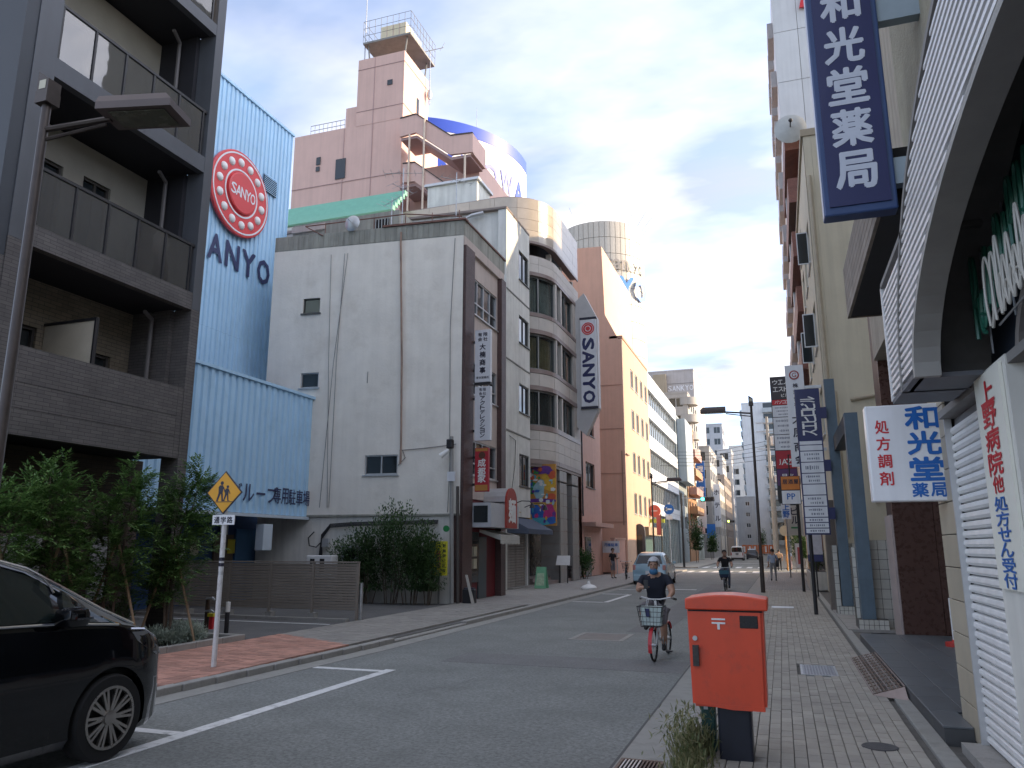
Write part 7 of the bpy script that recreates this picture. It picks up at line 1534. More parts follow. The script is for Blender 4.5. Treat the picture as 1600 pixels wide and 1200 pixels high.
# further plants
bush('clipped_shrub', 'rounded clipped green shrub in the white planter box', 'shrub', (1.34, 35.2, .7), (.36, 1.0, .85), 1500, .09, .05, L_BOX, 101, None, 3)
bush('low_hedge', 'low bright green hedge by the standing man on the left pavement', 'hedge', (-10.4, 42.7, 0), (.55, 1.3, 1.35), 2200, .11, .06, L_BOX, 102, None, 4)
bush('roof_shrub', 'small leafy shrub on the roof beside the rounded stone parapet', 'shrub', (-13.2, 39.0, 19.3), (.8, .8, 1.5), 900, .16, .08, L_DARK, 103, None, 4)
for i, (x, y, h_, lab) in enumerate(((-9.3, 92, 5.0, 'street tree in front of the teal grey building'), (-9.3, 112, 4.0, 'small tree in front of the pale green building'), (1.4, 66.5, 3.4, 'leafy bush by the corner beyond the orange mirror post'), (-4.2, 196, 6, 'dark tree at the end of the street beside the tower'))):
    bush('street_tree', lab, 'tree', (x, y, 0), (1.0, 1.0, h_ * .75), 1400, .28, .15, L_DARK, 110 + i, None, 5, h_ * .3)
# ================================================================== vehicles
M_TYRE = mat('tyre_rubber', (.016, .016, .017), .85, var=.15, scale=12); M_CHROME = mat('chrome', (.62, .62, .64), .12, metal=1.0, var=0); M_ALLOY = mat('alloy_rim', (.48, .45, .42), .28, metal=.9, var=.1, scale=6)
CG = glassmat('car_glass', (.012, .022, .020), trans=.25, rough=.01, refl=1.0); CGD = glassmat('dark_car_glass', (.012, .014, .016), rough=.01)
M_LAMP = glassmat('headlamp_glass', (.20, .21, .22), rough=.04); M_TAIL = mat('tail_lamp_red', (.35, .015, .02), .2, var=0)
def wheel(par, x, y, z, r, side, spokes=10, twin=True, w_=.21):
    m = MB(); m.lathe([(r * .66, -w_ / 2), (r * .95, -w_ / 2), (r, -w_ * .35), (r, w_ * .35), (r * .95, w_ / 2), (r * .66, w_ / 2)], (x, y, z), 36, 'X', caps=False); t = m.build('wheel', M_TYRE, par, smooth=35)
    xo = x + side * w_ * .45; m = MB(); m.lathe([(r * .70, -.005), (r * .715, .008), (r * .68, .008), (r * .66, -.06), (r * .02, -.065)] if side > 0 else [(r * .70, .005), (r * .715, -.008), (r * .68, -.008), (r * .66, .06), (r * .02, .065)], (xo, y, z), 36, 'X', caps=False); m.build('rim', mat('rim_shadow', (.05, .05, .05), .5, metal=.5), t, smooth=35)
    m = MB(); m.lathe([(r * .725, -.012), (r * .725, .016), (r * .66, .016), (r * .66, -.012)], (xo, y, z), 36, 'X', caps=False)
    for k in range(spokes):
        for d in ((-.10, .10) if twin else (0,)):
            a = 2 * math.pi * k / spokes + d; pts = []
            for rr, hw in ((r * .13, .012), (r * .67, .011)):
                for e in (-1, 1): pts.append((rr, e * hw))
            ca, sa_ = math.cos(a), math.sin(a); P = lambda p, xx: (xx, y + ca * p[0] - sa_ * p[1], z + sa_ * p[0] + ca * p[1])
            x1, x0 = xo + side * .012, xo - side * .015
            m.add([P(pts[0], x1 - side * .01), P(pts[1], x1 - side * .01), P(pts[3], x1), P(pts[2], x1), P(pts[0], x0), P(pts[1], x0), P(pts[3], x0), P(pts[2], x0)], [(0, 1, 2, 3), (4, 7, 6, 5), (0, 4, 5, 1), (1, 5, 6, 2), (2, 6, 7, 3), (3, 7, 4, 0)])
    m.lathe([(r * .17, -.01), (r * .17, .018), (r * .08, .024)] if side > 0 else [(r * .17, .01), (r * .17, -.018), (r * .08, -.024)], (xo, y, z), 18, 'X'); m.build('spokes', M_ALLOY, t, fix=True, smooth=30); return t
def car(nm, label, cat, cx, y0, ST, wheels, r, paint, side_win, dirn=1, chrome=None, group=None):
    """lofted body from stations (y, sill, belt, roof, half width, roof half width); wheel wells cut out; side_win polygons in (y, z)"""
    t = thing(nm, label, cat, (cx, y0, RZ), group); m = MB(); n = 8; Y = lambda y: y0 + dirn * y
    S = []
    for y, zs, zb, zr, w_, wr in ST: S.append([(w_ * .90, zs), (w_ * .985, zs + .08), (w_, zs + (zb - zs) * .45), (w_ * .995, zb - .06), (w_ * .975, zb), (wr + (w_ - wr) * .06, zr - .075), (wr - .07, zr - .012), (wr * .5, zr + .015), (0, zr + .022)])
    n = 9; vs = []
    for i, s in enumerate(S):
        for x, z in s: vs.append((cx + x, Y(ST[i][0]), z))
        for x, z in s[::-1][1:]: vs.append((cx - x, Y(ST[i][0]), z))
    k = 2 * n - 1; fs = []
    for i in range(len(S) - 1):
        for j in range(k): fs.append((i * k + j, i * k + (j + 1) % k, (i + 1) * k + (j + 1) % k, (i + 1) * k + j))
    fs += [tuple(range(k)), tuple(range(len(S) * k - 1, (len(S) - 1) * k - 1, -1))]
    m.add(vs, fs); body = m.build('body', paint, t, fix=True, smooth=32)
    cut = MB(); g0 = ORG[t.name]
    for y in wheels:
        for sx in (1, -1): cut.lathe([(r * 1.16, -.16), (r * 1.16, .22)] , (cx + sx * (ST[len(ST) // 2][4] - .10) - g0[0], Y(y) - g0[1], RZ + r - g0[2]), 36, 'X')
    co = bpy.data.objects.new('cutter', cut.mesh('cutter', MATS['dark_void'])); COL.objects.link(co); bmx = bmesh.new(); bmx.from_mesh(co.data); bmesh.ops.recalc_face_normals(bmx, faces=bmx.faces[:]); bmx.to_mesh(co.data); bmx.free()
    bo = body.modifiers.new('b', 'BOOLEAN'); bo.object = co; bo.operation = 'DIFFERENCE'; bo.solver = 'EXACT'
    lk = body.location.copy(); par_ = body.parent; body.parent = None
    dg = bpy.context.evaluated_depsgraph_get(); dg.update(); nm_ = bpy.data.meshes.new_from_object(body.evaluated_get(dg)); body.modifiers.clear(); body.data = nm_; body.parent = par_; bpy.data.objects.remove(co)
    nm_.set_sharp_from_angle(angle=math.radians(32))
    def sx_(y, z):
        for i in range(len(ST) - 1):
            a, b = sorted((ST[i][0], ST[i + 1][0]))
            if a <= y <= b:
                f = (y - ST[i][0]) / (ST[i + 1][0] - ST[i][0]); L_ = lambda q: ST[i][q] + (ST[i + 1][q] - ST[i][q]) * f
                zb, zr, w_, wr = L_(2), L_(3), L_(4), L_(5)
                if z <= zb: return w_ * .985
                g_ = min(1, (z - zb) / max(.05, zr - .075 - zb)); return w_ * .975 + (wr + (w_ - wr) * .06 - w_ * .975) * g_
        return ST[-1][4]
    for nm2, poly, gm in side_win:
        for sd in (1, -1):
            q = MB(); c_ = (sum(p[0] for p in poly) / len(poly), sum(p[1] for p in poly) / len(poly)); P = lambda p, o_=.012: (cx + sd * (sx_(*p) + o_), Y(p[0]), p[1])
            dense = []
            for a, b in zip(poly, poly[1:] + poly[:1]):
                for u in range(4): dense.append((a[0] + (b[0] - a[0]) * u / 4, a[1] + (b[1] - a[1]) * u / 4))
            nn2 = len(dense); q.add([P(p) for p in dense] + [P((c_[0] + (p[0] - c_[0]) * .5, c_[1] + (p[1] - c_[1]) * .5)) for p in dense] + [P(c_)] + [P(p, -.01) for p in dense], [(u, (u + 1) % nn2, nn2 + (u + 1) % nn2, nn2 + u) for u in range(nn2)] + [(nn2 + u, nn2 + (u + 1) % nn2, 2 * nn2) for u in range(nn2)] + [(u, 2 * nn2 + 1 + u, 2 * nn2 + 1 + (u + 1) % nn2, (u + 1) % nn2) for u in range(nn2)]); q.build(nm2, gm, t, fix=True, smooth=30)
    for pts, rr, mt in (chrome or ()):
        for sd in (1, -1): q = MB(); q.tube([(cx + sd * (sx_(y, z) + .012), Y(y), z) for y, z in pts], rr, 6); q.build('chrome_trim', mt, t, smooth=True)
    for y in wheels:
        for sd in (1, -1): wheel(t, cx + sd * (ST[len(ST) // 2][4] - .105), Y(y), RZ + r, r, sd)
    return t, sx_, Y
M_VAN = mat('black_car_paint', (.003, .0033, .005), .06, var=0, spec=.4, coat=.5)
VS = [(1.42, .20, 1.0, 1.30, .80, .62), (1.50, .14, 1.08, 1.66, .87, .68), (1.75, .10, 1.12, 1.80, .905, .70), (2.6, .09, 1.13, 1.845, .91, .715), (3.5, .09, 1.13, 1.81, .91, .715), (4.15, .09, 1.12, 1.725, .91, .72), (4.7, .09, 1.10, 1.575, .91, .735), (5.1, .09, 1.085, 1.385, .91, .755), (5.45, .09, 1.06, 1.20, .91, .79), (5.75, .09, 1.00, 1.045, .905, .83), (5.95, .09, .93, .99, .89, .80), (6.12, .09, .84, .93, .85, .74), (6.24, .10, .74, .85, .76, .62), (6.30, .14, .62, .74, .62, .45)]
vn, vsx, vY = car('black_minivan', 'glossy black minivan parked at the left kerb with chrome window trim', 'minivan', -6.485, 0, VS, (2.35, 5.56), .355, M_VAN,
    [('door_window', [(3.75, 1.14), (4.93, 1.11), (4.90, 1.375), (4.83, 1.44), (4.45, 1.555), (3.75, 1.66)], CG), ('quarter_window', [(5.0, 1.10), (5.47, 1.06), (5.05, 1.345)], CG), ('door_window', [(2.2, 1.16), (3.65, 1.145), (3.65, 1.67), (2.2, 1.70)], CGD)], 1,
    [([(1.9, 1.145), (3.7, 1.135), (4.95, 1.09), (5.55, 1.035)], .011, M_CHROME), ([(2.1, 1.745), (3.75, 1.70), (4.45, 1.59), (4.84, 1.475), (4.925, 1.40), (4.955, 1.33)], .010, M_CHROME), ([(4.0, 1.715), (4.7, 1.535), (5.1, 1.345), (5.45, 1.165), (5.75, 1.025)], .013, M_CHROME)])
for sd in (1, -1):
    m = MB(); x = -6.485 + sd * .985; m.bbox(x - .10, x + .10, 4.88, 5.10, 1.06, 1.22, .05); mi = m.build('door_mirror', M_VAN, vn, smooth=40); m = MB(); m.box(x - .07, x + .103, 4.95, 5.105, 1.125, 1.14); m.build('mirror_strip', M_CHROME, mi); m = MB(); m.box(-6.485 + sd * .88, x, 4.96, 5.04, 1.05, 1.09); m.build('mirror_arm', M_VAN, mi)
    m = MB(); P = lambda y, z, o=.014: (-6.485 + sd * (vsx(y, z) + o), y, z)
    lp = [(5.72, .955), (5.92, .945), (6.09, .865), (6.15, .74), (6.08, .72), (5.92, .80), (5.80, .87)]; m.add([P(*p) for p in lp] + [P(*p, -.05) for p in lp], [tuple(range(7))] + [(i, 7 + i, 7 + (i + 1) % 7, (i + 1) % 7) for i in range(7)]); m.build('headlight', M_LAMP, vn, fix=True)
    m = MB(); m.tube([P(5.70, .985, .008), P(5.9, .965, .012), P(6.1, .88, .012), P(6.17, .72, .014)], .009, 5); m.build('chrome_trim', M_CHROME, vn)
m = MB(); m.box(-7.0, -5.97, 6.28, 6.325, .35, .70); m.build('grille', M_CHROME, vn); m = MB(); m.box(-6.65, -6.32, 6.326, 6.335, .28, .44); m.build('number_plate', M_SIGNW, vn)
m = MB(); pts = [(-6.485 + x, y, z) for x, y, z in ((-.58, 4.78, 1.553), (.58, 4.78, 1.553), (.64, 5.60, 1.143), (-.64, 5.60, 1.143))]; m.ext(pts, (0, .006, .012)); m.build('windscreen', CGD, vn, fix=True)
m = MB(); m.box(-5.72, -5.575, .1 + 4.9, 5.03, 1.06, 1.07); 
for y in (4.965, 3.7):   # door shut lines
    m = MB(); m.tube([(-6.485 + vsx(y, z) + .002, y, z) for z in (.2, .5, .8, 1.05)], .004, 4); m.build('door_gap', MATS['dark_void'], vn)
for y in (4.05, 2.9):
    m = MB(); m.tube([(-6.485 + vsx(y, .98) + .01, y - .10, .985), (-6.485 + vsx(y, .98) + .03, y, .985), (-6.485 + vsx(y, .98) + .01, y + .10, .985)], .013, 6); m.build('door_handle', M_CHROME, vn)
# pale blue hatchback (seen from behind) and white van, dark car
M_LBL = mat('pale_blue_paint', (.34, .50, .60), .2, var=.03, coat=.6); M_WVAN = mat('white_car_paint', (.66, .67, .68), .25, var=.04, coat=.5); M_DCAR = mat('dark_car_paint', (.03, .028, .035), .2, coat=.6, var=0)
HS = [(0, .16, .62, .70, .74, .60), (.06, .10, .80, .90, .80, .66), (.28, .08, .86, 1.18, .83, .62), (.55, .08, .88, 1.38, .84, .60), (1.2, .07, .88, 1.46, .845, .61), (2.0, .07, .87, 1.40, .845, .61), (2.7, .07, .86, .98, .84, .68), (3.5, .09, .74, .84, .80, .62), (3.7, .14, .55, .66, .65, .45)]
hb_, _, _ = car('pale_blue_hatchback', 'pale blue compact hatchback parked at the left kerb seen from behind', 'car', -6.15, 38.2, HS, (.65, 3.0), .29, M_LBL, [('side_window', [(.5, .93), (1.3, .92), (1.3, 1.34), (.75, 1.30)], CGD), ('side_window', [(1.36, .92), (2.35, .90), (1.95, 1.30), (1.36, 1.34)], CGD)])
def rear(t, cx, y, zs, w0, w1, d0, d1, nm, mt):
    m = MB(); m.ext([(cx - w0, y + d0, zs[0]), (cx + w0, y + d0, zs[0]), (cx + w1, y + d1, zs[1]), (cx - w1, y + d1, zs[1])], (0, -.03, .012)); return m.build(nm, mt, t, fix=True)
rear(hb_, -6.15, 38.2, (.92, 1.30), .64, .52, .08, .40, 'rear_window', CGD)
for sd in (1, -1):
    m = MB(); m.bbox(-6.15 + sd * .72 - .07, -6.15 + sd * .72 + .07, 38.19, 38.30, .62, .86, .02); m.build('tail_lamp', mat('clear_tail_lamp', (.50, .22, .20), .2, var=0), hb_)
    m = MB(); m.bbox(-6.15 + sd * .95 - .07, -6.15 + sd * .95 + .07, 40.3, 40.45, .9, 1.02, .02); m.build('door_mirror', M_LBL, hb_)
m = MB(); m.box(-6.32, -5.98, 38.16, 38.2, .42, .58); m.build('number_plate', M_SIGNW, hb_); m = MB(); m.bbox(-6.92, -5.38, 38.12, 38.35, .10, .40, .05); m.build('bumper', M_LBL, hb_); m = MB(); m.box(-6.8, -5.5, 38.14, 38.3, -.02, .10); m.build('underbody', M_BLACK, hb_)
WS = [(0, .14, .95, 1.70, .80, .68), (.08, .10, .98, 1.78, .84, .70), (1.5, .10, .98, 1.84, .85, .71), (3.2, .10, .98, 1.80, .85, .71), (3.9, .10, .96, 1.15, .84, .72), (4.3, .14, .75, .85, .78, .6)]
wv, _, _ = car('white_van', 'white van driving away far ahead beyond the crossing', 'van', -5.9, 112, WS, (.8, 3.4), .30, M_WVAN, [('side_window', [(.4, 1.05), (1.9, 1.05), (1.9, 1.6), (.4, 1.6)], CGD)])
rear(wv, -5.9, 112, (1.06, 1.66), .70, .62, -.01, .0, 'rear_window', CGD)
for sd in (1, -1): m = MB(); m.box(-5.9 + sd * .76 - .05, -5.9 + sd * .76 + .05, 111.95, 112.0, .6, 1.0); m.build('tail_lamp', M_TAIL, wv)
m = MB(); m.box(-6.7, -5.1, 111.92, 112.1, .05, .30); m.build('bumper', M_BLACK, wv); m = MB(); m.box(-6.1, -5.7, 111.93, 111.97, .72, .86); m.build('number_plate', M_BLACK, wv)
dc, _, _ = car('dark_car', 'dark car just beyond the white van on the far road', 'car', -4.3, 122, HS, (.65, 3.0), .29, M_DCAR, [])
rear(dc, -4.3, 122, (.92, 1.30), .64, .52, .08, .40, 'rear_window', CGD)
# ================================================================== bicycles
def bicycle(nm, label, x, y, rz, tyre, fender, frame_m, basket=None, r=.255, bag=False, group=None, L_=1.08):
    """built facing -Y at the origin of its empty, then turned by rz"""
    t = thing(nm, label, 'bicycle', (x, y, RZ if x > -7 else 0), group, rz); kw = dict(local=True)
    for yy, nm2 in ((0, 'wheel'), (L_, 'wheel')):
        m = MB(); vs = []; N_ = 28
        for k in range(N_):
            a = 2 * math.pi * k / N_
            for q in range(6): b = 2 * math.pi * q / 6; rr = r - .018 + .018 * math.cos(b); vs.append((.018 * math.sin(b), yy + rr * math.cos(a), r + rr * math.sin(a)))
        m.add(vs, [(k * 6 + q, k * 6 + (q + 1) % 6, ((k + 1) % N_) * 6 + (q + 1) % 6, ((k + 1) % N_) * 6 + q) for k in range(N_) for q in range(6)]); wo = m.build(nm2, tyre, t, smooth=True, **kw)
        m = MB()
        for k in range(14): a = 2 * math.pi * k / 14; m.tube([((.02 if k % 2 else -.02), yy, r), (0, yy + (r - .03) * math.cos(a), r + (r - .03) * math.sin(a))], .0018, 3)
        m.lathe([(.03, -.04), (.03, .04)], (0, yy, r), 10, 'X'); so = m.build('spokes', M_STEEL, wo, **kw)
        m = MB()
        a0, a1 = (-.35, 2.6) if yy == 0 else (.5, 3.3)
        for i in range(14):
            f0, f1 = a0 + (a1 - a0) * i / 14, a0 + (a1 - a0) * (i + 1) / 14; R_ = r + .025
            if yy == 0: f0, f1 = math.pi - f0, math.pi - f1
            p = [(-.03, R_ * math.cos(f0), R_ * math.sin(f0)), (.03, R_ * math.cos(f0), R_ * math.sin(f0)), (.03, R_ * math.cos(f1), R_ * math.sin(f1)), (-.03, R_ * math.cos(f1), R_ * math.sin(f1))]; m.ext([(a, yy + b, r + c) for a, b, c in p], (0, 0, .006))
        m.build('mudguard', fender, t, fix=True, **kw)
    hd = (0, .20, .80); bb_ = (0, .52, .28); st_ = (0, .78, .72)
    m = MB(); m.tube([(0, .14, .62), (0, .24, .92)], .022, 8); m.tube([(0, .17, .68), (0, .34, .34), bb_], .024, 8); m.tube([bb_, st_], .018, 8); m.tube([bb_, (.04, L_, r)], .012, 6); m.tube([bb_, (-.04, L_, r)], .012, 6); m.tube([(0, .70, .55), (.05, L_, r)], .011, 6); m.tube([(0, .70, .55), (-.05, L_, r)], .011, 6)
    for s in (1, -1): m.tube([(s * .045, .13, .60), (s * .045, 0, r)], .013, 6)
    m.build('frame', frame_m, t, smooth=True, **kw)
    m = MB(); m.tube([(-.29, .40, .95), (-.24, .26, .98), (-.08, .22, .95), (.08, .22, .95), (.24, .26, .98), (.29, .40, .95)], .013, 7); hb2 = m.build('handlebar', M_STEEL, t, smooth=True, **kw)
    for s in (1, -1): m = MB(); m.tube([(s * .27, .34, .962), (s * .30, .43, .945)], .019, 7); m.build('grip', M_BLACK, hb2, **kw)
    m = MB(); m.lathe([(.02, 0), (.11, .03), (.12, .06), (.06, .09)], (0, .80, .70), 12); m.v = [(a * .85, b + (b - .8) * .6, c) for a, b, c in m.v]; m.build('saddle', M_BLACK, t, smooth=True, **kw)
    m = MB(); m.lathe([(.085, -.004), (.085, .004)], (.055, .52, .28), 20, 'X'); m.tube([(.075, .52, .28), (.09, .50, .12)], .010, 5); m.tube([(-.075, .52, .28), (-.09, .54, .44)], .010, 5); m.build('crank', M_STEEL, t, **kw)
    for s, z in ((1, .11), (-1, .45)): m = MB(); m.box(s * .14 - .045, s * .14 + .045, .47, .56, z - .012, z + .012); m.build('pedal', M_BLACK, t, **kw)
    if basket:
        m = MB(); z0, z1 = .55, .86
        for k in range(5): z = z0 + (z1 - z0) * k / 4; e = .12 + .05 * k / 4; m.tube([(-e - .03, -.20 - .01 * k, z), (e + .03, -.20 - .01 * k, z), (e + .03, .10, z), (-e - .03, .10, z), (-e - .03, -.20 - .01 * k, z)], .004 if k < 4 else .008, 4)
        for k in range(7): f = -1 + k / 3; m.tube([(f * .15, -.20, z0), (f * .20, -.24, z1)], .003, 4); m.tube([(f * .15, .10, z0), (f * .20, .10, z1)], .003, 4)
        for k in range(5): yy = -.2 + k * .075; m.tube([(-.15, yy, z0), (-.20, yy, z1)], .003, 4); m.tube([(.15, yy, z0), (.20, yy, z1)], .003, 4); m.tube([(-.15, yy, z0), (.15, yy, z0)], .003, 4)
        bo_ = m.build('basket', M_BLACK, t, **kw)
        if basket != 'wire':
            m = MB(); m.ext([(-.155, -.215, .57), (.155, -.215, .57), (.21, -.25, .85), (-.21, -.25, .85)], (0, .33, 0)); m.build('basket_liner', basket, bo_, fix=True, **kw); m = MB(); m.ext([(-.16, -.222, .57), (.16, -.222, .57), (.19, -.24, .70), (-.19, -.24, .70)], (0, -.004, 0)); m.build('basket_panel', mat('dark_blue_liner', (.015, .025, .06), .7), bo_, fix=True, **kw)
    m = MB(); m.lathe([(.03, 0), (.035, .03), (.02, .05)], (0, -.06, .52), 12, 'Y'); m.build('lamp', M_WHITE, t, **kw)
    return t
M_BIKR = mat('bike_red', (.50, .03, .04), .35, var=0); M_BIKW = mat('bike_white', (.60, .60, .60), .4, var=0); M_TEALB = mat('teal_basket', (.045, .14, .19), .6, var=.1)
bicycle('bicycle', 'small wheeled share bicycle with red mudguards and a bag in its basket', -2.05, 12.95, math.radians(-4), M_TYRE, M_BIKR, M_BIKW, 'wire')
bicycle('bicycle', 'city bicycle with teal front basket ridden down the middle of the street', -2.35, 34.0, 0, M_TYRE, M_BLACK, M_BLACK, M_TEALB, r=.31)
bicycle('bicycle', 'dark bicycle parked on the left pavement beside the blue car', -8.0, 42.0, math.radians(8), M_TYRE, M_BLACK, M_BLACK, 'wire', r=.31)
t = thing('shopping_bag', 'white and mint carrier bag standing in the red bicycle basket', 'bag', (-2.06, 12.9, .47)); m = MB(); m.ext([(-2.20, 12.80, .48), (-1.90, 12.80, .48), (-1.88, 12.79, .77), (-2.22, 12.79, .77)], (0, .16, 0)); m.build('bag', mat('mint_bag', (.52, .62, .60), .6, var=.12, scale=8), t, fix=True); m = MB(); m.ext([(-2.13, 12.775, .62), (-2.06, 12.775, .60), (-2.08, 12.775, .74), (-2.15, 12.775, .74)], (0, -.003, 0)); m.build('navy_print', M_NAVY, t, fix=True)
for s in (0, .16):
    m = MB(); m.tube([(-2.13, 12.79 + s, .77), (-2.11, 12.79 + s, .88), (-2.0, 12.79 + s, .88), (-1.98, 12.79 + s, .77)], .006, 5); m.build('handle', M_BIKW, t)
# ================================================================== people
M_SKIN = mat('skin', (.42, .24, .165), .55, var=.06, scale=20); M_HAIR = mat('dark_hair', (.012, .010, .009), .6, var=.2, scale=30)
EDG = [('pelvis', 'waist'), ('waist', 'chest'), ('chest', 'neck'), ('neck', 'jaw'), ('jaw', 'head'), ('head', 'crown'), ('chest', 'shl'), ('shl', 'ell'), ('ell', 'wrl'), ('wrl', 'hnl'), ('chest', 'shr'), ('shr', 'elr'), ('elr', 'wrr'), ('wrr', 'hnr'),
       ('pelvis', 'hpl'), ('hpl', 'knl'), ('knl', 'anl'), ('anl', 'tol'), ('pelvis', 'hpr'), ('hpr', 'knr'), ('knr', 'anr'), ('anr', 'tor')]
RAD = dict(pelvis=.145, waist=.130, chest=.150, neck=.058, jaw=.068, head=.088, crown=.062, shl=.072, shr=.072, ell=.047, elr=.047, wrl=.030, wrr=.030, hnl=.034, hnr=.034, hpl=.098, hpr=.098, knl=.060, knr=.060, anl=.040, anr=.040, tol=.036, tor=.036)
def person(label, J, shirt, trousers, shoes, sleeve=.6, leg=1.0, face=(0, -1, 0), hair=True, fat=1.0, mask=None, cap=None, group=None, cat='person', bulk=1.0):
    """one continuous skinned body; cloth and skin regions follow the limbs"""
    names = list(RAD); idx = {n: i for i, n in enumerate(names)}; base = (J['pelvis'][0], J['pelvis'][1], min(J['tol'][2], J['tor'][2]) - .04)
    t = thing('person', label, cat, base, group); F = Vector(face).normalized()
    me = bpy.data.meshes.new('body'); me.from_pydata([tuple(Vector(J[n]) - Vector(base)) for n in names], [(idx[a], idx[b]) for a, b in EDG], [])
    o = bpy.data.objects.new('body', me); COL.objects.link(o); sk = o.modifiers.new('skin', 'SKIN'); sk.branch_smoothing = .6
    for n in names:
        v = me.skin_vertices[0].data[idx[n]]; k = RAD[n] * (fat if n in ('pelvis', 'waist', 'chest') else 1) * (bulk if n[:2] in ('sh', 'el', 'hp', 'kn', 'an') else 1); v.radius = (k * (1.0 if n not in ('chest', 'waist', 'pelvis') else 1.12), k * (1.0 if n not in ('chest', 'waist', 'pelvis') else .82)); v.use_root = n == 'pelvis'
    sb_ = o.modifiers.new('sub', 'SUBSURF'); sb_.levels = 2; sb_.render_levels = 2
    dg = bpy.context.evaluated_depsgraph_get(); dg.update(); m2 = bpy.data.meshes.new_from_object(o.evaluated_get(dg)); o.modifiers.clear(); o.data = m2
    for q in (M_SKIN, shirt, trousers, shoes): m2.materials.append(q)
    B = Vector(base); seg = [(Vector(J[a]) - B, Vector(J[b]) - B, b) for a, b in EDG]
    for p in m2.polygons:
        p.use_smooth = True; c = p.center; bd = 9; bn = None; bt = 0
        for a, b, n in seg:
            ab = b - a; q = max(0, min(1, (c - a).dot(ab) / ab.length_squared)); d = (c - a - ab * q).length - RAD[n] * .5
            if d < bd: bd = d; bn = n; bt = q
        zone = 0
        if bn in ('waist', 'chest', 'shl', 'shr') or (bn == 'neck' and bt < .55): zone = 1
        elif bn in ('ell', 'elr'): zone = 1 if bt < sleeve else 0
        elif bn in ('wrl', 'wrr'): zone = 1 if sleeve > 1 and bt < sleeve - 1 else 0
        elif bn in ('hpl', 'hpr'): zone = 2
        elif bn in ('knl', 'knr'): zone = 2 if leg > .5 or bt < leg * 2 else 0
        elif bn in ('anl', 'anr'): zone = 2 if bt < (leg - .5) * 2 else (3 if bt > .93 else 0)
        elif bn in ('tol', 'tor'): zone = 3
        if bn == 'waist' and bt < .35: zone = 2 if c.z < (Vector(J['waist']) - B).z - .1 else 1
        p.material_index = zone
    o.parent = t
    # fingers, nose, ears, hair
    H = Vector(J['head']); S = F.cross(Vector((0, 0, 1))).normalized(); U = (Vector(J['crown']) - Vector(J['jaw'])).normalized()
    hm = MB()
    for hn, wr in (('hnl', 'wrl'), ('hnr', 'wrr')):
        h0 = Vector(J[hn]); d = (h0 - Vector(J[wr])).normalized(); s = d.cross(Vector((0, 0, 1)))
        s = s.normalized() if s.length > .1 else Vector((1, 0, 0)); n_ = d.cross(s)
        for k, ln in enumerate((.065, .078, .072, .055)):
            p0 = h0 + s * (k - 1.5) * .018; p1 = p0 + d * ln * .55; p2 = p1 + (d * .5 - n_ * .7).normalized() * ln * .5; hm.tube([p0, p1, p2], [.010, .009, .007], 6)
        hm.tube([h0 + s * -.03, h0 + s * -.055 + d * .03, h0 + s * -.05 + d * .06], [.011, .010, .008], 6)
    hm.build('fingers', M_SKIN, t, smooth=True)
    fm = MB(); nb = H + F * .095 - U * .025; fm.add([tuple(nb + U * .035 - F * .012), tuple(nb + S * .016 - U * .012 - F * .008), tuple(nb - S * .016 - U * .012 - F * .008), tuple(nb + F * .018 - U * .008)], [(0, 3, 1), (0, 2, 3), (1, 3, 2), (0, 1, 2)]); fm.build('nose', M_SKIN, t)
    for s in (1, -1):
        em_ = MB(); em_.ball(tuple(H + S * .092 * s - U * .01), (.014, .014, .030), 8); em_.build('ear', M_SKIN, t, smooth=True); em_ = MB(); em_.ball(tuple(H + F * .084 + S * .032 * s + U * .012), .011, 8); em_.build('eye', M_HAIR, t)
    em_ = MB(); em_.ball(tuple(H + F * .086 - U * .072), (.022, .010, .007), 8); em_.build('mouth', mat('lips', (.30, .12, .10), .5), t)
    if mask:
        q = MB(); q.ball(tuple(H + F * .035 - U * .115), (.075, .07, .055), 12); q.build('face_mask', mask, t, smooth=True)
    if hair:
        q = MB(); n1, n2 = 14, 8
        for i in range(n2 + 1):
            for k in range(n1):
                th = math.pi * .62 * i / n2; a = 2 * math.pi * k / n1; fr_ = math.cos(a); lim = 1.0 if fr_ < .3 else .60
                th2 = th * lim; d = S * math.sin(th2) * math.sin(a) + F * math.sin(th2) * math.cos(a) + U * math.cos(th2); q.v.append(tuple(H + U * .02 + Vector((d.x * .103, d.y * .106, d.z * .118))))
        for i in range(n2):
            for k in range(n1): q.f.append((i * n1 + k, i * n1 + (k + 1) % n1, (i + 1) * n1 + (k + 1) % n1, (i + 1) * n1 + k)); q.m.append(0)
        q.build('cap' if cap else 'hair', cap or M_HAIR, t, smooth=True)
    return t
def P3(d, o, s=1.0): return {k: (o[0] + v[0] * s, o[1] + v[1] * s, o[2] + v[2] * s) for k, v in d.items()}
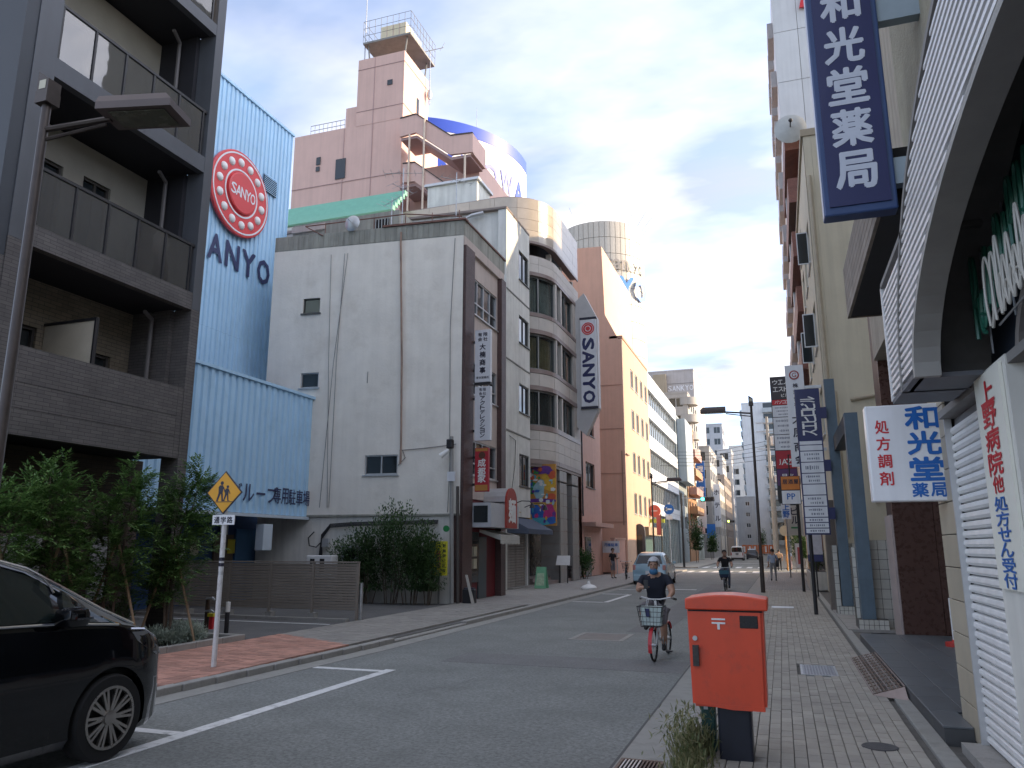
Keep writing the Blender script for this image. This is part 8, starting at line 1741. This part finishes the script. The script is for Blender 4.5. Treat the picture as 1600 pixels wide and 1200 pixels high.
# rider poses relative to the bicycle's front wheel contact (facing -Y)
RIDE = dict(pelvis=(0, .84, .84), waist=(0, .80, 1.00), chest=(0, .72, 1.19), neck=(0, .68, 1.37), jaw=(0, .645, 1.44), head=(0, .645, 1.51), crown=(0, .655, 1.575), shl=(-.19, .71, 1.29), ell=(-.29, .60, 1.04), wrl=(-.27, .42, .985), hnl=(-.275, .36, .975),
            shr=(.19, .71, 1.29), elr=(.28, .60, 1.04), wrr=(.27, .42, .985), hnr=(.275, .36, .975), hpl=(-.10, .80, .82), knl=(-.16, .42, .82), anl=(-.14, .56, .50), tol=(-.145, .42, .46), hpr=(.10, .80, .82), knr=(.155, .44, .60), anr=(.14, .56, .20), tor=(.145, .41, .135))
R1 = dict(RIDE); R1.update(shr=(.215, .71, 1.29), shl=(-.215, .71, 1.29), elr=(.30, .60, 1.04), ell=(-.28, .64, 1.06), wrl=(-.20, .42, 1.12), hnl=(-.13, .37, 1.13), knl=(-.20, .42, .80), jaw=(.0, .62, 1.435), head=(.0, .615, 1.50), crown=(.0, .63, 1.565))
M_NAVYT = mat('navy_polo', (.012, .015, .028), .85, var=.15, scale=8); M_GREYS = mat('grey_shorts', (.19, .175, .19), .9, var=.12, scale=8); M_SHOE = mat('black_shoes', (.015, .015, .017), .6); M_MASK = mat('blue_mask', (.04, .14, .27), .8)
M_BLKT = mat('black_tshirt', (.014, .014, .018), .9, var=.15, scale=8); M_JEAN = mat('blue_jeans', (.085, .11, .16), .9, var=.15, scale=8); M_GREYT = mat('grey_trousers', (.24, .24, .24), .9, var=.1); M_TANT = mat('tan_shirt', (.52, .36, .22), .9, var=.1); M_LBS = mat('light_blue_shirt', (.36, .42, .52), .9, var=.1); M_BLKP = mat('black_trousers', (.02, .02, .022), .9)
person('cyclist in navy polo shirt and grey shorts with blue mask, holding a phone', P3(R1, (-2.10, 12.95, RZ)), M_NAVYT, M_GREYS, M_SHOE, .55, .52, (0, -1, -.1), fat=1.22, bulk=1.2, mask=M_MASK, cap=mat('pale_cap', (.46, .47, .50), .8))
t = thing('mobile_phone', 'dark phone held up by the cyclist in the navy polo', 'phone', (-2.2, 13.28, 1.06)); m = MB(); m.bbox(-2.235, -2.16, 13.265, 13.275, 1.02, 1.16, .004); m.build('case', M_BLACK, t); m = MB(); m.box(-2.23, -2.165, 13.276, 13.278, 1.03, 1.15); m.build('screen', mat('screen_glow', (.10, .12, .15), .2), t)
person('cyclist in black T-shirt riding the bicycle with the teal basket', P3(RIDE, (-2.35, 34.0, RZ), 1.03), M_BLKT, M_JEAN, M_SHOE, .6, 1.0, (0, -1, 0), fat=1.15, bulk=1.15)
WALK = dict(pelvis=(0, 0, .93), waist=(0, 0, 1.07), chest=(0, 0, 1.26), neck=(0, .0, 1.44), jaw=(0, -.02, 1.51), head=(0, -.02, 1.58), crown=(0, -.01, 1.645), shl=(-.19, 0, 1.36), ell=(-.24, .04, 1.10), wrl=(-.23, -.06, .88), hnl=(-.23, -.09, .80), shr=(.19, 0, 1.36), elr=(.24, .0, 1.10), wrr=(.23, .06, .88), hnr=(.23, .05, .80),
            hpl=(-.09, 0, .90), knl=(-.10, -.14, .50), anl=(-.10, -.10, .08), tol=(-.10, -.26, .05), hpr=(.09, 0, .90), knr=(.10, .05, .49), anr=(.10, .26, .14), tor=(.10, .17, .04))
STAND = dict(WALK); STAND.update(knl=(-.10, -.02, .49), anl=(-.11, 0, .08), tol=(-.13, -.15, .04), knr=(.10, -.02, .49), anr=(.11, 0, .08), tor=(.13, -.15, .04))
def turn(d, a): c, s = math.cos(a), math.sin(a); return {k: (v[0] * c - v[1] * s, v[0] * s + v[1] * c, v[2]) for k, v in d.items()}
PH = dict(STAND); PH.update(elr=(.24, -.06, 1.10), wrr=(.15, -.28, 1.12), hnr=(.10, -.35, 1.14))
person('man in dark T-shirt and grey shorts standing by the low hedge', P3(turn(PH, math.radians(60)), (-8.95, 43.2, 0), .97), M_BLKT, M_GREYS, M_SHOE, .6, .55, (math.sin(math.radians(60)), -math.cos(math.radians(60)), 0))
person('pedestrian in pale shirt and grey trousers walking behind the right lamp post', P3(turn(WALK, math.radians(175)), (-.50, 42.5, 0), .95), M_LBS, M_GREYT, M_SHOE, 1.3, 1.0, (0, 1, 0))
t = thing('shoulder_bag', 'black shoulder bag carried by the pedestrian behind the lamp post', 'bag', (-.3, 42.3, .8)); m = MB(); m.bbox(-.36, -.2, 42.2, 42.5, .72, 1.06, .04); m.build('bag', M_BLACK, t, smooth=40); m = MB(); m.tube([(-.28, 42.25, 1.05), (-.40, 42.35, 1.36), (-.30, 42.45, 1.05)], .014, 5); m.build('strap', M_BLACK, t)
BEND = dict(STAND); BEND.update(chest=(0, -.06, 1.22), neck=(0, -.14, 1.37), jaw=(0, -.2, 1.42), head=(0, -.22, 1.47), crown=(0, -.22, 1.53), shl=(-.19, -.08, 1.30), shr=(.19, -.08, 1.30))
person('pedestrian in tan top and black trousers seen from behind past the crossing', P3(turn(BEND, math.pi), (-.28, 64.5, RZ)), M_TANT, M_BLKP, M_SHOE, .7, 1.0, (0, 1, 0))
person('pedestrian in pale blue top beside the one in tan', P3(turn(WALK, 2.6), (.45, 65.5, RZ), .95), M_LBS, mat('pale_pink_skirt', (.50, .36, .36), .9), M_SHOE, .9, .8, (-.5, .86, 0))
person('small figure in orange standing by the far barriers', P3(STAND, (-3.6, 150, RZ)), mat('orange_vest', (.6, .2, .04), .8), M_JEAN, M_SHOE)
